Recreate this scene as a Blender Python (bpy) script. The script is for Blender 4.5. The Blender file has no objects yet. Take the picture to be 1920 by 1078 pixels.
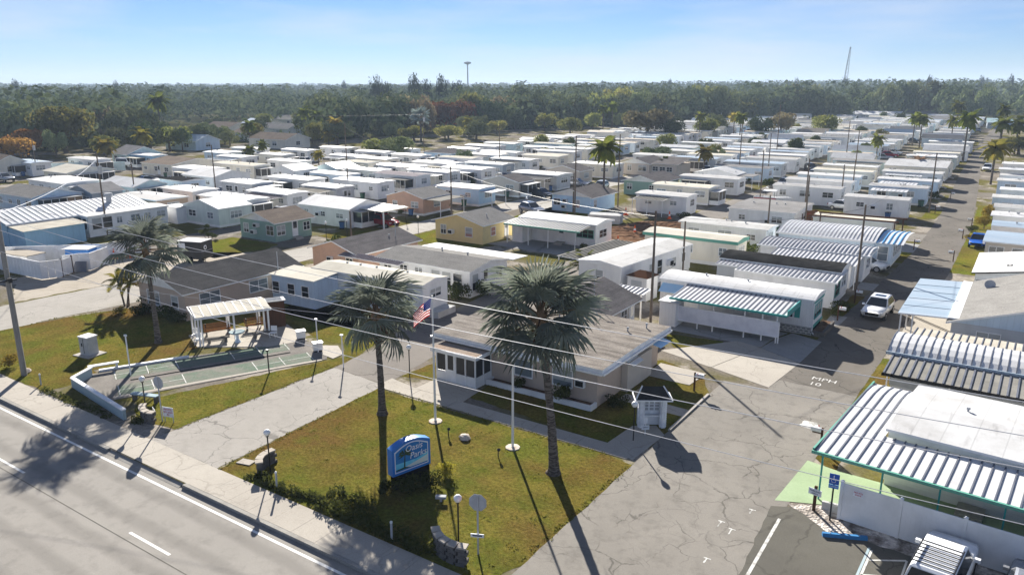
import bpy, math, random
HAZE = True
from mathutils import Vector, Matrix
R = math.radians
rnd = random.Random(7)
S = bpy.context.scene
C = S.collection

# ------------------------------------------------------------------ camera, sky, sun, exposure
cam = bpy.data.cameras.new("camera"); cam_o = bpy.data.objects.new("camera", cam); C.objects.link(cam_o)
cam_o.location = (0, 0, 19.0)
cam_o.rotation_euler = (R(90 - 14.82), 0, R(34.0))
cam.sensor_width = 36; cam.lens = 27.0; cam.clip_start = 0.5; cam.clip_end = 9000
S.camera = cam_o
SUN_EL, SUN_AZ = 23.5, math.degrees(math.atan2(-0.69, 0.72))      # azimuth from +Y towards +X
W = bpy.data.worlds.new("World"); S.world = W; W.use_nodes = True
nt = W.node_tree; bg = nt.nodes["Background"]
sky = nt.nodes.new("ShaderNodeTexSky"); sky.sky_type = 'NISHITA'; sky.sun_disc = False
sky.sun_elevation = R(SUN_EL); sky.sun_rotation = R(SUN_AZ)
sky.altitude = 0; sky.air_density = 0.8; sky.dust_density = 0.0; sky.ozone_density = 4.0
tc = nt.nodes.new("ShaderNodeTexCoord"); mp = nt.nodes.new("ShaderNodeMapping"); mp.inputs['Scale'].default_value = (1.6, 1.6, 11)
cn = nt.nodes.new("ShaderNodeTexNoise"); cn.inputs['Scale'].default_value = 1.7; cn.inputs['Detail'].default_value = 7; cn.inputs['Roughness'].default_value = .55
cr = nt.nodes.new("ShaderNodeMapRange"); cr.inputs[1].default_value = .44; cr.inputs[2].default_value = .70; cr.inputs[3].default_value = 0; cr.inputs[4].default_value = .6
tint = nt.nodes.new("ShaderNodeMix"); tint.data_type = 'RGBA'; tint.blend_type = 'MULTIPLY'; tint.inputs[0].default_value = 1.0
tint.inputs[7].default_value = (0.48, 0.525, 0.665, 1)
mx = nt.nodes.new("ShaderNodeMix"); mx.data_type = 'RGBA'; mx.inputs[7].default_value = (5.0, 5.4, 6.0, 1)
nt.links.new(tc.outputs['Generated'], mp.inputs[0]); nt.links.new(mp.outputs[0], cn.inputs[0]); nt.links.new(cn.outputs[0], cr.inputs[0])
nt.links.new(sky.outputs[0], tint.inputs[6]); nt.links.new(tint.outputs[2], mx.inputs[6]); nt.links.new(cr.outputs[0], mx.inputs[0])
nt.links.new(mx.outputs[2], bg.inputs['Color']); bg.inputs['Strength'].default_value = 0.05
sl = bpy.data.lights.new("sun", 'SUN'); sl.energy = 5.0; sl.angle = R(0.53); sl.color = (1.0, 0.95, 0.87)
so = bpy.data.objects.new("sun", sl); C.objects.link(so)
ds = Vector((math.sin(R(SUN_AZ)) * math.cos(R(SUN_EL)), math.cos(R(SUN_AZ)) * math.cos(R(SUN_EL)), math.sin(R(SUN_EL))))
so.rotation_euler = ds.to_track_quat('Z', 'Y').to_euler()
S.view_settings.view_transform = 'Standard'; S.view_settings.look = 'None'
S.view_settings.exposure = 1.62; S.view_settings.gamma = 1.0; S.view_settings.use_curve_mapping = False

# ------------------------------------------------------------------ mesh helpers
class MB:
    def __init__(s): s.v = []; s.f = []; s.m = []
    def add(s, vs, fs, mi=0):
        o = len(s.v); s.v += [tuple(p) for p in vs]; s.f += [tuple(i + o for i in f) for f in fs]
        s.m += ([mi] * len(fs) if isinstance(mi, int) else list(mi))
        return s
    def box(s, x0, y0, z0, x1, y1, z1, mi=0):
        return s.add([(x0,y0,z0),(x1,y0,z0),(x1,y1,z0),(x0,y1,z0),(x0,y0,z1),(x1,y0,z1),(x1,y1,z1),(x0,y1,z1)],
            [(0,3,2,1),(4,5,6,7),(0,1,5,4),(1,2,6,5),(2,3,7,6),(3,0,4,7)], mi)
    def bar(s, a, b, w, t, mi=0, up=(0,0,1)):
        a, b = Vector(a), Vector(b); d = (b - a).normalized(); u = Vector(up)
        if abs(d.dot(u)) > .98: u = Vector((0, 1, 0))
        x = d.cross(u).normalized() * w / 2; y = x.cross(d).normalized() * t / 2
        vs = [a-x-y, a+x-y, a+x+y, a-x+y, b-x-y, b+x-y, b+x+y, b-x+y]
        return s.add(vs, [(0,1,2,3),(4,7,6,5),(0,4,5,1),(1,5,6,2),(2,6,7,3),(3,7,4,0)], mi)
    def quad(s, a, b, c, d, mi=0): return s.add([a, b, c, d], [(0,1,2,3)], mi)
    def tube(s, pts, rad, n=8, mi=0, cap=True):
        pts = [Vector(p) for p in pts]; k = len(pts)
        if not isinstance(rad, (list, tuple)): rad = [rad] * k
        vs = []; px = None
        for i, p in enumerate(pts):
            d = (pts[min(i+1,k-1)] - pts[max(i-1,0)]).normalized()
            ref = px if px is not None else (Vector((1,0,0)) if abs(d.x) < .9 else Vector((0,1,0)))
            x = (ref - d * ref.dot(d)).normalized(); y = d.cross(x); px = x
            for j in range(n):
                a = 2 * math.pi * j / n; vs.append(p + (x * math.cos(a) + y * math.sin(a)) * rad[i])
        fs = [(i*n+j, i*n+(j+1)%n, (i+1)*n+(j+1)%n, (i+1)*n+j) for i in range(k-1) for j in range(n)]
        if cap: fs += [tuple(range(n-1,-1,-1)), tuple((k-1)*n+j for j in range(n))]
        return s.add(vs, fs, mi)
    def lathe(s, prof, n=12, c=(0,0), mi=0):
        vs = [(c[0]+r*math.cos(2*math.pi*j/n), c[1]+r*math.sin(2*math.pi*j/n), z) for r, z in prof for j in range(n)]
        k = len(prof)
        fs = [(i*n+j, i*n+(j+1)%n, (i+1)*n+(j+1)%n, (i+1)*n+j) for i in range(k-1) for j in range(n)]
        fs += [tuple(range(n-1,-1,-1)), tuple((k-1)*n+j for j in range(n))]
        return s.add(vs, fs, mi)
    def prism(s, poly, z0, z1, mi=0, ms=None):
        n = len(poly); ms = mi if ms is None else ms
        vs = [(x,y,z0) for x,y in poly] + [(x,y,z1) for x,y in poly]
        return s.add(vs, [tuple(range(n-1,-1,-1)), tuple(range(n,2*n))] + [(i,(i+1)%n,n+(i+1)%n,n+i) for i in range(n)], [mi, mi] + [ms]*n)
    def extr(s, prof, x0, x1, top=(), mt=0, ms=1):
        "closed profile [(y,z)] counter-clockwise seen from +x, extruded along x; edges listed in top get material mt"
        n = len(prof)
        vs = [(x0,y,z) for y,z in prof] + [(x1,y,z) for y,z in prof]
        fs = [tuple(range(n-1,-1,-1)), tuple(range(n,2*n))]; m = [ms, ms]
        for i in range(n):
            fs.append((i,(i+1)%n,n+(i+1)%n,n+i)); m.append(mt if i in top else ms)
        return s.add(vs, fs, m)
    def xf(s, M):
        s.v = [tuple(M @ Vector(p)) for p in s.v]; return s
    def rz(s, deg, loc=(0,0,0)): return s.xf(Matrix.Translation(loc) @ Matrix.Rotation(R(deg), 4, 'Z'))
    def mesh(s, name, mats, smooth=False):
        me = bpy.data.meshes.new(name); me.from_pydata(s.v, [], s.f); me.validate(verbose=False)
        for m in (mats if isinstance(mats, (list, tuple)) else [mats]): me.materials.append(M[m] if isinstance(m, str) else m)
        if len(me.polygons) == len(s.m): me.polygons.foreach_set("material_index", s.m)
        if smooth: me.polygons.foreach_set("use_smooth", [True] * len(me.polygons))
        me.update(); return me

def ob(name, me, parent=None, loc=(0,0,0), rot=(0,0,0), scale=None):
    o = bpy.data.objects.new(name, me); C.objects.link(o)
    o.location = loc; o.rotation_euler = rot
    if scale is not None: o.scale = (scale,)*3 if isinstance(scale, (int, float)) else scale
    if parent is not None: o.parent = parent
    return o
def tag(o, label=None, cat=None, group=None, kind=None):
    if label: o['label'] = label
    if cat: o['category'] = cat
    if group: o['group'] = group
    if kind: o['kind'] = kind
    return o
def thing(name, label, cat, loc=(0,0,0), rz=0, group=None):
    o = ob(name, None, None, loc, (0,0,R(rz))); o.empty_display_size = .3
    return tag(o, label, cat, group)
def structure(name, mb, mats, parent=None): return tag(ob(name, mb.mesh(name, mats), parent), kind='structure')
def copy_thing(root, loc, rz=None, label=None, group=None, scale=None):
    r = root.copy(); C.objects.link(r); r.location = loc
    if rz is not None: r.rotation_euler = (0,0,R(rz))
    if scale is not None: r.scale = (scale,)*3
    if label: r['label'] = label
    if group: r['group'] = group
    for ch in list(root.children):
        c = ch.copy(); C.objects.link(c); c.parent = r
        for g in list(ch.children):
            d = g.copy(); C.objects.link(d); d.parent = c
    return r
CACHE = {}
def cached(key, fn):
    if key not in CACHE: CACHE[key] = fn()
    return CACHE[key]

AF = .78
# ------------------------------------------------------------------ materials (real-world base colours)
M = {}
def nodes(name):
    m = bpy.data.materials.new(name); m.use_nodes = True; t = m.node_tree
    b = t.nodes["Principled BSDF"]; M[name] = m
    return m, t, b
def N(t, typ, **kw):
    n = t.nodes.new("ShaderNode" + typ)
    for k, v in kw.items():
        if hasattr(n, k): setattr(n, k, v)
        else: n.inputs[k.replace('_', ' ')].default_value = v
    return n
def pos(t, scale=(1,1,1), obj=False):
    mp = N(t, "Mapping"); mp.inputs['Scale'].default_value = scale
    if obj: t.links.new(N(t, "TexCoord").outputs['Object'], mp.inputs[0])
    else: t.links.new(N(t, "NewGeometry").outputs['Position'], mp.inputs[0])
    return mp.outputs[0]
def noise(t, vec, scale, detail=5, rough=.55):
    n = N(t, "TexNoise", Scale=scale, Detail=detail, Roughness=rough); t.links.new(vec, n.inputs['Vector']); return n.outputs[0]
def rng(t, x, a, b, c=0, d=1):
    n = N(t, "MapRange"); 
    for i, v in enumerate((a, b, c, d)): n.inputs[i+1].default_value = v
    t.links.new(x, n.inputs[0]); return n.outputs[0]
def mixc(t, fac, a, b, mode='MIX'):
    n = N(t, "Mix", data_type='RGBA', blend_type=mode)
    for s, v in ((0, fac), (6, a), (7, b)):
        if isinstance(v, (tuple, list)): n.inputs[s].default_value = (*v[:3], 1)
        elif isinstance(v, (int, float)): n.inputs[s].default_value = v
        else: t.links.new(v, n.inputs[s])
    return n.outputs[2]
def math_(t, op, a, b=0.0):
    n = N(t, "Math", operation=op)
    for i, v in enumerate((a, b)):
        if isinstance(v, (int, float)): n.inputs[i].default_value = v
        else: t.links.new(v, n.inputs[i])
    return n.outputs[0]
def bump(t, b, h, strength=.3, dist=.02):
    n = N(t, "Bump", Strength=strength, Distance=dist); t.links.new(h, n.inputs['Height']); t.links.new(n.outputs[0], b.inputs['Normal'])
def plain(name, c, c2=None, sc=.8, rough=.6, spec=None, metal=0, bumpy=0, bsc=30, stretch=(1,1,1), lo=.4, hi=.7, fine=0):
    spec = (0.0 if rough > .5 else .3) if spec is None else spec
    m, t, b = nodes(name); v = pos(t, stretch)
    c2 = c2 or tuple(x * .82 for x in c)
    col = mixc(t, rng(t, noise(t, v, sc, 6, .6), lo, hi), c, c2)
    if fine:
        f = rng(t, noise(t, v, sc * 14, 4, .7), .3, .7, 1 - fine, 1 + fine)
        cb = N(t, "CombineColor"); [t.links.new(f, cb.inputs[i]) for i in range(3)]
        col = mixc(t, 1.0, col, cb.outputs[0], 'MULTIPLY')
    t.links.new(col, b.inputs['Base Color'])
    b.inputs['Roughness'].default_value = rough; b.inputs['Specular IOR Level'].default_value = spec; b.inputs['Metallic'].default_value = metal
    if bumpy: bump(t, b, noise(t, v, bsc, 4), bumpy)
    return m
def siding(name, c, vert=False, step=.2, c2=None):
    "painted metal or board siding with grooves"
    m, t, b = nodes(name)
    sep = N(t, "SeparateXYZ"); t.links.new(pos(t), sep.inputs[0])
    k = math_(t, 'ADD', sep.outputs[0], sep.outputs[1]) if vert else sep.outputs[2]
    w = math_(t, 'FRACT', math_(t, 'DIVIDE', k, step))
    g = math_(t, 'LESS_THAN', w, .13)
    dirt = rng(t, noise(t, pos(t, (1, 1, .35)), 1.1, 6), .42, .75)
    col = mixc(t, dirt, c, c2 or tuple(x * .82 for x in c))
    col = mixc(t, math_(t, 'MULTIPLY', g, .16), col, tuple(x * .5 for x in c))
    t.links.new(col, b.inputs['Base Color']); b.inputs['Roughness'].default_value = .5
    bump(t, b, w, .35, .02)
    return m
def shingle(name, c, c2, streak=.5, axis='x'):
    c, c2 = tuple(x*AF for x in c), tuple(x*AF for x in c2)
    m, t, b = nodes(name); v = pos(t)
    a = noise(t, v, .7, 7, .62)
    st = noise(t, pos(t, (.35, 2.6, 2.6) if axis == 'x' else (2.6, .35, 2.6)), 1.0, 5, .6)
    col = mixc(t, rng(t, a, .36, .68), c, c2)
    col = mixc(t, math_(t, 'MULTIPLY', rng(t, st, .45, .68), streak), col, tuple(x * .42 for x in c2))
    sp = rng(t, noise(t, v, 9, 3, .8), .3, .7, .72, 1.25)
    cb = N(t, "CombineColor"); [t.links.new(sp, cb.inputs[i]) for i in range(3)]
    col = mixc(t, 1.0, col, cb.outputs[0], 'MULTIPLY')
    sep = N(t, "SeparateXYZ"); t.links.new(v, sep.inputs[0])
    row = math_(t, 'FRACT', math_(t, 'MULTIPLY', sep.outputs[1 if axis == 'x' else 0], 5.2))
    col = mixc(t, math_(t, 'MULTIPLY', math_(t, 'LESS_THAN', row, .16), .35), col, tuple(x * .5 for x in c))
    t.links.new(col, b.inputs['Base Color']); b.inputs['Roughness'].default_value = .93; b.inputs['Specular IOR Level'].default_value = .0
    bump(t, b, row, .3, .02)
    return m
def paving(name, c, c2, crack=.6, csc=.62, stain=.4, tracks=None, rough=.9):
    c, c2 = tuple(x*AF for x in c), tuple(x*AF for x in c2)
    m, t, b = nodes(name); v = pos(t)
    big = noise(t, v, .16, 6, .6); med = noise(t, v, 1.3, 6, .65); fin = noise(t, v, 22, 3, .8)
    col = mixc(t, rng(t, big, .35, .68), c, c2)
    col = mixc(t, math_(t, 'MULTIPLY', rng(t, med, .5, .78), stain), col, tuple(x * .55 for x in c2))
    f = rng(t, fin, .25, .75, .84, 1.16)
    cb = N(t, "CombineColor"); [t.links.new(f, cb.inputs[i]) for i in range(3)]
    col = mixc(t, 1.0, col, cb.outputs[0], 'MULTIPLY')
    if tracks:
        sep = N(t, "SeparateXYZ"); t.links.new(v, sep.inputs[0])
        k = sep.outputs[tracks[0]]
        wob = math_(t, 'ADD', k, math_(t, 'MULTIPLY', noise(t, v, .2, 3), 1.0))
        wv = math_(t, 'SINE', math_(t, 'MULTIPLY', wob, tracks[1]))
        col = mixc(t, math_(t, 'MULTIPLY', rng(t, wv, .0, .9), tracks[2]), col, tuple(x * .6 for x in c2))
    if crack:
        nz = N(t, "TexNoise", Scale=1.1, Detail=5.0); t.links.new(v, nz.inputs['Vector'])
        off = N(t, "VectorMath", operation='MULTIPLY_ADD'); t.links.new(nz.outputs['Color'], off.inputs[0]); off.inputs[1].default_value = (1.1, 1.1, 0); t.links.new(v, off.inputs[2])
        flat = N(t, "VectorMath", operation='MULTIPLY'); t.links.new(off.outputs[0], flat.inputs[0]); flat.inputs[1].default_value = (1, 1, 0)
        tot = None
        for sc_, th, lo in ((csc, .012, .42), (csc * 2.3, .016, .52)):
            vo = N(t, "TexVoronoi", feature='DISTANCE_TO_EDGE', Scale=sc_); t.links.new(flat.outputs[0], vo.inputs['Vector'])
            ln = rng(t, vo.outputs['Distance'], th * .4, th, 1, 0)
            mk = rng(t, noise(t, v, .35 if lo < .5 else .22, 3), lo, lo + .08)
            q = math_(t, 'MULTIPLY', ln, mk); tot = q if tot is None else math_(t, 'MAXIMUM', tot, q)
        col = mixc(t, math_(t, 'MULTIPLY', tot, crack), col, tuple(x * .22 for x in c2))
    t.links.new(col, b.inputs['Base Color']); b.inputs['Roughness'].default_value = rough; b.inputs['Specular IOR Level'].default_value = .02
    bump(t, b, fin, .25, .01)
    return m
def lawn(name, g, y, br, sc=.13):
    g, y, br = [tuple(x*.85 for x in q) for q in (g, y, br)]
    m, t, b = nodes(name); v = pos(t)
    big = noise(t, v, sc, 6, .62); med = noise(t, v, .55, 6, .65); fin = noise(t, pos(t, (1, 1, .2)), 5.5, 6, .75); vf = noise(t, v, 26, 4, .8)
    col = mixc(t, rng(t, med, .40, .60), g, y)
    col = mixc(t, rng(t, big, .44, .62, 0, .9), col, br)
    col = mixc(t, math_(t, 'MULTIPLY', rng(t, noise(t, v, .3, 4), .54, .66), .8), col, tuple(x*1.15 for x in g))
    col = mixc(t, math_(t, 'MULTIPLY', rng(t, noise(t, v, .9, 5, .7), .62, .74), .5), col, tuple(x * 1.25 for x in br))
    f = math_(t, 'MULTIPLY', rng(t, fin, .28, .72, .42, 1.5), rng(t, vf, .25, .75, .6, 1.36))
    cb = N(t, "CombineColor"); [t.links.new(f, cb.inputs[i]) for i in range(3)]
    col = mixc(t, 1.0, col, cb.outputs[0], 'MULTIPLY')
    t.links.new(col, b.inputs['Base Color']); b.inputs['Roughness'].default_value = .95; b.inputs['Specular IOR Level'].default_value = .0
    bump(t, b, math_(t, 'ADD', fin, math_(t, 'MULTIPLY', vf, .5)), .9, .09)
    return m
def leafy(name, a, c, d, sc=3.0, trans=.35, obj=True):
    m, t, b = nodes(name); v = pos(t, (1,1,1), obj)
    oi = N(t, "ObjectInfo")
    n1 = noise(t, v, sc, 3, .6)
    col = mixc(t, rng(t, n1, .34, .66), a, c)
    col = mixc(t, rng(t, noise(t, v, sc * 5, 2, .7), .55, .75, 0, .6), col, d)
    hs = N(t, "HueSaturation"); t.links.new(col, hs.inputs['Color'])
    t.links.new(rng(t, oi.outputs['Random'], 0, 1, .62, 1.4), hs.inputs['Value']); t.links.new(rng(t, math_(t, 'FRACT', math_(t, 'MULTIPLY', oi.outputs['Random'], 7.3)), 0, 1, .478, .515), hs.inputs['Hue'])
    t.links.new(hs.outputs[0], b.inputs['Base Color']); b.inputs['Roughness'].default_value = .85; b.inputs['Specular IOR Level'].default_value = .0
    tr = N(t, "BsdfTranslucent"); t.links.new(hs.outputs[0], tr.inputs[0])
    ms = N(t, "MixShader"); ms.inputs[0].default_value = trans
    t.links.new(b.outputs[0], ms.inputs[1]); t.links.new(tr.outputs[0], ms.inputs[2]); t.links.new(ms.outputs[0], t.nodes["Material Output"].inputs[0])
    return m

plain('white', (.80,.80,.79), (.66,.66,.65), .7, .45); plain('white_trim', (.82,.82,.81), (.7,.7,.69), 1.2, .45)
plain('rib_soft', (.42,.43,.45), None, .8, .5); plain('roof_cream', (.58,.55,.47), (.47,.44,.37), .5, .6)
plain('roof_grey', (0.257,0.251,0.245), (0.202,0.196,0.190), .6, .7, fine=.1); plain('roof_dark', (0.023,0.023,0.023), (0.043,0.043,0.043), .8, .8, fine=.15)
plain('roof_bluegrey', (0.285,0.361,0.427), (0.361,0.418,0.475), .5, .4, stretch=(.3,2,1)); plain('roof_teal', (.45,.62,.60), (.5,.62,.62), .6, .5)
plain('pan_white', (.60,.60,.595), (.47,.465,.45), .8, .4, lo=.45, hi=.8); plain('pan_grey', (0.282,0.270,0.240), (0.198,0.192,0.174), .9, .6, lo=.35, hi=.7, fine=.1)
plain('pan_tan', (0.496,0.464,0.392), (0.384,0.352,0.296), .9, .6, fine=.08); plain('rib_dark', (.10,.11,.14), (.16,.17,.2), .8, .5); plain('rib_white', (.75,.75,.74), None, 1, .4)  # on roof panels rib_dark puts the shadow of the ribs into their colour
plain('pan_mauve', (0.252,0.224,0.231), (0.315,0.294,0.294), 1.1, .6, fine=.1)
siding('w_white', (.80,.80,.79)); siding('w_white_v', (.78,.78,.78), True, .3); siding('w_blue', (.42,.58,.72)); siding('w_paleblue', (.55,.66,.76), True, .4)
siding('w_cream', (.74,.70,.60)); siding('w_green', (.30,.38,.33)); siding('w_sage', (.60,.66,.62), True, .35); siding('w_grey', (.50,.52,.54)); siding('w_slate', (.30,.36,.42))
siding('w_deepblue', (.22,.40,.56), True, .4); siding('w_aqua', (.52,.66,.68))
plain('stucco', (.52,.42,.34), (.47,.38,.31), .9, .9, bumpy=.2, fine=.06); plain('stucco_tan', (.50,.37,.27), (.44,.33,.25), .9, .9, fine=.06); plain('stucco_yellow', (.74,.60,.30), (.66,.54,.28), .9, .9)
plain('stucco_pink', (.58,.38,.28), (.5,.34,.26), 1.4, .9, fine=.12); plain('stucco_beige', (.56,.50,.43), (.5,.45,.39), .9, .9); plain('stucco_blue', (.48,.64,.78), (.42,.58,.72), .9, .85)
plain('stucco_green', (.28,.40,.34), (.25,.36,.31), .9, .85)
shingle('sh_office', (.37,.335,.295), (.28,.25,.22), .75, 'x'); shingle('sh_dark', (.10,.098,.098), (.14,.135,.13), .35, 'y'); shingle('sh_grey', (.22,.205,.20), (.17,.16,.157), .4, 'y')
shingle('sh_brown', (.30,.25,.20), (.24,.2,.17), .4, 'y'); shingle('sh_light', (.33,.32,.30), (.275,.265,.25), .25, 'x'); shingle('sh_rust', (.40,.29,.22), (.46,.40,.34), .5, 'x')
def roofing(name, c, c2, seam=1.25, blot=.5):
    m, t, b = nodes(name); v = pos(t); o = pos(t, (1,1,1), True)
    col = mixc(t, rng(t, noise(t, v, .4, 7, .65), .46, .74), c, c2)
    col = mixc(t, math_(t, 'MULTIPLY', rng(t, noise(t, pos(t, (1.4,.3,1)), 1.6, 5, .6), .58, .72), blot), col, tuple(x*.66 for x in c2))
    sep = N(t, "SeparateXYZ"); t.links.new(o, sep.inputs[0])
    col = mixc(t, math_(t, 'MULTIPLY', math_(t, 'LESS_THAN', math_(t, 'FRACT', math_(t, 'DIVIDE', sep.outputs[0], seam)), .045), .3), col, tuple(x*.45 for x in c))
    oi = N(t, "ObjectInfo"); hs = N(t, "HueSaturation"); t.links.new(col, hs.inputs['Color']); t.links.new(rng(t, oi.outputs['Random'], 0, 1, .84, 1.04), hs.inputs['Value'])
    t.links.new(hs.outputs[0], b.inputs['Base Color']); b.inputs['Roughness'].default_value = .65; b.inputs['Specular IOR Level'].default_value = .03
for nm_, c_, d_ in (('roof_white', (.60,.60,.595), (.45,.44,.425)), ('roof_whiteb', (.53,.525,.505), (.38,.37,.35)), ('roof_whitec', (.43,.425,.415), (.32,.31,.30)), ('roof_tan', (.44,.38,.30), (.34,.29,.23))): roofing(nm_, c_, d_)
m, t, b = nodes('glass'); b.inputs['Base Color'].default_value = (.022,.027,.032,1); b.inputs['Roughness'].default_value = .08; b.inputs['Specular IOR Level'].default_value = .6
m, t, b = nodes('blind'); b.inputs['Base Color'].default_value = (.17,.2,.22,1); b.inputs['Roughness'].default_value = .12
m, t, b = nodes('screen'); b.inputs['Base Color'].default_value = (.018,.018,.02,1); b.inputs['Roughness'].default_value = .5
plain('blind_cloth', (.42,.43,.42), (.36,.37,.36), 2, .8); plain('bin_green', (.03,.10,.06), None, 2, .5); plain('bin_blue', (.03,.10,.25), None, 2, .5); plain('dark', (.02,.02,.02), None, 2, .6); plain('black_metal', (.015,.015,.016), None, 2, .4); plain('steel', (.55,.56,.58), None, 2, .4, .5, .6); plain('galv', (.45,.46,.47), (.36,.37,.38), 3, .55)
plain('brown_wood', (.10,.05,.03), (.07,.04,.025), 2, .8, stretch=(6,6,.6)); plain('bench_wood', (.30,.14,.06), (.2,.09,.045), 3, .7); plain('pole_wood', (.14,.11,.085), (.20,.165,.13), 1.5, .95, stretch=(5,5,.5), fine=.2)
plain('pole_pale', (.26,.25,.23), (.2,.19,.175), 1.5, .9, stretch=(5,5,.5), fine=.15)
plain('teal_paint', (.03,.30,.27), (.04,.26,.24), 2, .45); plain('green_trim', (.10,.33,.24), (.13,.34,.27), 2, .5); plain('awning_blue', (.42,.66,.85), (.5,.7,.86), 2, .5); plain('rib_blue', (.1,.38,.7), None, 2, .4)
plain('sign_blue', (.03,.20,.56), (.03,.17,.5), 2, .35); plain('sign_white', (.8,.82,.84), None, 2, .4); plain('letter_white', (.85,.86,.86), None, 3, .4); plain('letter_dark', (.05,.07,.12), None, 3, .5); plain('letter_red', (.5,.03,.05), None, 3, .5)
plain('access_blue', (.02,.10,.42), None, 3, .4); plain('stop_blue', (.025,.17,.40), (.03,.2,.42), 3, .5)
plain('pic_sea', (.10,.50,.70), (.2,.6,.75), 3, .4); plain('pic_sand', (.70,.72,.62), (.5,.66,.66), 4, .4); plain('pic_sky', (.02,.17,.45), (.03,.22,.5), 2, .4); plain('pic_palm', (.02,.05,.03), (.05,.1,.03), 5, .5)
plain('flag_red', (.45,.015,.03), None, 3, .75); plain('flag_white', (.75,.74,.73), None, 3, .75); plain('flag_blue', (.025,.04,.20), None, 3, .75)
plain('concrete', (0.416,0.392,0.352), (0.344,0.320,0.288), .5, .9, fine=.1, bumpy=.15); plain('kerb_concrete', (0.330,0.315,0.285), (0.247,0.232,0.210), .9, .9, fine=.12)
plain('block', (0.150,0.140,0.130), (0.110,0.102,0.095), 2.5, .95, fine=.2, bumpy=.4); plain('block_cap', (0.440,0.400,0.344), (0.360,0.320,0.272), 2, .9, fine=.15); plain('breeze', (.50,.50,.49), (.4,.4,.39), 2, .9, fine=.12); plain('white_brick', (.84,.85,.86), (.62,.64,.66), 3, .7, fine=.08)
plain('rock', (.62,.55,.47), (.40,.33,.27), 3, .95, fine=.3, bumpy=.5); plain('soil', (0.128,0.072,0.044), (0.240,0.152,0.096), .8, .95, fine=.35, bumpy=.6); plain('mulch', (.10,.065,.045), (.2,.13,.09), 2, .95, fine=.4)
plain('trunk', (.17,.15,.13), (.075,.062,.053), 2.2, .95, stretch=(1.5,1.5,7), lo=.44, hi=.58, fine=.35, bumpy=.8, bsc=9); plain('bark', (.12,.095,.075), (.07,.055,.045), 2, .95, fine=.25); plain('boot', (.26,.17,.10), (.17,.11,.065), 3, .95, fine=.3)
plain('cone_orange', (.75,.12,.03), (.65,.1,.03), 3, .6); plain('paint_faded', (0.576,0.568,0.536), (0.320,0.312,0.288), 2.2, .8, lo=.5, hi=.62, fine=.15); plain('paint_road', (.76,.75,.71), (.6,.59,.55), 1.5, .7, lo=.5, hi=.75, fine=.12)
plain('green_floor', (0.331,0.418,0.259), (0.288,0.367,0.223), .6, .85, fine=.06); plain('court_green', (0.140,0.177,0.135), (0.205,0.200,0.172), .55, .9, lo=.42, hi=.62, fine=.16); plain('court_grey', (0.224,0.207,0.185), (0.168,0.154,0.140), .6, .9, fine=.15); plain('court_blue', (.33,.42,.45), (.4,.46,.47), .8, .8)
plain('lime', (.62,.6,.56), (.45,.44,.41), 2, .9)
plain('tyre', (.018,.018,.018), None, 3, .8); plain('rim', (.5,.5,.52), None, 3, .3, .5, .8); plain('car_white', (.82,.83,.84), None, 3, .15, .6); plain('car_silver', (.38,.39,.41), None, 3, .2, .5, .5); plain('car_red', (.30,.01,.02), None, 3, .2); plain('car_blue', (.02,.10,.42), None, 3, .2); plain('car_dark', (.03,.032,.036), None, 3, .2); plain('lamp_red', (.5,.02,.02), None, 3, .2); plain('lamp_clear', (.6,.62,.64), None, 3, .1)
plain('globe', (.85,.85,.83), None, 3, .3); plain('rust', (.30,.13,.07), (.2,.09,.05), 3, .9, fine=.3); plain('red_paint', (.5,.02,.03), None, 2, .5); plain('wire', (.55,.55,.56), None, 2, .4); plain('wire_dark', (.06,.06,.065), None, 2, .5); plain('pink_curtain', (.45,.25,.2), None, 2, .8)
plain('lattice', (.72,.72,.75), (.6,.6,.64), 1.5, .7)
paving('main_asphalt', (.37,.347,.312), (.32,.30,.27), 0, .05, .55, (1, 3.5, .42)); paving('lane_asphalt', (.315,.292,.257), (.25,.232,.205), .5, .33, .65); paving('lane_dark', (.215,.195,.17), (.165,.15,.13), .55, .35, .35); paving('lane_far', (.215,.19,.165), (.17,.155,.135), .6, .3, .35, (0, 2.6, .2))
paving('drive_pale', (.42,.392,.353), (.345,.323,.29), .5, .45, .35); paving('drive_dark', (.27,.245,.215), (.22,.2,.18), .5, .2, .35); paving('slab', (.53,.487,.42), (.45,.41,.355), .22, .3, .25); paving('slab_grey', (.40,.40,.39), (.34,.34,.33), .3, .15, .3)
paving('bay_asphalt', (.135,.128,.11), (.17,.16,.135), .35, .2, .35); paving('street_pale', (.44,.41,.37), (.35,.33,.29), .3, .15, .3); paving('sandy', (.47,.42,.35), (.40,.35,.28), 0, .1, .5)
lawn('lawn', (.115,.128,.022), (.195,.165,.036), (.165,.10,.034)); lawn('lawn_green', (.13,.15,.02), (.20,.18,.035), (.15,.12,.035)); lawn('woodland_floor', (.05,.06,.02), (.08,.08,.03), (.09,.075,.04))
for nm_, c_ in (('flag_red', (.55,.02,.04)), ('flag_white', (.85,.84,.82)), ('flag_blue', (.03,.06,.30))):
    m, t, b = nodes(nm_); b.inputs['Base Color'].default_value = (*c_, 1); b.inputs['Roughness'].default_value = .8; tr = N(t, 'BsdfTranslucent'); tr.inputs[0].default_value = (*c_, 1); ms = N(t, 'MixShader'); ms.inputs[0].default_value = .5; t.links.new(b.outputs[0], ms.inputs[1]); t.links.new(tr.outputs[0], ms.inputs[2]); t.links.new(ms.outputs[0], t.nodes['Material Output'].inputs[0])
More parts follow.
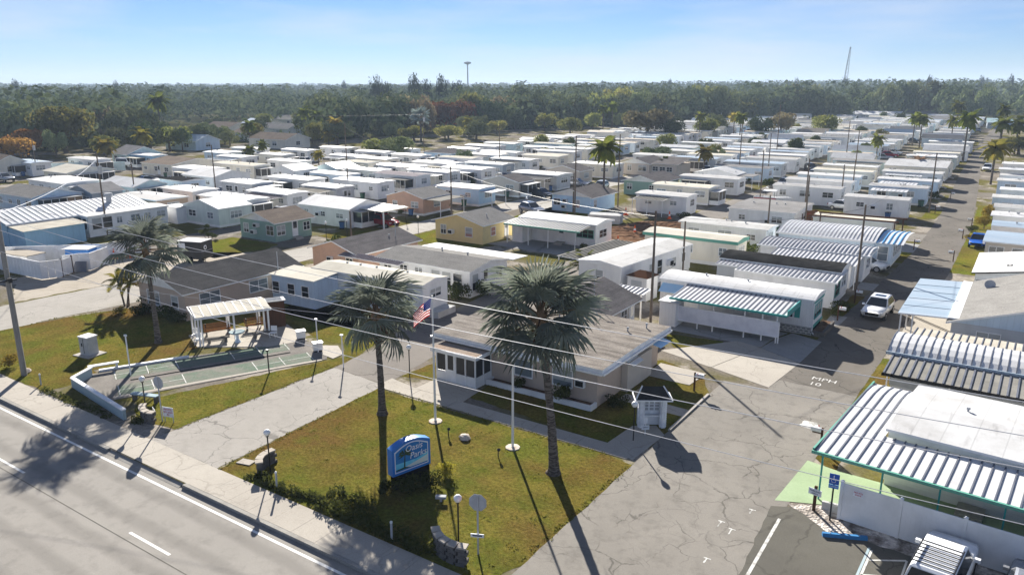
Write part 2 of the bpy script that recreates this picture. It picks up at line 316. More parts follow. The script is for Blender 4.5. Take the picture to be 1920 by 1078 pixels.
# mixed yards between the homes: grass, sand and old paving
m, t, b = nodes('park_ground'); v = pos(t)
a = mixc(t, rng(t, noise(t, v, .09, 5, .6), .44, .56), (.17,.15,.125), (.11,.10,.03)); a = mixc(t, rng(t, noise(t, v, .21, 5, .65), .53, .6), a, (.29,.26,.22))
f = rng(t, noise(t, v, 4, 5, .75), .3, .7, .6, 1.35); cb = N(t, "CombineColor"); [t.links.new(f, cb.inputs[i]) for i in range(3)]
t.links.new(mixc(t, 1.0, a, cb.outputs[0], 'MULTIPLY'), b.inputs['Base Color']); b.inputs['Roughness'].default_value = .95; b.inputs['Specular IOR Level'].default_value = 0
# gravel: scattered pale stones
m, t, b = nodes('gravel'); v = pos(t); vo = N(t, "TexVoronoi", Scale=9.0); t.links.new(v, vo.inputs['Vector'])
t.links.new(mixc(t, rng(t, noise(t, v, 1.2, 4), .4, .62), mixc(t, vo.outputs['Color'], (.30,.27,.25), (.75,.68,.60)), (.11,.085,.065)), b.inputs['Base Color']); b.inputs['Roughness'].default_value = .95; bump(t, b, vo.outputs['Distance'], .8, .06)
leafy('palm_leaf', (.155,.18,.14), (.225,.245,.20), (.17,.185,.09), 1.2, .3); leafy('palm_green', (.075,.10,.022), (.14,.15,.03), (.26,.23,.05), 1.5, .35); leafy('palm_yellow', (.17,.17,.03), (.30,.25,.05), (.32,.17,.04), 1.5, .35); leafy('palm_dry', (.20,.135,.075), (.13,.09,.055), (.25,.18,.1), 2, .2)
leafy('oak', (0.126,0.154,0.063), (0.210,0.228,0.102), (0.333,0.324,0.175), 1.6, .16); leafy('oak_dark', (0.080,0.109,0.048), (0.136,0.163,0.077), (0.208,0.224,0.112), 1.6, .12); leafy('tree_light', (0.150,0.173,0.042), (0.240,0.232,0.068), (0.330,0.285,0.090), 2.2, .35); leafy('tree_brown', (0.165,0.158,0.083), (0.240,0.195,0.105), (0.300,0.225,0.120), 2.2, .3); leafy('tree_rust', (.20,.075,.035), (.13,.08,.035), (.24,.11,.05), 2.2, .3); leafy('tree_orange', (.30,.17,.04), (.38,.24,.06), (.22,.16,.05), 2.2, .35); leafy('pine', (.022,.036,.022), (.035,.05,.03), (.05,.06,.035), 3, .15)
leafy('bush_leaf', (.04,.055,.016), (.075,.085,.022), (.13,.12,.03), 6, .3); leafy('bush_yellow', (.20,.18,.03), (.35,.27,.04), (.1,.11,.03), 6, .35); leafy('woods', (0.083,0.112,0.054), (0.143,0.168,0.087), (0.225,0.240,0.135), .035, .15, False); leafy('tuft', (.10,.11,.02), (.17,.145,.03), (.15,.09,.03), .5, .35, False); leafy('silver_leaf', (.22,.27,.25), (.32,.37,.35), (.15,.2,.15), 2, .25)

# ------------------------------------------------------------------ ground, road, paving
def rough_poly(poly, step=.5, amp=.07, seed=1):
    r = random.Random(seed); out = []
    for i, a in enumerate(poly):
        b = poly[(i+1) % len(poly)]; d = math.dist(a, b); n = max(1, int(d / step))
        nx, ny = (b[1]-a[1]) / d, -(b[0]-a[0]) / d
        for k in range(n):
            t = k / n; j = r.uniform(-amp, amp) if k else 0
            out.append((a[0]+(b[0]-a[0])*t+nx*j, a[1]+(b[1]-a[1])*t+ny*j))
    return out
def sheet(name, poly, z, mat, amp=0, step=.5, kind='structure', label=None):
    p = rough_poly(poly, step, amp, hash(name) % 97) if amp else poly
    mb = MB(); mb.add([(x, y, z) for x, y in p], [tuple(range(len(p)))])
    o = ob(name, mb.mesh(name, mat)); tag(o, label=label, kind=kind); return o
RZ = -.13
sheet('ground', [(-4200,19.25),(3000,19.25),(3000,5500),(-4200,5500)], 0, 'park_ground')
sheet('main_road', [(-4200,-300),(3000,-300),(3000,19.3),(-4200,19.3)], RZ, 'main_asphalt')
mk = MB(); mk.add([(-400,18.52,RZ+.004),(60,18.52,RZ+.004),(60,18.66,RZ+.004),(-400,18.66,RZ+.004)], [(0,1,2,3)])
structure('road_edge_line', mk, 'paint_road')
for k in range(-9, 2):
    x = -29.3 + 12.6 * k
    structure('lane_dash', MB().add([(x-1.5,15.40,RZ+.004),(x+1.5,15.40,RZ+.004),(x+1.5,15.53,RZ+.004),(x-1.5,15.53,RZ+.004)], [(0,1,2,3)]), 'paint_road')
sheet('road_joint', [(-400,15.02),(60,15.02),(60,15.06),(-400,15.06)], RZ+.004, 'bay_asphalt')
for (a, b, top) in ((-400,-39.2,.02),(-32.4,-15.2,.02),(-7,60,.02)):
    structure('kerb', MB().box(a+.01, 19.10, RZ-.1, b-.01, 19.30, top), 'kerb_concrete')
# sidewalk of single cast slabs
side = thing('sidewalk', None, None); side['kind'] = 'structure'; 
sm_ = MB().box(-.745, 0, -.12, .745, 1.78, .0).mesh('sidewalk_slab', 'slab')
k = 0; x = -75.0
while x < 8:
    drop = .016 if (-38.8 < x < -32.6 or -15 < x < -7.5) else .022
    o = ob('slab', sm_, side, (x, 19.31, drop + rnd.uniform(-.004,.004)), (0, 0, rnd.uniform(-.002,.002))); x += 1.5
sheet('lawn', [(-66.0,21.2),(-50.2,21.2),(-50.2,24.6),(-51.6,25.0),(-49.5,29.5),(-49.8,32),(-52.8,33),(-51,39.6),(-48,39.9),(-44.4,38.3),(-41.2,38.4),(-39.2,36.6),(-39.6,35.6),(-44,23.6),(-41.8,22.2),(-38.4,22.6),(-38.3,36),(-39.5,40.5),(-43,41.2),(-46,47.6),(-54.4,48.0),(-54.6,53.5),(-62,53.6),(-64.2,47.6),(-63.9,35),(-65.6,31),(-66.6,26)], .006, 'lawn', .10)
sheet('lawn', [(-32.3,21.05),(-15.6,21.05),(-14.9,23.5),(-15.0,33.3),(-16.4,33.6),(-33.2,33.5)], .006, 'lawn', .08)
sheet('lawn', [(-27.3,35.7),(-19,35.0),(-16.6,34.9),(-15.0,37.9),(-14.95,44.4),(-16.6,47.6),(-20,48.8),(-27.5,39)], .006, 'lawn', .08)
sheet('lawn', [(-33.3,36.0),(-31,36.6),(-31.2,40.2),(-33.0,40.2)], .006, 'lawn', .08)
sheet('lawn', [(-22.3,54.6),(-17.7,55.2),(-17.6,51.8),(-20.4,51.8)], .006, 'lawn_green', .08)
sheet('lawn', [(-53.0,41.5),(-46,41),(-41.3,42.5),(-41.2,46.6),(-52.9,45.6)], .006, 'lawn', .1)
sheet('lawn', [(-83.9,52.0),(-75.2,51.4),(-74.6,58.5),(-75.4,60.6),(-84,60.4)], .006, 'lawn_green', .1)
sheet('lawn', [(-65.8,72),(-54,71.6),(-54,84),(-65.8,86)], .006, 'lawn_green', .1)
sheet('lawn', [(-63,92),(-53.8,87),(-53.8,106),(-63,118)], .006, 'lawn_green', .1)
sheet('lawn', [(-75.6,67),(-71,66.5),(-70.8,76),(-75.6,76)], .006, 'lawn', .1)
sheet('lawn', [(-12.4,63.8),(-11.3,63.8),(-10.8,75),(-12.3,75)], .006, 'lawn', .06)
sheet('lawn', [(-12.6,92),(-10.5,92),(-9.6,103),(-12.6,104)], .006, 'lawn_green', .08)
sheet('lawn', [(-12.6,126),(-10.8,126),(-10.6,134.5),(-12.8,134.5)], .006, 'lawn_green', .08)
sheet('lawn', [(-8.1,40),(-6.2,38.3),(-5.4,52),(-6.2,58),(-7.05,58)], .006, 'lawn', .08)
sheet('lawn', [(-5.9,90),(-3.2,90),(-3.2,145),(-6.6,145),(-5.8,121)], .006, 'lawn_green', .1)
sheet('lane', [(-15,19.32),(-7.2,19.32),(-7.3,40),(-7.15,49.5),(-12.0,49.6),(-12.2,47.5),(-15.0,47.4)], .010, 'lane_asphalt', .05, 1.0)
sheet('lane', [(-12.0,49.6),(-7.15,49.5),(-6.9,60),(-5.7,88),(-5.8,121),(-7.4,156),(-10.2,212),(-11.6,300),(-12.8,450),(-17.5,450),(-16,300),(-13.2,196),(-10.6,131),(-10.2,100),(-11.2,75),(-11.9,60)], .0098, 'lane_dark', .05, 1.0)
for (a, b) in ((-39.1, -32.5), (-15.1, -7.1)):
    structure('driveway_apron', MB().add([(a,18.95,RZ+.006),(b,18.95,RZ+.006),(b-.2,19.6,.004),(a+.2,19.6,.004)], [(0,1,2,3)]), 'kerb_concrete')
sheet('lane', [(-38.35,19.32),(-32.35,19.32),(-33.1,34.2),(-38.2,34.6)], .010, 'drive_pale', .05)
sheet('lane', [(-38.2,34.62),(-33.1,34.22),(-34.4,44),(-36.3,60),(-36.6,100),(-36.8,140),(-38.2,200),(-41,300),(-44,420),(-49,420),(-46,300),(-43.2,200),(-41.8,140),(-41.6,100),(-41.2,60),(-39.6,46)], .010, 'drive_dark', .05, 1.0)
sheet('lane', [(-74.5,19.32),(-66.6,19.32),(-66.2,30),(-65.0,40),(-66,60),(-66.2,100),(-67,160),(-70,300),(-73,380),(-79,380),(-76,300),(-72,160),(-71.6,100),(-71.5,60),(-73,45)], .010, 'street_pale', .12, 1.0)
for xc, y0, y1 in ((-87.8, 48, 330), (-117.4, 66, 300), (-145, 60, 250), (-172, 62, 200)):
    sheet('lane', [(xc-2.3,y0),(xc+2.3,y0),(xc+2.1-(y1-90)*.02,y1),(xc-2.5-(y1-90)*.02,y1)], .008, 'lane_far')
sheet('lane', [(-54.3,88.2),(-66.1,104),(-66.2,110),(-53.8,95)], .006, 'street_pale', .1)
sheet('driveway', [(-83,43),(-73,45),(-74,56),(-83.5,50)], .006, 'sandy', .2)
sheet('driveway', [(-12.3,106),(-10.3,106),(-10.3,112),(-20,112),(-20,108)], .014, 'lane_asphalt', .05)
sheet('side_yard', [(-84,34.5),(-74.4,30),(-73,45),(-82,44),(-80.5,38)], .004, 'sandy', .2)
# concrete slabs in front of the homes
def slab(poly, z=.018, mat='slab', name='concrete_slab'):
    o = tag(ob(name, MB().prism(poly, -.05, z).mesh(name, mat)), kind='structure'); return o
slab([(-20.9,50.6),(-16.6,49.3),(-15.0,55.3),(-16.9,55.9)]); slab([(-16.55,49.28),(-12.2,47.8),(-11.7,53.5),(-14.95,55.25)])
slab([(-14.9,55.3),(-11.7,53.6),(-11.5,59.3),(-13.9,60.2),(-14.6,58)], mat='slab_grey'); slab([(-22.6,55.6),(-15.0,55.5),(-14.7,58.3),(-14.2,60.0),(-24,59.9)], .016, 'slab_grey')
slab([(-12.4,64.2),(-11.3,64.2),(-11.2,67.2),(-12.5,67.2)], mat='slab_grey'); slab([(-12.5,77.6),(-11.0,77.6),(-10.9,80.6),(-12.6,80.6)], mat='slab_grey'); slab([(-12.9,98.6),(-10.2,98.6),(-10.2,104.5),(-12.9,104.5)], mat='slab_grey')
# the walk from the driveway to the street and its branch to the kiosk
wk = thing('footpath', None, None); wk['kind'] = 'structure'
for (a, b) in (((-33.5,33.7),(-30.6,33.72)),((-30.57,33.72),(-27.6,33.72)),((-27.57,33.72),(-24.6,33.7)),((-24.57,33.7),(-21.6,33.7)),((-21.57,33.7),(-18.6,33.7)),((-18.57,33.7),(-15.5,33.7))):
    ob('slab', MB().prism([(a[0],a[1]),(b[0],b[1]),(b[0],34.85),(a[0],34.85 + (0 if a[0]>-33 else .5))], -.05, .03).mesh('walk_slab', 'slab'), wk)
ob('slab', MB().prism([(-31.1,34.88),(-27.2,34.88),(-27.4,37.0),(-31.0,36.9)], -.05, .028).mesh('walk_slab', 'slab'), wk)
ob('slab', MB().prism([(-17.2,34.9),(-15.2,33.75),(-15.0,37.5),(-15.9,38.4),(-17.0,37.6)], -.05, .026).mesh('walk_slab', 'slab'), wk)
ob('slab', MB().prism([(-19.4,40.6),(-15.0,40.4),(-15.0,41.5),(-19.4,41.7)], -.05, .026).mesh('walk_slab', 'slab'), wk)
ob('slab', MB().prism([(-19.8,45.4),(-16.6,45.3),(-16.4,47.9),(-19.8,48.1)], -.05, .03).mesh('walk_slab', 'slab'), wk)
structure('kerb', MB().box(-15.08, 38.2, -.05, -14.93, 44.5, .09), 'concrete')
sheet('driveway', [(-7.6,38.9),(-7.9,33.9),(-5.6,34.9),(2,34.2),(2,38.2),(-6.2,38.6)], .014, 'green_floor')
sheet('parking_bay', [(-7.9,33.3),(-7.0,21),(12,21),(12,32.6),(-4.6,33.2),(-6.6,33.9)], .014, 'bay_asphalt', .05)
sheet('gravel_bed', [(-7.4,34.0),(-5.3,32.5),(-3.6,32.7),(4,31.8),(4,34.0),(-5.6,34.9)], .018, 'gravel', .1)
for q in ([(-7.32,32.4),(-7.18,32.4),(-7.05,25),(-7.19,25)], [(-3.40,32.1),(-3.30,32.1),(-3.42,27),(-3.52,27)], [(-3.3,31.35),(-3.3,31.25),(-2.0,32.05),(-2.05,32.15)], [(-3.42,30.1),(-3.42,30.0),(-1.9,30.75),(-1.95,30.85)], [(-2.05,32.1),(-1.97,32.1),(-2.0,30.7),(-2.08,30.7)]):
    sheet('parking_line', q, .019, 'paint_faded')
sheet('parking_line', [(-3.52,32.25),(-3.42,32.25),(-3.55,27),(-3.65,27)], .019, 'court_blue')
for (x, y, s) in ((-8.55,32.1,.35),(-9.4,30.2,.5),(-8.8,29.9,.45),(-8.95,27.3,.35)):
    sheet('road_mark', [(x,y),(x+.06,y),(x+.07,y+s),(x+.01,y+s)], .015, 'paint_faded', .012, .1); sheet('road_mark', [(x-.1,y+s*.96),(x+.2,y+s),(x+.2,y+s+.06),(x-.1,y+s+.05)], .0155, 'paint_faded', .012, .1)
sheet('road_patch', [(-9.1,43.0),(-8.3,42.8),(-8.0,43.4),(-8.3,44.0),(-9.0,43.9)], .015, 'paint_faded', .05, .2)
def lettering(txt, loc, size, mat, parent=None, rot=(0,0,0), name='lettering', font=None, ext=.004, align='CENTER', shear=0, sx=1):
    cu = bpy.data.curves.new(name, 'FONT'); cu.body = txt; cu.size = size; cu.extrude = ext; cu.align_x = align; cu.align_y = 'CENTER'; cu.shear = shear
    cu.materials.append(M[mat]); cu.resolution_u = 3
    tmp = bpy.data.objects.new(name, cu); me = bpy.data.meshes.new_from_object(tmp); bpy.data.objects.remove(tmp)
    o = ob(name, me, parent, loc, rot); return o
for tx, lx, ly in (('10', -9.85, 50.1), ('MPH', -9.5, 51.15)):
    o = lettering(tx, (lx, ly, .016), .8, 'paint_faded', None, (0,0,0), 'speed_marking'); o['kind'] = 'structure'
def soil_patch():
    mb = MB(); n = 34; r = random.Random(4); vs = []
    P4 = [(-49.5,84.5),(-37.2,86.5),(-37.6,106.5),(-45.5,100.5)]
    for j in range(n+1):
        for i in range(n+1):
            u, v = i/n, j/n
            x = (P4[0][0]*(1-u)+P4[1][0]*u)*(1-v)+(P4[3][0]*(1-u)+P4[2][0]*u)*v; y = (P4[0][1]*(1-u)+P4[1][1]*u)*(1-v)+(P4[3][1]*(1-u)+P4[2][1]*u)*v
            e = min(u, v, 1-u, 1-v); z = .02 + (abs(math.sin(v*24+math.sin(u*5)*1.3))*.16 + r.random()*.1) * min(1, e*8)
            vs.append((x+r.uniform(-.1,.1), y+r.uniform(-.1,.1), z))
    mb.add(vs, [(j*(n+1)+i, j*(n+1)+i+1, (j+1)*(n+1)+i+1, (j+1)*(n+1)+i) for j in range(n) for i in range(n)])
    structure('soil', mb, 'soil')
soil_patch()
BOUND = [(-300,20),(-262,60),(-243,100),(-230,141),(-206,186),(-198,262),(-160,345),(-110,440),(-13,505),(80,520)]
sheet('woodland_floor', BOUND + [(900,1500),(900,5400),(-4100,5400),(-4100,20)], .004, 'woodland_floor', 0)

# ------------------------------------------------------------------ homes
def panels(parent, org, ang, prof, n, w, mats=('pan_white','rib_dark'), rw=.07, rh=.075, name='roof_panel', th=.025):
    "n roof panels side by side along direction ang from org; prof is the run of (distance, height) from the eave up"
    key = ('pan', tuple(prof), w, mats, rw, rh)
    def mk():
        mb = MB()
        for (a, za), (b, zb) in zip(prof[:-1], prof[1:]):
            mb.add([(rw,a,za),(w,a,za),(w,b,zb),(rw,b,zb),(rw,a,za-th),(w,a,za-th),(w,b,zb-th),(rw,b,zb-th)], [(0,1,2,3),(7,6,5,4),(0,4,5,1),(2,6,7,3)], 0)
            mb.add([(0,a,za-th),(rw,a,za-th),(rw,b,zb-th),(0,b,zb-th),(0,a,za+rh),(rw,a,za+rh),(rw,b,zb+rh),(0,b,zb+rh)], [(0,3,2,1),(4,5,6,7),(0,1,5,4),(1,2,6,5),(2,3,7,6),(3,0,4,7)], 1)
        return mb.mesh(name, mats)
    me = cached(key, mk); u = Vector((math.cos(ang), math.sin(ang), 0))
    for i in range(n): ob(name, me, parent, Vector(org) + u * (i * w), (0, 0, ang))
def window_mesh(w, h, glass='glass', cols=2, fr='white_trim'):
    def mkf():
        mb = MB(); b = .06
        mb.box(-w/2-b, -.05, -h/2-b, -w/2, .03, h/2+b); mb.box(w/2, -.05, -h/2-b, w/2+b, .03, h/2+b)
        mb.box(-w/2, -.05, h/2, w/2, .03, h/2+b); mb.box(-w/2-b, -.08, -h/2-b-.02, w/2+b, .03, -h/2)
        for i in range(1, cols): x = -w/2 + w*i/cols; mb.box(x-.025, -.04, -h/2, x+.025, .02, h/2)
        mb.box(-w/2, -.035, -.02, w/2, .02, .02)
        return mb.mesh('window_frame', fr)
    def mkp(): return MB().box(-w/2+.001, -.015, -h/2+.001, w/2-.001, .012, h/2-.001).mesh('window_pane', glass)
    return cached(('wf', w, h, cols, fr), mkf), cached(('wp', w, h, glass), mkp)
FACE = {'s': (0, 0), 'e': (1, 90), 'n': (2, 180), 'w': (3, 270)}
ROOFPICK = random.Random(77); BLR = random.Random(78)
HOMES = []
class Home:
    def __init__(s, x1, y0, L, Wd, h=2.7, ax='x', roof='flat', rise=None, wc='w_white', rc='roof_white', label=None, group=None, name='mobile_home', cat='mobile home', yaw=0, skirt=.42, o=.2, skm='white', trim='white_trim', gm=None, th=.13):
        s.L, s.W, s.h = L, Wd, h; HOMES.append((x1 - L/2, y0 + Wd/2)); HOMES.append((x1 - 1, y0 + Wd/2)); HOMES.append((x1 - L + 1, y0 + Wd/2))
        if rc == 'roof_white' and name == 'mobile_home': rc = ROOFPICK.choice(('roof_white', 'roof_white', 'roof_whiteb', 'roof_whiteb', 'roof_whitec'))
        s.r = thing(name, label, cat, (x1 - L/2, y0 + Wd/2, 0), yaw, group)
        b = MB(); z0 = skirt or 0
        b.box(-L/2, -Wd/2, z0, L/2, Wd/2, h); ob('wall', b.mesh('wall', wc), s.r)
        if skirt: ob('skirting', MB().box(-L/2+.06, -Wd/2+.06, 0, L/2-.06, Wd/2-.06, z0-.002).mesh('skirting', skm), s.r)
        lr, wr = (L, Wd) if ax == 'x' else (Wd, L)
        mb = MB(); a, c = lr/2 + o, wr/2 + o; z = h + .004
        if roof in ('flat', 'arch'):
            rs = rise if rise is not None else (.16 if roof == 'flat' else .5)
            k = 2 if roof == 'flat' else 8
            top = [(c - 2*c*i/k, z + th + rs*(1-(2*i/k-1)**2)) for i in range(k+1)]
            prof = [(-c, z), (c, z)] + top
            mb.extr(prof, -a, a, tuple(range(2, 2+k)), 0, 1)
        elif roof == 'gable':
            rs = rise or 1.0; e = o * rs / (wr/2)
            prof = [(-c, z-e), (0, z+rs), (c, z-e), (c, z-e+th), (0, z+rs+th), (-c, z-e+th)]
            mb.extr(prof, -a, a, (3, 4), 0, 1)
            for sx in (-1, 1):
                g = MB(); g.extr([(-wr/2, h+.003), (wr/2, h+.003), (0, h+rs-.01)], sx*(lr/2-.1), sx*(lr/2-.005), (), 0, 0)
                if ax == 'y': g.rz(90)
                ob('gable', g.mesh('gable', gm or wc), s.r)
        elif roof == 'hip':
            rs = rise or 1.2; t = max(0, a - c)
            mb.add([(-a,-c,z),(a,-c,z),(a,c,z),(-a,c,z),(-a,-c,z+th),(a,-c,z+th),(a,c,z+th),(-a,c,z+th),(-t,0,z+th+rs),(t,0,z+th+rs)],
                   [(3,2,1,0),(0,1,5,4),(1,2,6,5),(2,3,7,6),(3,0,4,7),(4,5,9,8),(5,6,9),(6,7,8,9),(7,4,8)], [1,1,1,1,1,0,0,0,0])
        if ax == 'y': mb.rz(90)
        s.roof = None
        if roof != 'none': s.roof = ob('roof', mb.mesh('roof', (rc, trim)), s.r)
    def at(s, f, t, z, out=0):
        L, Wd = s.L/2, s.W/2
        p = {'s': (t, -Wd-out), 'n': (-t, Wd+out), 'e': (L+out, t), 'w': (-L-out, -t)}[f]
        return (p[0], p[1], z), (0, 0, R(FACE[f][1]))
    def win(s, f, t, w=1.2, h=1.0, z=None, glass='glass', cols=2, fr='white_trim', out=0):
        a, b = window_mesh(w, h, glass, cols, fr); loc, rot = s.at(f, t, z or s.h - .95, out)
        o = ob('window', a, s.r, loc, rot); ob('pane', b, o)
        if BLR.random() < .55:
            q = BLR.choice((.35, .5, .7)); ob('blind', cached(('bl', w, h, q), lambda: MB().box(-w/2+.02, -.019, h/2-h*q, w/2-.02, -.0155, h/2-.01).mesh('blind', 'blind_cloth')), o)
        return s
    def door(s, f, t, w=.9, z0=.35, mat='white_trim', h=2.0, glazed=True):
        loc, rot = s.at(f, t, z0)
        me = cached(('door', w, h, mat), lambda: MB().box(-w/2, -.05, 0, w/2, .02, h).mesh('door', mat))
        o = ob('door', me, s.r, loc, rot)
        if glazed: ob('pane', cached(('dp', w, h), lambda: MB().box(-w/2+.15, -.06, h*.5, w/2-.15, -.045, h-.15).mesh('door_pane', 'glass')), o)
        ob('step', cached(('step', w), lambda: MB().box(-w/2-.1, -.7, -.2, w/2+.1, -.06, -.05).box(-w/2-.1, -1.0, -.34, w/2+.1, -.7, -.2).mesh('step', 'concrete')), s.r, loc, rot); return s
    def slabroof(s, x0, y0, x1, y1, z0, z1, mat='pan_white', trim='white_trim', ribs=.45, th=.07, name='carport_roof', along='y'):
        "thin ribbed roof over local rectangle, height z0 at y0 and z1 at y1"
        mb = MB(); mb.add([(x0,y0,z0),(x1,y0,z0),(x1,y1,z1),(x0,y1,z1),(x0,y0,z0+th),(x1,y0,z0+th),(x1,y1,z1+th),(x0,y1,z1+th)], [(0,3,2,1),(4,5,6,7),(0,1,5,4),(1,2,6,5),(2,3,7,6),(3,0,4,7)], [1,0,1,1,1,1])
        if ribs:
            n = int((x1-x0)/ribs)
            for i in range(1, n):
                x = x0 + (x1-x0)*i/n
                mb.add([(x-.03,y0,z0+th),(x+.03,y0,z0+th),(x+.03,y1,z1+th),(x-.03,y1,z1+th),(x-.03,y0,z0+th+.06),(x+.03,y0,z0+th+.06),(x+.03,y1,z1+th+.06),(x-.03,y1,z1+th+.06)], [(4,5,6,7),(0,1,5,4),(1,2,6,5),(2,3,7,6),(3,0,4,7)], 0)
        ob(name, mb.mesh(name, (mat, trim)), s.r); return s
    def post(s, pts, h, mat='white_trim', w=.08):
        me = cached(('post', round(h,2), mat, w), lambda: MB().box(-w/2, -w/2, 0, w/2, w/2, h).mesh('post', mat))
        for x, y in pts: ob('post', me, s.r, (x, y, 0))
        return s
    def carport(s, u0, u1, depth, f='s', mat='pan_white', h=2.45, ribs=.45, trim='white_trim', posts=3, wall=None):
        Wd, L = s.W/2, s.L/2
        if f == 's':
            s.slabroof(u0, -Wd-depth, u1, -Wd-.02, h-.12, h, mat, trim, ribs)
            s.post([(u0+.12+(u1-u0-.24)*i/(posts-1), -Wd-depth+.12) for i in range(posts)], h-.13)
            if wall: ob('screen_wall', MB().box(u0+.06, -Wd-depth+.2, .5, u1-.06, -Wd-depth+.25, h-.2).box(u0+.06, -Wd-depth+.2, .03, u1-.06, -Wd-depth+.27, .5).mesh('screen_wall', wall), s.r)
        elif f == 'e':
            mb = MB(); mb.box(L+.02, u0, h-.1, L+depth, u1, h-.03); ob('porch_roof', mb.mesh('porch_roof', mat), s.r); s.post([(L+depth-.1, u0+.1), (L+depth-.1, u1-.1)], h-.11)
        elif f == 'w':
            mb = MB(); mb.box(-L-depth, u0, h-.1, -L-.02, u1, h-.03); ob('porch_roof', mb.mesh('porch_roof', mat), s.r); s.post([(-L-depth+.1, u0+.1), (-L-depth+.1, u1-.1)], h-.11)
        elif f == 'n':
            s.slabroof(u0, Wd+.02, u1, Wd+depth, h, h-.12, mat, trim, ribs); s.post([(u0+.12, Wd+depth-.12), (u1-.12, Wd+depth-.12)], h-.13)
        return s
    def awning(s, f, t, w, z, d=.7, mat='awning_blue', drop=.45):
        loc, rot = s.at(f, t, z)
        me = cached(('awn', w, d, mat, drop), lambda: MB().add([(-w/2,-.02,0),(w/2,-.02,0),(w/2,-d,-drop),(-w/2,-d,-drop),(-w/2,-.02,.03),(w/2,-.02,.03),(w/2,-d,-drop+.03),(-w/2,-d,-drop+.03)], [(0,3,2,1),(4,5,6,7),(0,1,5,4),(1,2,6,5),(2,3,7,6),(3,0,4,7)]).mesh('awning', mat))
        ob('awning', me, s.r, loc, rot); return s
    def ac(s, f, t, z=1.3, w=.7, h=.5, d=.55):
        loc, rot = s.at(f, t, z)
        o = ob('air_conditioner', cached(('ac', w, h, d), lambda: MB().box(-w/2, -d, -h/2, w/2, .01, h/2).mesh('air_conditioner', 'white')), s.r, loc, rot)
        ob('grille', cached(('acg', w, h, d), lambda: MB().box(-w/2+.06, -d-.012, -h/2+.06, w/2-.06, -d, h/2-.06).mesh('grille', 'dark')), o); return s
    def vent(s, x, y, z=None, k=.12):
        me = cached(('vent', k), lambda: MB().lathe([(k*.7,-.1),(k*.7,.16),(k*1.3,.17),(k*1.1,.27)], 8).mesh('roof_vent', 'galv'))
        ob('roof_vent', me, s.r, (x, y, (z or s.h + .25))); return s
    def porch(s, f, t, w, d, mat='screen', rm='roof_white'):
        "screened porch against a wall: knee wall, dark screens, thin roof"
        loc, rot = s.at(f, t, 0)
        key = ('porch', round(w, 1), d, mat)
        ob('porch_screen', cached(key, lambda: MB().box(-w/2+.04, -d+.04, .8, w/2-.04, -.02, 2.2).mesh('porch_screen', mat)), s.r, loc, rot)
        ob('porch_wall', cached(key + (1,), lambda: MB().box(-w/2, -d, .1, w/2, -.02, .8).mesh('porch_wall', 'white')), s.r, loc, rot)
        ob('porch_roof', cached(key + (2, rm), lambda: MB().box(-w/2-.15, -d-.15, 2.2, w/2+.15, -.02, 2.3).mesh('porch_roof', rm)), s.r, loc, rot)
        for i in range(int(w/1.1)+1):
            o = ob('post', cached(('ppost',), lambda: MB().box(-.04, -.03, .8, .04, .03, 2.2).mesh('post', 'white')), s.r, loc, rot)
            x = -w/2+.05+(w-.1)*i/int(w/1.1); o.location = Vector(loc) + Matrix.Rotation(rot[2], 3, 'Z') @ Vector((x, -d+.01, 0))
        return s
    def autowin(s, r, cp=None, e=True):
        n = max(1, int(s.L / 2.9))
        for i in range(n):
            t = -s.L/2 + s.L*(i+.5)/n + r.uniform(-.35,.35)
            w = r.choice((.8, 1.0, 1.3, 1.6)); s.win('s', t, w, r.choice((.6,.8,.9)), None, r.choice(('glass','glass','blind')), 2)
        if e: s.win('e', r.uniform(-.3,.3), min(s.W*.5, r.choice((1.4,1.8,2.2))), .95, None, r.choice(('glass','blind')), 3)
        return s

# ------------------------------------------------------------------ near homes and buildings
# park office
H = Home(-19.95, 38.8, 11.75, 9.0, 2.5, 'x', 'flat', .12, 'stucco', 'sh_office', 'tan stucco park office with weathered grey flat roof behind the two flagpoles', None, 'office_building', 'office', 0, 0, .62, th=.22)
H.win('s', .55, 1.3, 1.05, 1.42, 'blind', 1).win('s', 3.45, 1.35, 1.05, 1.42, 'blind', 1)
H.ac('s', 4.75, 1.35, .65, .48, .25)
H.awning('e', -.3, 1.5, 2.05, .75, 'white', .35); H.door('e', 1.35, .95, .05, 'white_trim'); H.awning('e', 3.1, 1.7, 2.3, 1.15, 'awning_blue', .25)
ob('block_screen', MB().box(5.9, -1.3, 0, 6.35, 2.4, 1.9).mesh('block_screen', 'stucco_beige'), H.r)
g = MB(); g.box(-6.55, -5.26, 2.38, 6.5, -5.13, 2.5).box(6.5, -5.13, 2.38, 6.63, 5.1, 2.5); ob('gutter', g.mesh('gutter', 'white_trim'), H.r)
ob('planter_wall', MB().box(-1.9, -5.28, 0, 5.9, -5.13, .34).box(5.75, -5.13, 0, 5.9, -4.52, .34).box(-1.9, -5.13, 0, -1.75, -4.52, .34).mesh('planter_wall', 'white'), H.r)
ob('planter_soil', MB().box(-1.74, -5.12, .01, 5.74, -4.52, .22).mesh('planter_soil', 'mulch'), H.r)
for vx, vy in ((2.2, -.6), (4.6, 2.2), (-1, 2.6), (5.3, 3.7)): H.vent(vx, vy, 2.85, .07)
mast = MB().tube([(.3,4.2,2.7),(.3,4.2,4.6)], .025, 6).tube([(.3,4.2,3.9),(1.6,4.0,2.75)], .02, 5).tube([(.3,4.2,3.9),(-.9,3.7,2.75)], .02, 5); ob('antenna_mast', mast.mesh('antenna_mast', 'galv'), H.r)
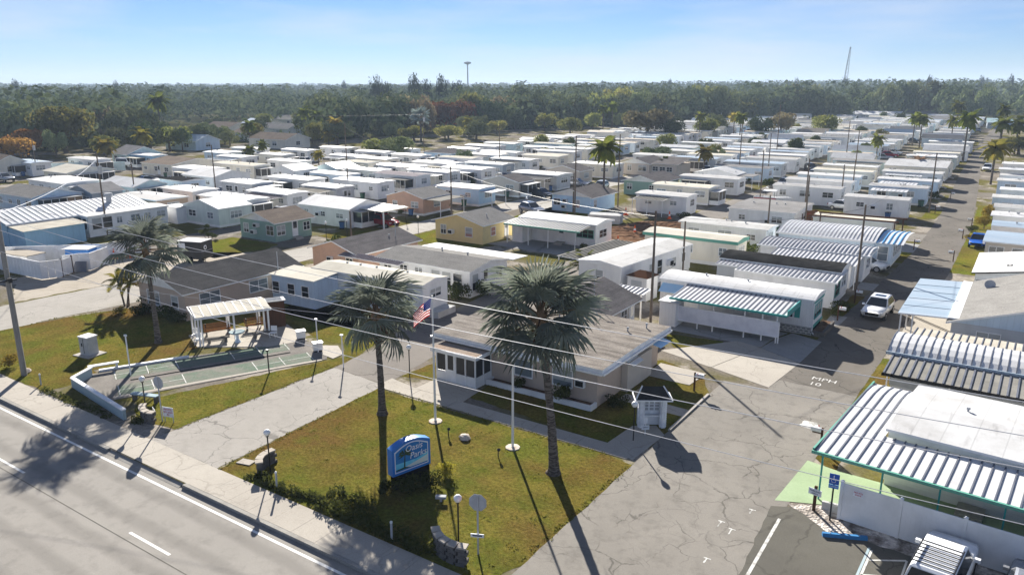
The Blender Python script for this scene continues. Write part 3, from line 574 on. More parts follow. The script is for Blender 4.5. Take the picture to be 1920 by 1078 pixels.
# screened porch of the office
px0, px1, py0, py1 = -5.2, -1.95, -6.3, -4.52
ob('porch_wall', MB().box(px0, py0, 0, px1, py0+.08, .72).box(px1-.08, py0+.08, 0, px1, py1, .72).box(px0, py0+.08, 0, px0+.08, py1, .72).mesh('porch_wall', 'white'), H.r)
ob('porch_roof', MB().box(px0-.2, py0-.25, 2.12, px1+.2, py1+.0, 2.27).mesh('porch_roof', 'sh_rust'), H.r)
ob('porch_fascia', MB().box(px0-.25, py0-.3, 2.02, px1+.25, py0-.25, 2.25).box(px1+.2, py0-.25, 2.02, px1+.25, py1, 2.25).mesh('porch_fascia', 'white_trim'), H.r)
for i in range(5): ob('post', cached('pp', lambda: MB().box(-.04, -.04, .0, .04, .04, 2.1).mesh('post', 'white_trim')), H.r, (px0+.04+(px1-px0-.08)*i/4, py0+.02, .0))
for i in range(1, 3): ob('post', CACHE['pp'], H.r, (px1-.02, py0+.02+(py1-py0-.1)*i/2, 0))
for i in range(4):
    if i == 1: continue
    ob('insect_screen', MB().box(px0+.1+i*.8, py0+.03, .73, px0+.8+i*.8, py0+.05, 2.05).mesh('insect_screen', 'screen'), H.r)
ob('screen_door', MB().box(px0+.86, py0-.03, .05, px0+1.58, py0+.0, 2.05).mesh('screen_door', 'white_trim'), H.r); ob('insect_screen', MB().box(px0+1.0, py0-.04, .9, px0+1.46, py0-.03, 1.95).mesh('insect_screen', 'screen'), H.r)
ob('insect_screen', MB().box(px1-.05, py0+.1, .73, px1-.03, py1-.05, 2.05).mesh('insect_screen', 'screen'), H.r); ob('porch_floor', MB().box(px0+.1, py0+.1, 0, px1-.1, py1, .06).mesh('porch_floor', 'concrete'), H.r)

# beige cottage above the shuffleboard court
H = Home(-56.4, 35.4, 6.6, 11.9, 2.45, 'y', 'gable', 1.15, 'stucco', 'sh_dark', 'beige stucco house with dark shingle roof behind the shuffleboard shelter', None, 'house', 'house', 0, 0, .45, gm='w_white', th=.1)
H.win('s', -1.2, 1.7, 1.15, 1.35, 'blind', 2).win('s', 1.9, .9, 1.0, 1.4, 'glass', 1)
for t in (-3.6, 1.4): H.win('e', t, 1.9, 1.0, 1.5, 'blind', 2)
H.ac('e', 5.2, .75, .9, .75, .7); H.ac('e', 4.1, 1.5, .4, .5, .2)
for k in range(4): H.ac('e', 3.0 + .35*k, 1.3 + .2*(k % 2), .22, .5, .12)
ob('meter_pipe', MB().tube([(3.42,3.6,0),(3.42,3.6,4.2)], .04, 6).tube([(3.42,4.5,.3),(3.42,4.5,2.3)], .03, 6).tube([(3.42,2.9,.2),(3.42,2.9,1.8)], .03, 6).mesh('meter_pipe', 'galv'), H.r)
# gable house behind the office
H = Home(-25.0, 48.75, 6.2, 6.0, 2.4, 'y', 'gable', 1.15, 'stucco_beige', 'sh_grey', 'beige house with grey shingle gable roof tucked behind the office', None, 'house', 'house', 0, 0, .5, gm='w_white', th=.1)
H.win('e', 1.0, 1.0, .9, 1.4).door('e', 2.4, .85, .05); H.vent(1.2, .6, 2.9, .1).vent(1.8, -1, 2.8, .07)
ob('antenna_mast', MB().tube([(1.6,-1.2,2.9),(1.6,-1.2,5.0)], .03, 6).box(1.3,-1.5,4.8,1.9,-1.45,4.9).mesh('antenna_mast', 'galv'), H.r)

# white mobile home with the turned porch beside the lane
H = Home(-40.7, 46.6, 12.5, 3.5, 2.75, 'x', 'flat', .3, 'w_white', 'roof_cream', 'white mobile home with cream roof between the beige house and the narrow lane', None, 'mobile_home', 'mobile home', 3, .45, .12)
H.win('e', 0, 1.5, .7, 1.9).win('s', 4.6, 1.2, .8, 1.8)
H.slabroof(-8.6, -4.9, -3.0, -1.77, 2.6, 2.78, 'roof_cream', 'white_trim', 0)
ob('porch_room', MB().box(-8.4, -4.7, .1, -3.2, -1.78, 2.58).mesh('porch_room', 'w_paleblue'), H.r)
for t in (-7.9, -6.0, -4.3):
    a, b = window_mesh(.8, 1.0, 'glass', 1); o = ob('window', a, H.r, (t, -4.7, 1.5)); ob('pane', b, o)
for vx in (-4, -2.4, -.5, 3): H.vent(vx, .4, 3.0, .1)
ob('hitch_block', MB().box(6.2, -1.2, 0, 7.4, 1.3, .55).mesh('hitch_block', 'breeze'), H.r)
for i in range(10):
    ob('block', cached('hb', lambda: MB().box(-.22,-.08,0,.22,.08,.18).mesh('block', 'breeze')), H.r, (-2.5 + .5*(i % 8), -1.95, .19*(i//8)))
# low grey-roofed home with dark sun porch
H = Home(-41.2, 54.2, 11.2, 6.0, 2.5, 'x', 'gable', .5, 'w_white', 'sh_light', 'long white home under pale grey low roof with dark glazed sun porch', None, 'mobile_home', 'mobile home', 0, 0, .35, th=.1)
for t in (1.6, 2.9, 4.2): H.win('s', t, 1.0, 1.5, 1.35, 'glass', 1)
for t in (-4.5, -2.4, -.5): H.win('s', t, .9, .6, 1.8)
H.win('e', -2.2, .9, 1.5, 1.35, 'glass', 1).win('e', 1.6, 1.0, .9, 1.5).door('e', -.6); H.slabroof(-5.5, 3.1, 6.2, 5.8, 2.5, 2.4, 'roof_white', 'white_trim', 0)
H.slabroof(-10.2, -4.2, -2.0, -3.05, 2.25, 2.45, 'pan_mauve', 'white_trim', .3)
H.vent(-1, 1.2, 3, .1).vent(2.5, .8, 3, .1)
# pink-brown garage house and yellow cottage
H = Home(-55.2, 54.0, 6.6, 9.2, 2.4, 'y', 'gable', 1.0, 'stucco_pink', 'sh_grey', 'pinkish block cottage with grey gable roof at the bend of the lane', None, 'house', 'house', 0, 0, .4, gm='stucco_pink')
H.win('s', 2.1, .9, 1.1, 1.3).ac('s', -.6, 1.5, .7, .5, .3); H.vent(1.5, 2, 3, .07)
ob('antenna_mast', MB().tube([(1.9,2.6,2.6),(1.9,2.6,4.6)], .035, 6).mesh('antenna_mast', 'galv'), H.r)
H = Home(-54.5, 74.4, 7.4, 6.4, 2.4, 'y', 'gable', 1.0, 'stucco_yellow', 'sh_light', 'yellow block cottage with pale grey gable roof beside a black pole', None, 'house', 'house', 0, 0, .4, gm='stucco_yellow')
H.win('s', -2.4, .8, 1.1, 1.35).win('s', 1.6, 1.0, 1.1, 1.35, 'pink_curtain', 1).win('e', -1, .9, 1.0, 1.35, 'pink_curtain', 1).ac('s', -1.0, 1.2).door('e', 1.9); H.vent(2, 0, 3, .08)
# green, blue, sage and other cottages
H = Home(-76.6, 61.2, 6.7, 5.8, 2.45, 'y', 'gable', 1.0, 'stucco_green', 'sh_brown', 'sage green cottage with mossy brown roof and white window surrounds', None, 'house', 'house', 0, 0, .45, gm='w_white')
H.win('s', -2.2, .9, 1.1, 1.35).win('s', 2.4, 1.3, 1.15, 1.4).win('e', -2.0, 1.2, 1.15, 1.4).win('e', 2.1, 1.0, 1.0, 1.4).ac('s', .1, 1.9).ac('s', -.5, 1.0); H.door('e', .2)
H = Home(-54.6, 102.2, 6.8, 8.0, 2.45, 'y', 'gable', 1.0, 'stucco_blue', 'sh_grey', 'light blue cottage with grey gable roof beside stacked slabs', None, 'house', 'house', 0, 0, .45, gm='w_white')
H.win('s', -2.5, 1.1, .9, 1.4).win('s', .9, 1.2, 1.1, 1.35, 'pink_curtain', 2).win('e', -2.6, .8, 1.0, 1.4).ac('s', -.9, 1.7).ac('s', -1.1, .8)
H = Home(-53.6, 125.0, 6.6, 9.0, 2.4, 'y', 'gable', 1.0, 'stucco_green', 'sh_grey', 'green cottage with grey gable roof behind the white carport home', None, 'house', 'house', 0, 0, .45, gm='w_white'); H.win('s', -2.2, .9, 1.0).win('s', 2.0, .8, .8)
H = Home(-68.4, 154.0, 6.4, 9.0, 2.4, 'y', 'gable', 1.0, 'stucco_beige', 'sh_grey', 'taupe house with two grey roofs behind the green cottage', None, 'house', 'house', 0, 0, .45, gm='w_white'); H.win('s', -1.4, .9, 1.2).win('s', 1.6, 1.8, 1.2)
H.slabroof(3.5, -4.2, 9.6, 4.2, 2.5, 3.4, 'sh_grey', 'white_trim', 0); ob('wing', MB().box(3.21, -3.9, 0, 9.2, 4, 2.42).mesh('wing', 'stucco_beige'), H.r)
for t in (4.4, 6.0, 7.6): a, b = window_mesh(1.2, .9, 'glass', 2); o = ob('window', a, H.r, (t, -3.9, 1.45)); ob('pane', b, o)

# white home with the wide carport beside the dug-up lot
H = Home(-42.2, 80.4, 10.6, 4.2, 2.7, 'x', 'flat', .35, 'w_white', 'roof_white', 'white home with grey ribbed carport beside the dug-up lot', None, 'mobile_home', 'mobile home', 0, .3, .3)
H.win('e', -.2, 1.8, .9, 1.5, 'glass', 2).win('s', 3.9, 2.2, .9, 1.6, 'glass', 3, 'green_trim').door('s', .6)
panels(H.r, (-5.5, -5.6, 2.42), 0, ((0, 0), (1.7, .16), (3.5, .32)), 25, .42, ('pan_grey', 'rib_white'), .06, .06)
H.post([(-5.3, -5.3), (-2.2, -5.3), (.6, -5.3), (4.3, -5.3)], 2.4); ob('carport_beam', MB().box(-5.6, -5.66, 2.3, 5.1, -5.58, 2.5).mesh('carport_beam', 'green_trim'), H.r)
ob('store_room', MB().box(-5.2, -4.3, 0, -3.7, -2.12, 2.35).mesh('store_room', 'w_white'), H.r); slab([(-54.5,75.2),(-43.5,74.6),(-43.6,80.2),(-53,80.2)], .02, 'slab_grey')
# white home set end-on with the brown-roofed shed
H = Home(-29.2, 62.4, 4.7, 13.6, 2.75, 'y', 'flat', .3, 'w_white', 'roof_white', 'long white mobile home set end-on with a brown-roofed shed on its side', None, 'mobile_home', 'mobile home', -6, .3, .15)
H.win('s', 0, .8, 1.2, 1.6, 'glass', 1)
for t, w_, h_ in ((-1.4, .6, 1.1), (.3, .9, 1.4), (3.2, .8, .9)): H.win('e', t, w_, h_, 1.6, 'glass', 1)
H.door('e', 5.2); H.ac('e', 2.2, 1.7, .8, .6, .35)
H.slabroof(-6.0, -5.4, -2.37, 5.0, 2.45, 2.5, 'pan_grey', 'white_trim', .4); H.post([(-5.9, -5.2), (-5.9, 0), (-5.9, 4.8)], 2.42)
o = thing('garden_shed', 'small white shed with dark brown hipped roof beside the end-on home', 'shed', (-28.2, 63.2, 0), -6)
ob('wall', MB().box(-1.0, -1.0, 0, 1.0, 1.0, 2.15).mesh('wall', 'w_white_v'), o); ob('roof', MB().add([(-1.15,-1.15,2.15),(1.15,-1.15,2.15),(1.15,1.15,2.15),(-1.15,1.15,2.15),(-.3,0,2.6),(.3,0,2.6)], [(3,2,1,0),(0,1,5,4),(1,2,5),(2,3,4,5),(3,0,4)]).mesh('roof', 'brown_wood'), o)
ob('roller_door', MB().box(-.6, -1.03, .05, .5, -1.0, 1.8).mesh('roller_door', 'w_grey'), o)
o = thing('patio_cover', 'small white ribbed patio cover on a single post behind the grey gable house', 'patio cover', (-26.4, 57.2, 0))
panels(o, (-1.4, -.9, 2.3), 0, ((0, 0), (1.7, .12)), 7, .4, ('pan_white', 'rib_dark'), .08, .06); ob('post', MB().box(1.1, -.8, 0, 1.2, -.7, 2.3).mesh('post', 'white_trim'), o); ob('post', MB().box(-1.3, -.8, 0, -1.2, -.7, 2.3).mesh('post', 'white_trim'), o)

# teal-trimmed mobile home with the screened carport
H = Home(-12.6, 60.5, 12.7, 3.4, 2.75, 'x', 'arch', .3, 'w_white_v', 'roof_white', 'white mobile home with teal trim and screened striped carport beside the lane', None, 'mobile_home', 'mobile home', 0, .6, .12, trim='white_trim', skm='dark', th=.1)
ob('trim_band', MB().box(6.36, -1.72, 2.45, 6.4, 1.72, 2.62).mesh('trim_band', 'teal_paint'), H.r); ob('trim_band', MB().box(6.36, -1.72, .5, 6.4, 1.72, .72).mesh('trim_band', 'teal_paint'), H.r)
H.win('e', -.1, 2.2, 1.0, 1.75, 'glass', 3, 'teal_paint').win('s', 4.1, 1.5, 1.0, 1.75, 'glass', 2).win('s', -.5, 1.8, .9, 1.75).win('s', -3.6, 1.0, .9, 1.75)
ob('shutter', MB().box(5.0, -1.75, 1.25, 5.4, -1.705, 2.3).mesh('shutter', 'teal_paint'), H.r)
H.awning('s', -5.2, 1.9, 2.45, .9, 'awning_blue', .55); H.vent(.6, .2, 3.05, .08); H.vent(-3, .2, 3.05, .08)
br = cached('breeze', lambda: MB().box(-.19,-.09,.0,.19,.05,.045).box(-.19,-.09,.135,.19,.05,.18).box(-.19,-.09,.046,-.15,.05,.134).box(.15,-.09,.046,.19,.05,.134).mesh('breeze_block', 'breeze'))
for r_ in range(3):
    for i in range(8): ob('breeze_block', br, H.r, (3.4 + .4*i + (.2 if r_ % 2 else 0), -1.72, .01 + .19*r_))
for i in range(9):
    for r_ in range(2): ob('planter_block', cached('plb', lambda: MB().box(-.1,-.19,0,.1,.19,.2).mesh('planter_block', 'block')), H.r, (7.25, -1.6 + .4*i + .1*r_, .21*r_))
for i in range(2):
    for r_ in range(2): ob('planter_block', cached('plb2', lambda: MB().box(-.19,-.1,0,.19,.1,.2).mesh('planter_block', 'block')), H.r, (6.65 + .42*i, -1.75, .21*r_))
ob('planter_soil', MB().box(6.45, -1.62, 0, 7.13, 1.7, .38).mesh('planter_soil', 'mulch'), H.r); ob('downpipe', MB().tube([(6.42,-1.74,2.6),(6.42,-1.74,.35),(6.6,-2.0,.2)], .04, 6).mesh('downpipe', 'white_trim'), H.r)
panels(H.r, (-3.9, -5.45, 2.36), 0, ((0, 0), (4.2, .3)), 24, .385, ('pan_white', 'rib_dark'), .10, .04)
ob('carport_beam', MB().box(-3.95, -5.55, 2.22, 5.36, -5.44, 2.38).box(5.34, -5.44, 2.25, 5.42, -1.7, 2.72).mesh('carport_beam', 'teal_paint'), H.r)
H.post([(-1.6, -5.2), (-.35, -5.2), (2.15, -5.2), (3.5, -5.2), (4.6, -5.2)], 2.3, w=.09)
ob('privacy_screen', MB().box(-3.3, -5.3, .55, 4.75, -5.27, 1.68).mesh('privacy_screen', 'lattice'), H.r)
ob('screen_rail', MB().box(-3.3, -5.33, 1.68, 4.78, -5.25, 1.74).box(-3.3, -5.33, .49, 4.78, -5.25, .55).box(4.75, -5.33, .05, 4.84, -5.25, 1.74).mesh('screen_rail', 'white_trim'), H.r)
o = thing('garden_shed', 'pale grey upright shed at the left end of the teal carport', 'shed', (-22.85, 57.2, 0))
ob('wall', MB().box(-.7, -.85, .05, .7, .85, 2.0).mesh('wall', 'w_white_v'), o); ob('roof', MB().box(-.8, -.95, 2.0, .8, .95, 2.1).mesh('roof', 'roof_white'), o); ob('door', MB().box(.7, -.4, .1, .72, .4, 1.85).mesh('door', 'white'), o); ob('handle', MB().box(.72, .25, .95, .76, .3, 1.1).mesh('handle', 'dark'), o)

# dark-roofed home with the white carport, its rib shadows painted dark
H = Home(-12.9, 71.3, 10.9, 4.0, 2.7, 'x', 'arch', .35, 'w_white', 'roof_dark', 'white mobile home with black bowed roof and shadow-striped front roof', None, 'mobile_home', 'mobile home', 0, .4, .12)
H.win('e', 0, 1.6, 1.0, 1.7, 'blind', 2)
ob('sun_room', MB().box(-3.3, -4.35, .05, 5.55, -2.02, 2.4).mesh('sun_room', 'w_white'), H.r)
a, b = window_mesh(1.7, 1.1, 'glass', 1, 'green_trim'); o = ob('window', a, H.r, (5.56, -3.2, 1.6), (0,0,R(90))); ob('pane', b, o)
panels(H.r, (-3.0, -4.7, 2.5), 0, ((0, 0), (2.4, .16), (4.6, .25)), 22, .40, ('pan_white', 'rib_dark'), .16, .05); panels(H.r, (-5.4, -3.4, 2.55), 0, ((0, 0), (3.4, .2)), 6, .40, ('pan_white', 'rib_dark'), .16, .05)
ob('fascia', MB().box(-3.05, -4.78, 2.36, 5.85, -4.7, 2.52).box(-5.45, -3.48, 2.4, -3.06, -3.4, 2.56).mesh('fascia', 'white_trim'), H.r)
ob('wall_panel', MB().box(-5.3, -3.3, .1, -3.32, -2.02, 2.5).mesh('wall_panel', 'w_grey'), H.r)
# two-tier striped roof home
H = Home(-12.5, 80.6, 10.2, 4.6, 2.7, 'x', 'none', 0, 'w_white', 'roof_white', 'white mobile home with two tiers of striped roof panels beside a black pole', None, 'mobile_home', 'mobile home', 0, .4, .2)
panels(H.r, (-5.3, -2.6, 2.74), 0, ((0, 0), (1.6, .22), (2.6, .28), (3.6, .22), (5.2, 0)), 27, .40, ('pan_white', 'rib_dark'), .13, .06)
ob('fascia', MB().box(-5.4, -2.7, 2.58, 5.6, -2.6, 2.76).box(5.5, -2.59, 2.58, 5.6, 2.6, 2.76).mesh('fascia', 'white_trim'), H.r)
panels(H.r, (-3.2, -6.2, 2.35), 0, ((0, 0), (3.5, .3)), 20, .41, ('pan_white', 'rib_dark'), .10, .05); H.post([(5, -6), (1, -6), (-3, -6)], 2.34); H.win('e', 0, 1.8, 1.0, 1.6, 'glass', 2)
ob('sun_room', MB().box(-3.1, -5.9, .05, 4.6, -2.4, 2.3).mesh('sun_room', 'w_white'), H.r)
# blue home with the bowed panel roof
H = Home(-12.95, 88.3, 10.0, 8.6, 2.75, 'x', 'none', 0, 'w_paleblue', 'roof_white', 'pale blue wide home with bowed white panel roof and glazed end porch', None, 'mobile_home', 'mobile home', 0, .3, .2)
panels(H.r, (-5.2, -4.5, 2.8), 0, ((0, 0), (1.6, .35), (3.2, .56), (4.5, .62), (5.8, .56), (7.4, .35), (9, 0)), 26, .40, ('pan_white', 'rib_soft'), .06, .05)
ob('fascia', MB().box(-5.25, -4.6, 2.62, 5.2, -4.5, 2.82).mesh('fascia', 'white_trim'), H.r)
ob('porch_room', MB().box(5.01, -3.9, .25, 6.75, 3.8, 2.6).mesh('porch_room', 'w_paleblue'), H.r); ob('porch_base', MB().box(5.02, -3.85, 0, 6.7, 3.75, .25).mesh('porch_base', 'white'), H.r)
panels(H.r, (5.25, -4.4, 2.7), 0, ((0, 0), (2.5, .3), (4.2, .4), (6, .3), (8.6, 0)), 5, .52, ('pan_white', 'rib_blue'), .09, .08)
for t, f in ((-2.2, 'e'), (-.8, 'e'), (.6, 'e'), (2.0, 'e')): a, b = window_mesh(.9, 1.15, 'glass', 1); o = ob('window', a, H.r, (6.75, t, 1.55), (0,0,R(90))); ob('pane', b, o)
a, b = window_mesh(.95, 1.5, 'blind', 1); o = ob('window', a, H.r, (5.9, -3.9, 1.5)); ob('pane', b, o)
for t in (-3.5, 1.0, 3.4): H.win('s', t, 1.6, .8, 1.7, 'blind', 2)

# ---- right side of the street
H = Home(5.6, 38.0, 9.3, 7.0, 2.85, 'x', 'flat', .16, 'w_white', 'roof_white', 'white mobile home ringed by wide white carport behind the white fence', None, 'mobile_home', 'mobile home', -4.5, .3, .12)
L2, W2 = H.L/2, H.W/2
panels(H.r, (-L2-2.35, -W2-3.55, 2.5), 0, ((0, 0), (3.3, .13)), 27, .45, ('pan_white', 'rib_dark'), .065, .04)
panels(H.r, (-L2-2.35, -W2-.23, 2.63), 0, ((0, 0), (5.0, .1), (6.2, .02), (7.4, -.2)), 5, .45, ('pan_white', 'rib_dark'), .065, .04)
ob('gutter', MB().box(-L2-2.45, -W2-3.68, 2.38, 7.4, -W2-3.55, 2.52).box(-L2-2.45, -W2-3.54, 2.4, -L2-2.36, 3.6, 2.6).mesh('gutter', 'green_trim'), H.r)
H.post([(-L2-2.0, -W2-3.35), (-L2+.6, -W2-3.35), (-L2+2.9, -W2-3.35), (-L2+5.3, -W2-3.35), (-L2+8, -W2-3.35)], 2.45, 'teal_paint', .07); H.post([(-L2-2.1, 1.5)], 2.5)
H.vent(1.6, -1.2, 3.06, .14); H.vent(-2, .8, 3.06, .08); H.win('s', -2.5, 1.4, .9).win('s', 1, 1.4, .9).door('s', -.8)
ob('service_pipe', MB().tube([(-4.3,-6.2,.4),(4,-6.3,.4)], .1, 6).mesh('service_pipe', 'white'), H.r)
H = Home(5.5, 51.8, 11.2, 4.0, 2.6, 'x', 'none', 0, 'w_grey', 'roof_white', 'mobile home under bowed white panel roof between two tan panel carports', None, 'mobile_home', 'mobile home', -1, .3, .12)
panels(H.r, (-5.9, -2.3, 2.62), 0, ((0, 0), (.5, .22), (1.2, .4), (2.2, .5), (3.2, .42), (4.0, .22), (4.5, 0)), 25, .46, ('pan_white', 'rib_dark'), .05, .035)
ob('fascia', MB().box(-5.95, -2.4, 2.44, 6, -2.3, 2.64).mesh('fascia', 'roof_bluegrey'), H.r)
panels(H.r, (-5.55, -5.6, 2.28), 0, ((0, 0), (3.2, .2)), 26, .45, ('pan_grey', 'rib_dark'), .09, .05); panels(H.r, (-5.2, 2.35, 2.45), 0, ((0, 0), (2.9, -.12)), 25, .45, ('pan_tan', 'rib_dark'), .06, .045)
ob('gutter', MB().box(-5.6, -5.72, 2.14, 6, -5.6, 2.3).mesh('gutter', 'dark'), H.r); H.post([(-5.3, -5.4), (-2, -5.4), (2, -5.4)], 2.2, 'white_trim')
H.win('w', 0, 1.2, .8).win('s', -3, 1.3, .9)
# gable house with the blue-grey porch
H = Home(7.4, 61.6, 10.7, 12.8, 2.45, 'y', 'gable', 1.75, 'w_grey', 'sh_light', 'house with pale shingle gable and flat blue-grey metal porch beside the lane', None, 'house', 'house', 0, 0, .35, gm='w_paleblue')
ob('porch_roof', MB().add([(-8.9,-6.2,2.4),(-5.6,-6.2,2.55),(-5.6,6.4,2.55),(-8.9,6.4,2.4),(-8.9,-6.2,2.5),(-5.6,-6.2,2.65),(-5.6,6.4,2.65),(-8.9,6.4,2.5)], [(0,3,2,1),(4,5,6,7),(0,1,5,4),(1,2,6,5),(2,3,7,6),(3,0,4,7)], [1,0,1,1,1,1]).mesh('porch_roof', ('roof_bluegrey', 'white_trim')), H.r)
for i in range(1, 5): ob('roof_seam', cached('seam', lambda: MB().add([(-8.85,-.02,2.5),(-5.62,-.02,2.65),(-5.62,.02,2.65),(-8.85,.02,2.5),(-8.85,-.02,2.53),(-5.62,-.02,2.68),(-5.62,.02,2.68),(-8.85,.02,2.53)], [(4,5,6,7),(0,1,5,4),(2,3,7,6),(3,0,4,7),(1,2,6,5)]).mesh('roof_seam', 'roof_bluegrey')), H.r, (0, -6.2 + 2.52*i, 0))
ob('roof_flashing', MB().box(-5.62, -6.3, 2.62, -4.9, 6.45, 2.72).mesh('roof_flashing', 'white'), H.r)
H.post([(-8.7, -6), (-8.7, -2), (-8.7, 2), (-8.7, 6), (-7.9, -6)], 2.4, w=.1); ob('porch_floor', MB().box(-8.8, -6.1, 0, -5.4, 6.2, .12).mesh('porch_floor', 'slab'), H.r); H.win('s', -3, 1.4, 1.0).win('w', 0, 1.5, 1).door('w', 3)
ob('satellite_dish', MB().lathe([(.02,0),(.25,.05),(.4,.16),(.38,.17),(.02,.03)], 12).xf(Matrix.Translation((-3.6, 3.4, 3.3)) @ Matrix.Rotation(R(60), 4, 'X')).mesh('satellite_dish', 'galv'), H.r)
H = Home(6.6, 79.8, 9.6, 9.6, 2.4, 'y', 'gable', .75, 'w_white', 'roof_white', 'house with smooth white low gable roof over dark porch windows', None, 'house', 'house', 0, 0, .3, trim='dark')
for t in (-4.0, -2.4, -.8): H.win('s', t, 1.3, 1.0, 1.35, 'glass', 1)
lettering('8', (-2.3, -2.4, 2.93), 1.2, 'dark', H.r, (R(8), R(-8), 0), 'roof_number')
H = Home(7.0, 95.8, 10.1, 7.0, 2.6, 'x', 'flat', .15, 'stucco_beige', 'roof_bluegrey', 'tan home with flat grey metal roof beside the small blue car', None, 'mobile_home', 'mobile home', 0, .0, .3)
H.win('s', -4.0, 1.3, 1.1, 1.6, 'glass', 2).win('s', -2.1, .9, 1.1, 1.6, 'glass', 1).win('s', 2, 1.4, .8)

# ------------------------------------------------------------------ rows of homes
ORD = ['nearest', 'second', 'third', 'fourth', 'fifth', 'sixth', 'seventh', 'eighth', 'ninth', 'tenth', 'eleventh', 'twelfth', 'thirteenth', 'fourteenth', 'fifteenth', 'sixteenth']
CN = {'w_white': 'white', 'w_cream': 'cream', 'w_paleblue': 'pale blue', 'w_blue': 'blue', 'w_grey': 'grey', 'w_slate': 'slate grey', 'w_sage': 'sage', 'w_aqua': 'aqua', 'stucco_beige': 'beige', 'stucco_pink': 'pinkish', 'w_white_v': 'ribbed white', 'w_deepblue': 'deep blue', 'w_green': 'green', 'stucco_tan': 'tan', 'stucco_blue': 'light blue'}
RN = {'roof_white': 'white roof', 'roof_cream': 'cream roof', 'roof_grey': 'grey roof', 'roof_dark': 'dark roof', 'sh_grey': 'grey shingle roof', 'sh_brown': 'brown shingle roof', 'sh_light': 'pale shingle roof', 'roof_teal': 'teal roof', 'roof_bluegrey': 'blue-grey roof', 'sh_dark': 'dark shingle roof', 'pan_mauve': 'mauve roof', 'pan_grey': 'grey ribbed roof', 'pan_tan': 'tan roof'}
hr = random.Random(21)
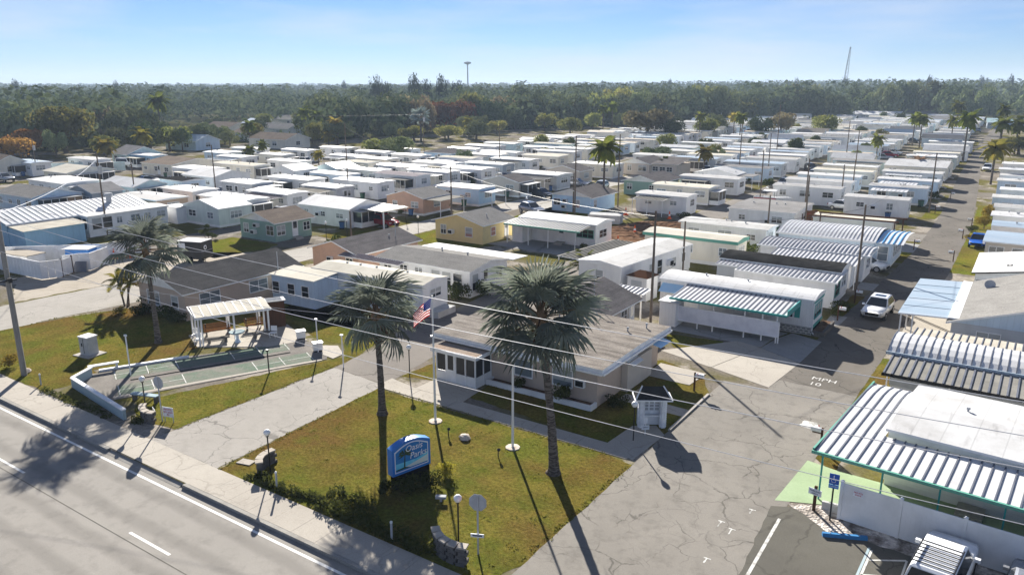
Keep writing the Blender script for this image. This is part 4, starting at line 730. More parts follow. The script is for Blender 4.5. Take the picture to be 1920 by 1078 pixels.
# measured homes: row, east end, south wall, length, depth, roof shape, wall, roof, carport ('s' width depth material), extra
T = [
 ('Lane', -14.2, 122.9, 8.6, 3.4, 'flat', 'w_white', 'roof_white', None), ('Lane', -13.6, 139.0, 8.6, 3.6, 'flat', 'w_paleblue', 'roof_white', ('s', 3.2, 'pan_white')), ('Lane', -13.2, 150.0, 9.4, 3.6, 'flat', 'w_paleblue', 'roof_white', ('s', 3.4, 'pan_white')),
 ('Lane', -14.0, 163.5, 10, 4.4, 'flat', 'w_white', 'roof_white', ('s', 2.4, 'pan_white')), ('Lane', -14.4, 178.5, 11.5, 11.5, 'gable', 'w_cream', 'roof_white', None), ('Lane', -15.0, 203, 10, 4.2, 'flat', 'w_sage', 'roof_white', ('s', 3, 'pan_grey')), ('Lane', -15.2, 215, 10, 4, 'flat', 'w_cream', 'roof_cream', ('s', 3, 'roof_white')), ('Lane', -14.4, 228, 10, 4.6, 'gable', 'w_white', 'roof_white', None), ('Lane', -15.6, 243, 10.5, 4.6, 'flat', 'w_white', 'roof_white', ('s', 3, 'pan_white')), ('Lane', -15.4, 258, 11, 4.6, 'flat', 'w_white', 'roof_white', None),
 ('Back', -24.4, 88.6, 10.4, 3.6, 'flat', 'w_white_v', 'roof_white', ('n', 2.6, 'pan_mauve')), ('Back', -24.9, 102.2, 8.6, 10.4, 'flat', 'w_white', 'roof_grey', None), ('Back', -24.9, 130.4, 10.6, 3.5, 'flat', 'w_white', 'roof_white', None), ('Back', -25.2, 140.2, 10.8, 3.5, 'flat', 'w_white', 'roof_white', None), ('Back', -25.8, 149.8, 10.6, 3.5, 'flat', 'w_paleblue', 'roof_white', None), ('Back', -25.2, 159.5, 10.6, 3.5, 'flat', 'w_cream', 'roof_cream', None), ('Back', -26.0, 170, 10.4, 3.5, 'flat', 'w_cream', 'roof_white', None), ('Back', -26.4, 182, 10.6, 5, 'flat', 'w_aqua', 'roof_grey', ('s', 2, 'pan_grey')), ('Back', -30.4, 191, 9, 6, 'gable', 'w_cream', 'roof_white', None),
 ('Street', -41.9, 108.5, 8.2, 4.0, 'flat', 'w_white', 'roof_white', ('s', 3, 'pan_grey')), ('Street', -42.8, 120.2, 9.6, 4.0, 'flat', 'w_cream', 'roof_cream', None), ('Street', -42.6, 134.3, 10.9, 4.0, 'flat', 'w_white', 'roof_white', None), ('Street', -45.8, 143, 8.2, 5.0, 'gable', 'w_white', 'roof_white', ('e', 3, 'roof_grey')), ('Street', -43.6, 155.5, 11, 4.0, 'flat', 'w_paleblue', 'roof_grey', None), ('Street', -43.8, 166, 12, 4.2, 'flat', 'w_grey', 'roof_bluegrey', None), ('Street', -43.8, 177, 11, 4, 'flat', 'w_white', 'roof_white', None), ('Street', -44.6, 188, 11, 4, 'flat', 'w_white', 'roof_white', ('s', 3, 'roof_cream')),
 ('Row D', -72.8, 98.4, 8.6, 4.6, 'flat', 'stucco_blue', 'roof_white', ('e', 2.4, 'roof_white')), ('Row D', -74.4, 86.6, 7.2, 6.6, 'gable', 'stucco_pink', 'sh_light', ('e', 3, 'pan_grey')), ('Row D', -73.2, 110.6, 7.6, 5.0, 'gable', 'stucco_beige', 'sh_grey', None), ('Row D', -72.2, 121.8, 9.8, 5.0, 'flat', 'w_grey', 'roof_white', ('s', 3.4, 'roof_grey')), ('Row D', -73.2, 132.0, 7.4, 5.4, 'gable', 'stucco_beige', 'sh_grey', None), ('Row D', -72, 144, 9.6, 5.0, 'flat', 'w_cream', 'roof_white', None), ('Row D', -76, 73.2, 9.9, 6.6, 'gable', 'w_white', 'roof_white', None), ('Row D', -70.8, 170, 9, 5, 'flat', 'w_white', 'roof_white', None), ('Row D', -70.6, 185, 9, 4.4, 'flat', 'w_cream', 'roof_white', None),
 ('Row E', -92.4, 86.4, 8, 4.0, 'flat', 'w_grey', 'roof_white', ('s', 3.2, 'pan_tan')), ('Row E', -91.7, 95.2, 10.6, 4.2, 'flat', 'w_white', 'roof_white', ('n', 3, 'roof_white')), ('Row E', -92.8, 106.2, 10, 4.2, 'flat', 'w_white', 'pan_mauve', None), ('Row E', -91.8, 114.2, 10, 4.0, 'flat', 'w_white', 'roof_white', ('s', 3.0, 'roof_white')), ('Row E', -89.4, 121.6, 10, 5, 'flat', 'w_white', 'roof_white', None), ('Row E', -91, 63.6, 8.2, 5.4, 'gable', 'w_sage', 'roof_white', None), ('Row E', -93.2, 69.6, 10.8, 4.0, 'flat', 'w_white', 'roof_white', None), ('Row E', -93.2, 77.2, 9.2, 4.0, 'flat', 'w_white', 'roof_white', ('s', 3, 'pan_mauve')), ('Row E', -91.4, 132, 9.8, 4.2, 'flat', 'w_slate', 'roof_white', None), ('Row E', -92, 143, 10, 4.2, 'flat', 'w_white', 'roof_white', ('s', 3, 'pan_grey')), ('Row E', -91, 154, 10, 4.2, 'flat', 'w_cream', 'roof_cream', None),
 ('Row F', -104.2, 91.2, 10.6, 3.8, 'flat', 'w_white', 'roof_white', None), ('Row F', -108.0, 82.2, 8, 4.4, 'flat', 'w_grey', 'roof_white', ('e', 3, 'roof_white')), ('Row F', -104.4, 100.2, 9.6, 3.8, 'flat', 'w_paleblue', 'roof_white', None), ('Row F', -104.4, 108.6, 9, 4, 'flat', 'w_cream', 'roof_white', None), ('Row F', -103.4, 118, 10, 4, 'flat', 'w_white', 'roof_bluegrey', None), ('Row F', -100.8, 127.2, 11, 4, 'flat', 'w_white_v', 'roof_white', None), ('Row F', -104, 62.6, 10.6, 5, 'flat', 'stucco_tan', 'roof_white', None), ('Row F', -108, 71.2, 8, 4.4, 'flat', 'w_white', 'roof_white', None), ('Row F', -104.6, 139, 9.6, 4, 'flat', 'w_white', 'roof_cream', None),
 ('Row G', -121.2, 78.2, 7, 4.4, 'flat', 'w_paleblue', 'roof_dark', ('w', 3, 'roof_white')), ('Row G', -122.6, 70, 10, 6, 'gable', 'w_aqua', 'roof_white', None), ('Row G', -123.6, 86, 9.4, 8, 'gable', 'w_white', 'roof_white', None), ('Row G', -119.6, 101.2, 7, 6, 'gable', 'w_white', 'roof_white', None), ('Row G', -115.8, 108.8, 6, 6, 'gable', 'w_aqua', 'roof_teal', None), ('Row G', -117, 119, 7.4, 4, 'flat', 'w_cream', 'roof_cream', ('s', 2.4, 'roof_cream')), ('Row G', -119.4, 127, 9.2, 4, 'flat', 'w_cream', 'roof_white', None), ('Row G', -118.2, 149, 8.8, 7.4, 'hip', 'stucco_blue', 'sh_grey', None), ('Row G', -121.6, 62.6, 7, 5, 'gable', 'w_slate', 'roof_grey', None), ('Row G', -119, 138, 9, 4, 'flat', 'w_white', 'roof_white', None),
 ('Row H', -132.2, 101.4, 13, 4, 'flat', 'w_cream', 'roof_cream', None), ('Row H', -134.6, 64.8, 12, 6.6, 'flat', 'w_white', 'roof_white', ('e', 3, 'roof_white')), ('Row H', -131, 112, 10, 4, 'flat', 'w_white', 'roof_white', None), ('Row H', -130, 128.5, 9, 4, 'flat', 'w_white', 'roof_white', ('s', 3, 'roof_white')), ('Row H', -134, 91, 10, 5, 'flat', 'w_white', 'roof_white', None), ('Row H', -123.4, 54.6, 11.6, 7.4, 'gable', 'w_paleblue', 'sh_light', None), ('Row H', -132, 140, 10, 4, 'flat', 'w_white', 'roof_white', None),
 ('Row I', -149.8, 94.4, 11, 12.5, 'gable', 'w_cream', 'sh_brown', None), ('Row I', -152.6, 74.4, 8.6, 9.4, 'gable', 'w_cream', 'roof_cream', None), ('Row I', -146.6, 121, 11, 4, 'flat', 'w_cream', 'roof_white', None), ('Row I', -151.6, 133, 10, 4, 'flat', 'w_white', 'roof_white', None), ('Row I', -150, 112, 9, 4.4, 'flat', 'w_white', 'roof_white', ('s', 3, 'roof_bluegrey')), ('Row I', -149, 144, 10, 4, 'flat', 'w_white', 'roof_white', None),
 ('Row J', -163, 117, 8, 5, 'flat', 'w_paleblue', 'roof_bluegrey', None), ('Row J', -172, 90, 11, 4, 'flat', 'w_white', 'roof_white', None), ('Row J', -166, 129, 10.6, 4, 'flat', 'w_white', 'roof_white', None), ('Row J', -171, 103, 11, 4, 'flat', 'w_deepblue', 'roof_white', None), ('Row J', -176, 79, 10, 4, 'flat', 'w_white', 'roof_bluegrey', None),
 ('Right', 8, 106.5, 11, 4, 'flat', 'w_white', 'roof_bluegrey', None), ('Right', 8, 115.2, 11.4, 3.6, 'flat', 'w_white', 'roof_white', None), ('Right', 7.6, 123.5, 11.2, 3.6, 'flat', 'w_white', 'roof_white', None), ('Right', 7, 134.2, 11.4, 3.6, 'flat', 'w_paleblue', 'roof_white', None), ('Right', 7.2, 144.8, 11, 3.6, 'flat', 'w_white', 'roof_white', None), ('Right', 6.4, 158.6, 11.2, 3.8, 'flat', 'w_paleblue', 'roof_white', None), ('Right', 6.4, 167.8, 11.2, 3.8, 'flat', 'w_white', 'roof_white', None), ('Right', 6, 180, 11.4, 4, 'flat', 'w_white', 'pan_white', None), ('Right', 5.6, 193, 11, 5, 'flat', 'w_white', 'roof_white', None),
]
RN['pan_white'] = 'white panel roof'
WHERE = {'Lane': 'left of the long lane', 'Back': 'in the row behind the lane homes', 'Street': 'across the middle street', 'Row D': 'facing the left street', 'Row E': 'in row two past the left street', 'Row F': 'in row three past the left street', 'Row G': 'in row four past the left street', 'Row H': 'in row five past the left street', 'Row I': 'in row six past the left street', 'Row J': 'in the last row before the trees', 'Right': 'right of the long lane'}
RN['roof_tan'] = 'tan roof'
GRP = {k: 'homes ' + v for k, v in WHERE.items()}
SEEN = {}
def row_label(row, wc, rc, k):
    key = (row, wc, rc); n = SEEN.get(key, 0); SEEN[key] = n + 1
    return f"{ORD[min(n, 15)]} {CN[wc]} home with {RN[rc]} {WHERE[row]}"
T.sort(key=lambda r: (r[0], r[2]))
for row, x1, y0, L, Wd, rf, wc, rc, cp in T:
    ax = 'y' if (rf == 'gable' and Wd < 9 and L < 9) else 'x'
    H = Home(x1, y0, L, Wd, 2.7 if rf == 'flat' else 2.5, ax, rf, None if rf == 'flat' else .95, wc, rc, row_label(row, wc, rc, 0), GRP[row], 'mobile_home' if rf == 'flat' else 'house', 'mobile home' if rf == 'flat' else 'house', hr.uniform(-1.2, 1.2), .35, hr.choice((.12, .2, .28)))
    if y0 < 175 or row in ('Lane', 'Right'):
        H.autowin(hr)
        pk = hr.random() if row not in ('Lane', 'Back', 'Right') else 1
        if not cp and rf == 'flat' and pk < .45: H.porch('s', hr.uniform(-L*.2, L*.25), hr.uniform(3, 5), 2.2, hr.choice(('screen', 'screen', 'glass')), hr.choice(('roof_white', 'roof_whitec', 'pan_grey', 'roof_cream')))
        elif not cp and pk < .7: H.porch('e', 0, Wd*.8, 1.6, hr.choice(('screen', 'glass')), hr.choice(('roof_white', 'roof_whitec')))
        if hr.random() < .5: H.door('s' if hr.random() < .5 else 'e', hr.uniform(-1, 1))
        if hr.random() < .35: H.ac('s', hr.uniform(-L/3, L/3), 1.5)
        for _ in range(hr.randint(1, 3)): H.vent(hr.uniform(-L/2.6, L/2.6), hr.uniform(-.6, .9), H.h + .24, .1)
    else: H.win('s', -2, 1.4, .8).win('s', 2, 1.2, .8).win('e', 0, 1.8, .9)
    if cp:
        f, dp, mt = cp
        if f in 'sn': H.carport(-L*.42, L*hr.choice((.2, .32, .45)), dp, f, mt, 2.45, .55)
        else: H.carport(-Wd*.45, Wd*.45, dp, f, mt)
H = Home(-24.9, 79.4, 10.5, 3.6, 2.55, 'x', 'flat', .2, 'w_cream', 'roof_cream', 'cream mobile home with deep green roof edge behind the end-on white home', None, 'mobile_home', 'mobile home', 0, .4, .2, trim='green_trim', th=.34); H.autowin(hr)
# rows that run on into the distance
far = random.Random(5)
def inside(x, y):
    c = False; pl = BOUND[1:-1] + [(80, -50), (-300, -50)]
    for i in range(len(pl)):
        (ax, ay), (bx, by) = pl[i], pl[i-1]
        if (ay > y) != (by > y) and x < (bx-ax)*(y-ay)/(by-ay)+ax: c = not c
    return c
nfar = 0
FARROW = ('in the far lane row', 'in the far row behind the lane row', 'in the far middle-street row', 'in the far row behind the middle street', 'in the far left-street row', 'in far row two past the left street', 'in far row three past the left street', 'in far row four past the left street', 'in far row five past the left street', 'in far row six past the left street', 'in far row seven past the left street', 'in far row eight past the left street', 'in far row nine past the left street', 'in the far row next to the outermost at left', 'in the outermost far row at left', 'in the far right-hand row')
spots = []
for ri, (xe, ys) in enumerate(((-15.8,272),(-30.8,204),(-44.8,199),(-57.0,168),(-72.2,198),(-92.5,166),(-104.5,150),(-119,162),(-132,152),(-149,156),(-163,140),(-176,116),(-189,120),(-202,118),(-214,150),(5.4,207))):
    y = ys
    while y < 470 and nfar < 200:
        x = xe - (y - 90) * .022
        if not inside(x - 12, y + 5) or not inside(x + (2 if xe < 0 else -14), y + 5): break
        wc = far.choice(('w_white','w_white','w_white','w_cream','w_paleblue','w_grey','w_white','w_aqua')); rc = far.choice(('roof_white','roof_white','roof_white','roof_white','roof_cream','roof_grey','roof_bluegrey','roof_tan'))
        L = far.uniform(9.0, 11.4); key = (ri, wc, rc); SEEN[key] = SEEN.get(key, 0) + 1
        H = Home(x + (5 if xe > 0 else 0) + far.uniform(-.8,.8), y, L, far.uniform(3.4, 4.8), far.uniform(2.5, 2.85), 'x', 'gable' if far.random() < .14 else 'flat', None if far.random() < .9 else .5, wc, rc, f"{ORD[min(15, SEEN[key]-1)]} {CN[wc]} home with {RN[rc]} {FARROW[ri]}", 'homes ' + FARROW[ri], yaw=far.uniform(-2.2, 2.2), skirt=.3)
        H.win('s', far.uniform(-3.5,-1), 1.4, .8).win('s', far.uniform(1, 3.5), 1.2, .8).win('e', 0, 1.8, .9)
        pk = far.random()
        if pk < .32: H.porch('s', far.uniform(-2, 2), 4.4, 2.4, 'screen', far.choice(('roof_white','roof_whitec','pan_grey')))
        elif pk < .82: H.carport(-L*.4, L*far.choice((.1, .3, .45)), 3.0, 's', far.choice(('roof_whiteb','pan_white','roof_grey','roof_cream','roof_tan')), 2.45, 0, posts=3)
        for _ in range(far.randint(0, 2)): H.vent(far.uniform(-L/2.6, L/2.6), far.uniform(-.6, .9), H.h + .24, .12)
        spots.append((x + (5 if xe > 0 else 0), y, L)); nfar += 1; y += far.uniform(8.2, 11.0) + (far.uniform(4, 9) if far.random() < .1 else 0)
# houses among the trees
for (x, y, L, Wd, rc, wc, lab) in ((-196,156,16,10,'sh_brown','w_cream','long ranch house with brown roof among the trees at left'),(-212,137,13,9,'roof_bluegrey','w_paleblue','blue-gabled house half hidden by trees at left'),(-184,103,9,8,'roof_grey','w_aqua','pale aqua cottage with grey roof beside the yellow-green tree'),(-262,250,18,12,'roof_white','w_white','white-roofed house in the gap of the tree belt'),(-185,74,9,7,'sh_brown','w_cream','tan house with brown roof behind the mint fence'),(-76,470,24,12,'roof_white','w_white','white-roofed hall in front of the far oaks'),(-58,492,20,12,'sh_grey','w_cream','grey-roofed house at the edge of the far oaks'),(-9,404,22,10,'roof_teal','w_slate','teal-roofed house where the lane ends'),(-36,420,20,13,'roof_grey','w_grey','wide grey house left of the lane end'),(-150,430,26,14,'roof_white','w_white','pale long building seen through the tree belt')):
    H = Home(x + L/2, y, L, Wd, 2.7, 'x', 'gable', 1.6, wc, rc, lab, None, 'house', 'house', hr.uniform(-8, 8), 0, .4)
    H.win('s', -L/4, 1.8, 1.1, 1.5).win('s', L/5, 1.8, 1.1, 1.5).win('e', 0, 1.6, 1.1, 1.5)
# blue workshop with ribbed roof and white sun-porch home at far left
H = Home(-101.2, 41.5, 9, 18.2, 2.7, 'y', 'none', 0, 'w_deepblue', 'roof_white', 'blue workshop with wide white standing-seam roof at the left edge', None, 'workshop', 'workshop', 0, 0, .3)
panels(H.r, (5.0, -9.4, 2.78), R(90), ((0, 0), (5.0, 1.15)), 26, .72, ('pan_white', 'rib_soft'), .07, .05); panels(H.r, (-5.0, 9.4, 2.78), R(-90), ((0, 0), (5.0, 1.15)), 26, .72, ('pan_white', 'rib_soft'), .07, .05)
for sy in (-9.0, 9.0):
    g = MB(); g.add([(-4.4,sy,2.71),(4.4,sy,2.71),(0,sy,3.85),(-4.4,sy+.1,2.71),(4.4,sy+.1,2.71),(0,sy+.1,3.85)], [(0,1,2),(5,4,3),(0,2,5,3),(1,4,5,2)]); ob('gable', g.mesh('gable', 'w_deepblue'), H.r)
ob('fascia', MB().box(5.0, -9.4, 2.6, 5.08, 9.3, 2.78).mesh('fascia', 'white_trim'), H.r); ob('annex', MB().box(4.52, -9.0, 0, 8.6, -2.0, 2.3).mesh('annex', 'w_deepblue'), H.r); ob('annex_roof', MB().add([(4.5,-9.3,2.62),(9,-9.3,2.32),(9,-1.7,2.32),(4.5,-1.7,2.62)], [(0,1,2,3)]).mesh('annex_roof', 'pan_tan'), H.r)
ob('roof_cowl', MB().lathe([(.35,3.2),(.35,4.3),(.6,4.35),(.5,4.7)], 10, (2.0, 5.0)).mesh('roof_cowl', 'galv'), H.r)
H = Home(-98.9, 50.0, 4.0, 11.0, 2.6, 'y', 'flat', .15, 'w_white', 'roof_white', 'white mobile home with dark sun-porch windows beside the blue workshop', None, 'mobile_home', 'mobile home', 0, .5, .2)
for t in (-1.2, 0, 1.2): H.win('s', t, .95, 1.4, 1.65, 'glass', 1)
for t in (-4.4, -3.0): H.win('e', t, 1.2, 1.4, 1.65, 'glass', 1)
for t, w_ in ((-1.4, .7), (.8, 1.2), (2.6, .7), (4.5, 1.2)): H.win('e', t, w_, .8, 1.75, 'blind', 2)

# ------------------------------------------------------------------ shuffleboard court and its shelter
court = [(-51.4,24.7),(-50.0,22.7),(-41.9,21.9),(-39.7,35.8),(-44.6,37.6),(-45.3,34.9)]
ct = tag(ob('shuffleboard_court', MB().prism([(-50.9,24.6),(-49.9,23.2),(-45.4,22.9),(-39.9,35.5),(-41.6,37.2),(-44.3,37.4),(-48.9,29.8)], -.05, .03).mesh('shuffleboard_court', 'court_grey')), kind='structure')
def strip(nm, a, b, w, z, mat, par=ct):
    a, b = Vector(a), Vector(b); d = (b - a).normalized(); n = Vector((-d.y, d.x)) * w / 2
    mb = MB(); mb.add([(*(a - n), z), (*(b - n), z), (*(b + n), z), (*(a + n), z)], [(0,1,2,3)]); return ob(nm, mb.mesh(nm, mat), par)
d = (Vector((-41.4,35.6)) - Vector((-46.9,23.9))).normalized(); nrm = Vector((-d.y, d.x))
def cp_(s, t): p = Vector((-46.9, 23.7)) + d * s + nrm * t; return (p.x, p.y)
for lane_t in (-.15, 2.95):
    s0 = 0.3; s1 = 12.9 if lane_t < 1 else 12.0
    strip('court_lane', cp_(s0, lane_t), cp_(s1, lane_t), 1.85, .035, 'court_green')
    for s_ in (s0+.1, s0+2.1, s0+4.0, s1-4.0, s1-2.1, s1-.1): strip('court_line', cp_(s_, lane_t-.92), cp_(s_, lane_t+.92), .06, .04, 'paint_faded')
    for q in ((s0+.1, s0+4.0), (s1-4.0, s1-.1)): strip('court_line', cp_(q[0], lane_t), cp_(q[1], lane_t), .05, .041, 'paint_faded')
strip('court_gutter', cp_(1.2, 1.4), cp_(11.8, 1.4), .22, .036, 'dark'); strip('court_line', cp_(0, -1.25), cp_(13.3, -1.25), .3, .034, 'slab')
e = tag(ob('court_edging', MB().bar((-51.0,25.1,.06), (-48.4,30.2,.06), .25, .18).mesh('court_edging', 'white')), kind='structure')
w = thing('low_wall', 'low pale blue-green wall bending round the court by the sidewalk', 'wall')
ob('wall', MB().bar((-50.5,24.3,.3), (-49.7,22.75,.3), .18, .6).bar((-49.7,22.7,.3), (-42.0,21.75,.3), .18, .6).mesh('wall', 'court_blue'), w)
ob('wall_cap', MB().bar((-50.55,24.4,.63), (-49.7,22.72,.63), .26, .07).bar((-49.7,22.7,.63), (-42.0,21.75,.63), .26, .07).mesh('wall_cap', 'white'), w)
b1 = thing('bench', 'plain white bench at the left end of the shuffleboard court', 'bench', (-50.9, 25.4, 0), 65)
ob('seat', MB().box(-.95, -.18, .42, .95, .18, .5).mesh('seat', 'white'), b1)
for sx in (-.8, .8): ob('leg', MB().box(sx-.07, -.15, 0, sx+.07, .15, .42).mesh('leg', 'white'), b1)
b2 = thing('bench', 'low blue-grey bench behind the stop sign at the court edge', 'bench', (-43.6, 24.0, 0), 18)
ob('seat', MB().box(-.95, -.2, .4, .95, .2, .47).mesh('seat', 'court_blue'), b2)
for sx in (-.8, .8): ob('leg', MB().box(sx-.06, -.16, 0, sx+.06, .16, .4).mesh('leg', 'block'), b2)
slab([(-52.9,33.2),(-49.9,31.9),(-45.5,34.9),(-44.3,37.6),(-48.7,39.4),(-50.9,37.3)], .04); slab([(-42.5,37.3),(-41.4,38.0),(-39.7,36.9),(-39.6,35.8),(-41.0,36.0)], .04)
sh = thing('court_shelter', 'open shelter with white panel roof over benches beside the court', 'shelter')
P0, P1, P2, P3 = Vector((-49.75,31.85,2.3)), Vector((-47.3,36.8,2.3)), Vector((-50.0,38.0,2.5)), Vector((-52.4,33.0,2.5))
u = (P1 - P0); ang = math.atan2(u.y, u.x); panels(sh, P0, ang, ((0, 0), (2.65, .2)), 9, u.length/9, ('roof_cream', 'rib_dark'), .09, .02)
ob('fascia', MB().bar(P0 - Vector((0,0,.1)), P1 - Vector((0,0,.1)), .06, .14).bar(P3 - Vector((0,0,.1)), P2 - Vector((0,0,.1)), .06, .14).bar(P0 - Vector((0,0,.1)), P3 - Vector((0,0,.1)), .06, .14).bar(P1 - Vector((0,0,.1)), P2 - Vector((0,0,.1)), .06, .14).mesh('fascia', 'white_trim'), sh)
pm = MB().box(-.05, -.05, .03, .05, .05, 2.25).mesh('post', 'white_trim')
for q in ((.04,.05), (.04,.5), (.04,.95), (.5,.06), (.5,.94), (.96,.05), (.96,.5), (.96,.95), (.53,.94), (.08,.07), (.92,.93)):
    p = P0 + (P1-P0)*q[0] + (P3-P0)*q[1]; ob('post', pm, sh, (p.x, p.y, 0))
def slat_bench(x, y, rz, label, L=2.0):
    t = thing('slatted_bench', label, 'bench', (x, y, 0), rz, 'benches in the court shelter')
    sl_ = cached(('slat', L), lambda: MB().box(-L/2, -.05, 0, L/2, .05, .03).mesh('slat', 'bench_wood'))
    for k in range(4): ob('slat', sl_, t, (0, -.2+.13*k, .44))
    for k in range(3): ob('slat', sl_, t, (0, .27+.03*k, .58+.15*k), (R(80), 0, 0))
    for sx in (-L/2+.15, L/2-.15): ob('leg', cached('benchleg', lambda: MB().box(-.03, -.22, 0, .03, .25, .43).box(-.03, .25, 0, .03, .31, .95).mesh('leg', 'black_metal')), t, (sx, 0, 0))
slat_bench(-51.1, 34.6, 64, 'brown slatted bench under the left half of the court shelter'); slat_bench(-49.7, 37.3, 64, 'brown slatted bench under the right half of the court shelter')
for (x, y, lb) in ((-51.5, 32.9, 'white metal chair at the left end of the shelter'), (-50.3, 32.3, 'pale chair at the front left corner of the shelter'), (-47.0, 36.6, 'white metal chair at the right end of the shelter')):
    t = thing('patio_chair', lb, 'chair', (x, y, 0), 30)
    ob('seat', MB().box(-.24, -.24, .4, .24, .24, .44).mesh('seat', 'white'), t); ob('backrest', MB().box(-.24, .2, .5, .24, .24, .9).mesh('backrest', 'white'), t)
    for sx in (-.2, .2):
        for sy in (-.2, .2): ob('leg', cached('cl', lambda: MB().box(-.015, -.015, 0, .015, .015, .4).mesh('leg', 'white')), t, (sx, sy, 0))
for (x, y, rz, lb) in ((-49.5, 33.4, 55, 'long grey stone planter bench on the court slab'), (-47.7, 36.2, 60, 'grey stone bench beside the bird bath')):
    t = thing('stone_bench', lb, 'bench', (x, y, 0), rz)
    ob('seat', MB().box(-.8, -.16, .36, .8, .16, .46).mesh('seat', 'block'), t)
    for sx in (-.6, .6): ob('leg', MB().box(sx-.1, -.13, .03, sx+.1, .13, .36).mesh('leg', 'block'), t)
t = thing('bird_bath', 'pale blue bird bath with wide bowl standing on the slab', 'bird bath', (-48.3, 34.3, .03))
ob('pedestal', MB().lathe([(.24,0),(.2,.08),(.11,.25),(.1,.5),(.16,.66)], 12).mesh('pedestal', 'w_paleblue'), t); ob('bowl', MB().lathe([(.12,.66),(.5,.74),(.6,.84),(.56,.84),(.4,.78),(.02,.76)], 16).mesh('bowl', 'court_blue', True), t)
t = thing('scoreboard_cabinet', 'tall dark brown cabinet with white lid right of the shelter', 'cabinet', (-49.2, 38.6, 0), 60)
ob('body', MB().box(-.75, -.45, 0, .75, .45, 2.2).mesh('body', 'brown_wood'), t); ob('lid', MB().box(-.85, -.6, 2.2, .85, .55, 2.28).mesh('lid', 'roof_white'), t)
for k in range(5): ob('lid_slat', cached('ls', lambda: MB().box(-.6, -.03, 2.28, .6, .03, 2.31).mesh('lid_slat', 'galv')), t, (0, -.4+.2*k, 0))
for (x, y, lb) in ((-44.9, 37.5, 'squat white storage bin with dark base at the slab corner'), (-41.7, 36.3, 'white cooler box on dark stand at the end of the court')):
    t = thing('storage_bin', lb, 'bin', (x, y, .04), 60)
    ob('body', MB().box(-.32, -.25, .12, .32, .25, .62).mesh('body', 'white'), t); ob('lid', MB().box(-.36, -.29, .62, .36, .29, .7).mesh('lid', 'white_trim'), t); ob('base', MB().box(-.28, -.22, 0, .28, .22, .12).mesh('base', 'black_metal'), t)
for (x, y, h, lb, mt) in ((-41.5, 36.15, 2.5, 'slim white marker post behind the court cooler box', 'white'), (-37.7, 35.0, 2.3, 'slim white marker post at the kink of the driveway', 'white'), (-41.1, 31.4, 1.6, 'thin dark post on the grass between court and driveway', 'black_metal'), (-48.5, 25.9, 2.8, 'thin white light pole with small spotlight on the court', 'white')):
    t = thing('marker_post', lb, 'post', (x, y, 0)); ob('pole', MB().tube([(0,0,0),(-.05,.02,h)], .045, 7).mesh('pole', mt), t)
    ob('cap', MB().box(-.14, -.05, h-.02, .06, .07, h+.09).mesh('cap', mt), t)
t = thing('utility_cabinet', 'tall grey-white utility cabinet standing alone on the lawn', 'cabinet', (-55.0, 26.6, 0), 8)
ob('pad', MB().box(-.85, -.75, 0, .85, .75, .06).mesh('pad', 'concrete'), t); ob('body', MB().box(-.46, -.4, .06, .46, .4, 1.36).mesh('body', 'galv'), t); ob('lid', MB().box(-.5, -.44, 1.36, .5, .44, 1.44).mesh('lid', 'white'), t)
ob('door_seam', MB().box(-.02, -.41, .2, .02, -.4, 1.3).mesh('door_seam', 'dark'), t); ob('handle', MB().box(-.2, -.43, .7, -.12, -.4, .95).mesh('handle', 'dark'), t)

# ------------------------------------------------------------------ entrance: curved block walls, lamps, signs
def curved_wall(cx, cy, a0, a1, rad, label, rows=4, hh=.17):
    t = thing('curved_wall', label, 'wall', (cx, cy, 0), 0, 'curved block walls at the entrance')
    n = max(4, int(abs(a1-a0) * math.pi/180 * rad / .41)); bm_ = cached(('cblk', hh), lambda: MB().box(-.195, -.13, 0, .195, .13, hh-.012).mesh('block', 'block'))
    for r_ in range(rows):
        for i in range(n):
            a = R(a0 + (a1-a0)*(i + (.5 if r_ % 2 else 0.25))/n); j = rnd.uniform(-.012,.012)
            ob('block', bm_, t, ((rad+j)*math.cos(a), (rad+j)*math.sin(a), hh*r_), (0, 0, a + math.pi/2))
    cm = cached('ccap', lambda: MB().box(-.2, -.19, 0, .2, .19, .07).mesh('cap_stone', 'block_cap'))
    for i in range(n):
        a = R(a0 + (a1-a0)*(i+.45)/n); ob('cap_stone', cm, t, (rad*math.cos(a), rad*math.sin(a), hh*rows + rnd.uniform(0,.006)), (0, 0, a + math.pi/2))
    return t
curved_wall(-40.6, 23.6, 215, 300, 1.35, 'curved dark block wall at the left side of the driveway mouth')
curved_wall(-29.4, 22.9, 165, 245, 1.2, 'curved block wall with pale cap right of the driveway mouth')
curved_wall(-17.55, 23.3, 222, 296, 1.75, 'curved dark block wall beside the stop sign at the corner', 5)
def lamp(x, y, label, h=2.15, first=[]):
    if not first:
        t = thing('lamp_post', label, 'lamp', (x, y, 0), 0, 'globe lamps on black posts')
        ob('pole', MB().tube([(0,0,0),(0,0,h-.18)], .035, 8).mesh('pole', 'black_metal'), t); ob('collar', MB().lathe([(.07,h-.2),(.09,h-.14),(.06,h-.1)], 10).mesh('collar', 'black_metal'), t)
        ob('globe', MB().lathe([(.02,h-.16),(.12,h-.12),(.18,h),(.17,h+.08),(.1,h+.16),(.01,h+.19)], 14).mesh('globe', 'globe', True), t); first.append(t); return t
    return copy_thing(first[0], (x, y, 0), 0, label)
lamp(-16.15, 35.9, 'globe lamp on black post beside the white brick kiosk'); lamp(-41.9, 23.0, 'globe lamp on black post at the end of the pale court wall'); lamp(-29.9, 22.4, 'globe lamp on black post behind the pale-capped curved wall')
lamp(-18.1, 22.75, 'globe lamp on black post behind the corner wall by the stop sign'); lamp(-32.6, 36.1, 'globe lamp on black post on the grass before the office porch')
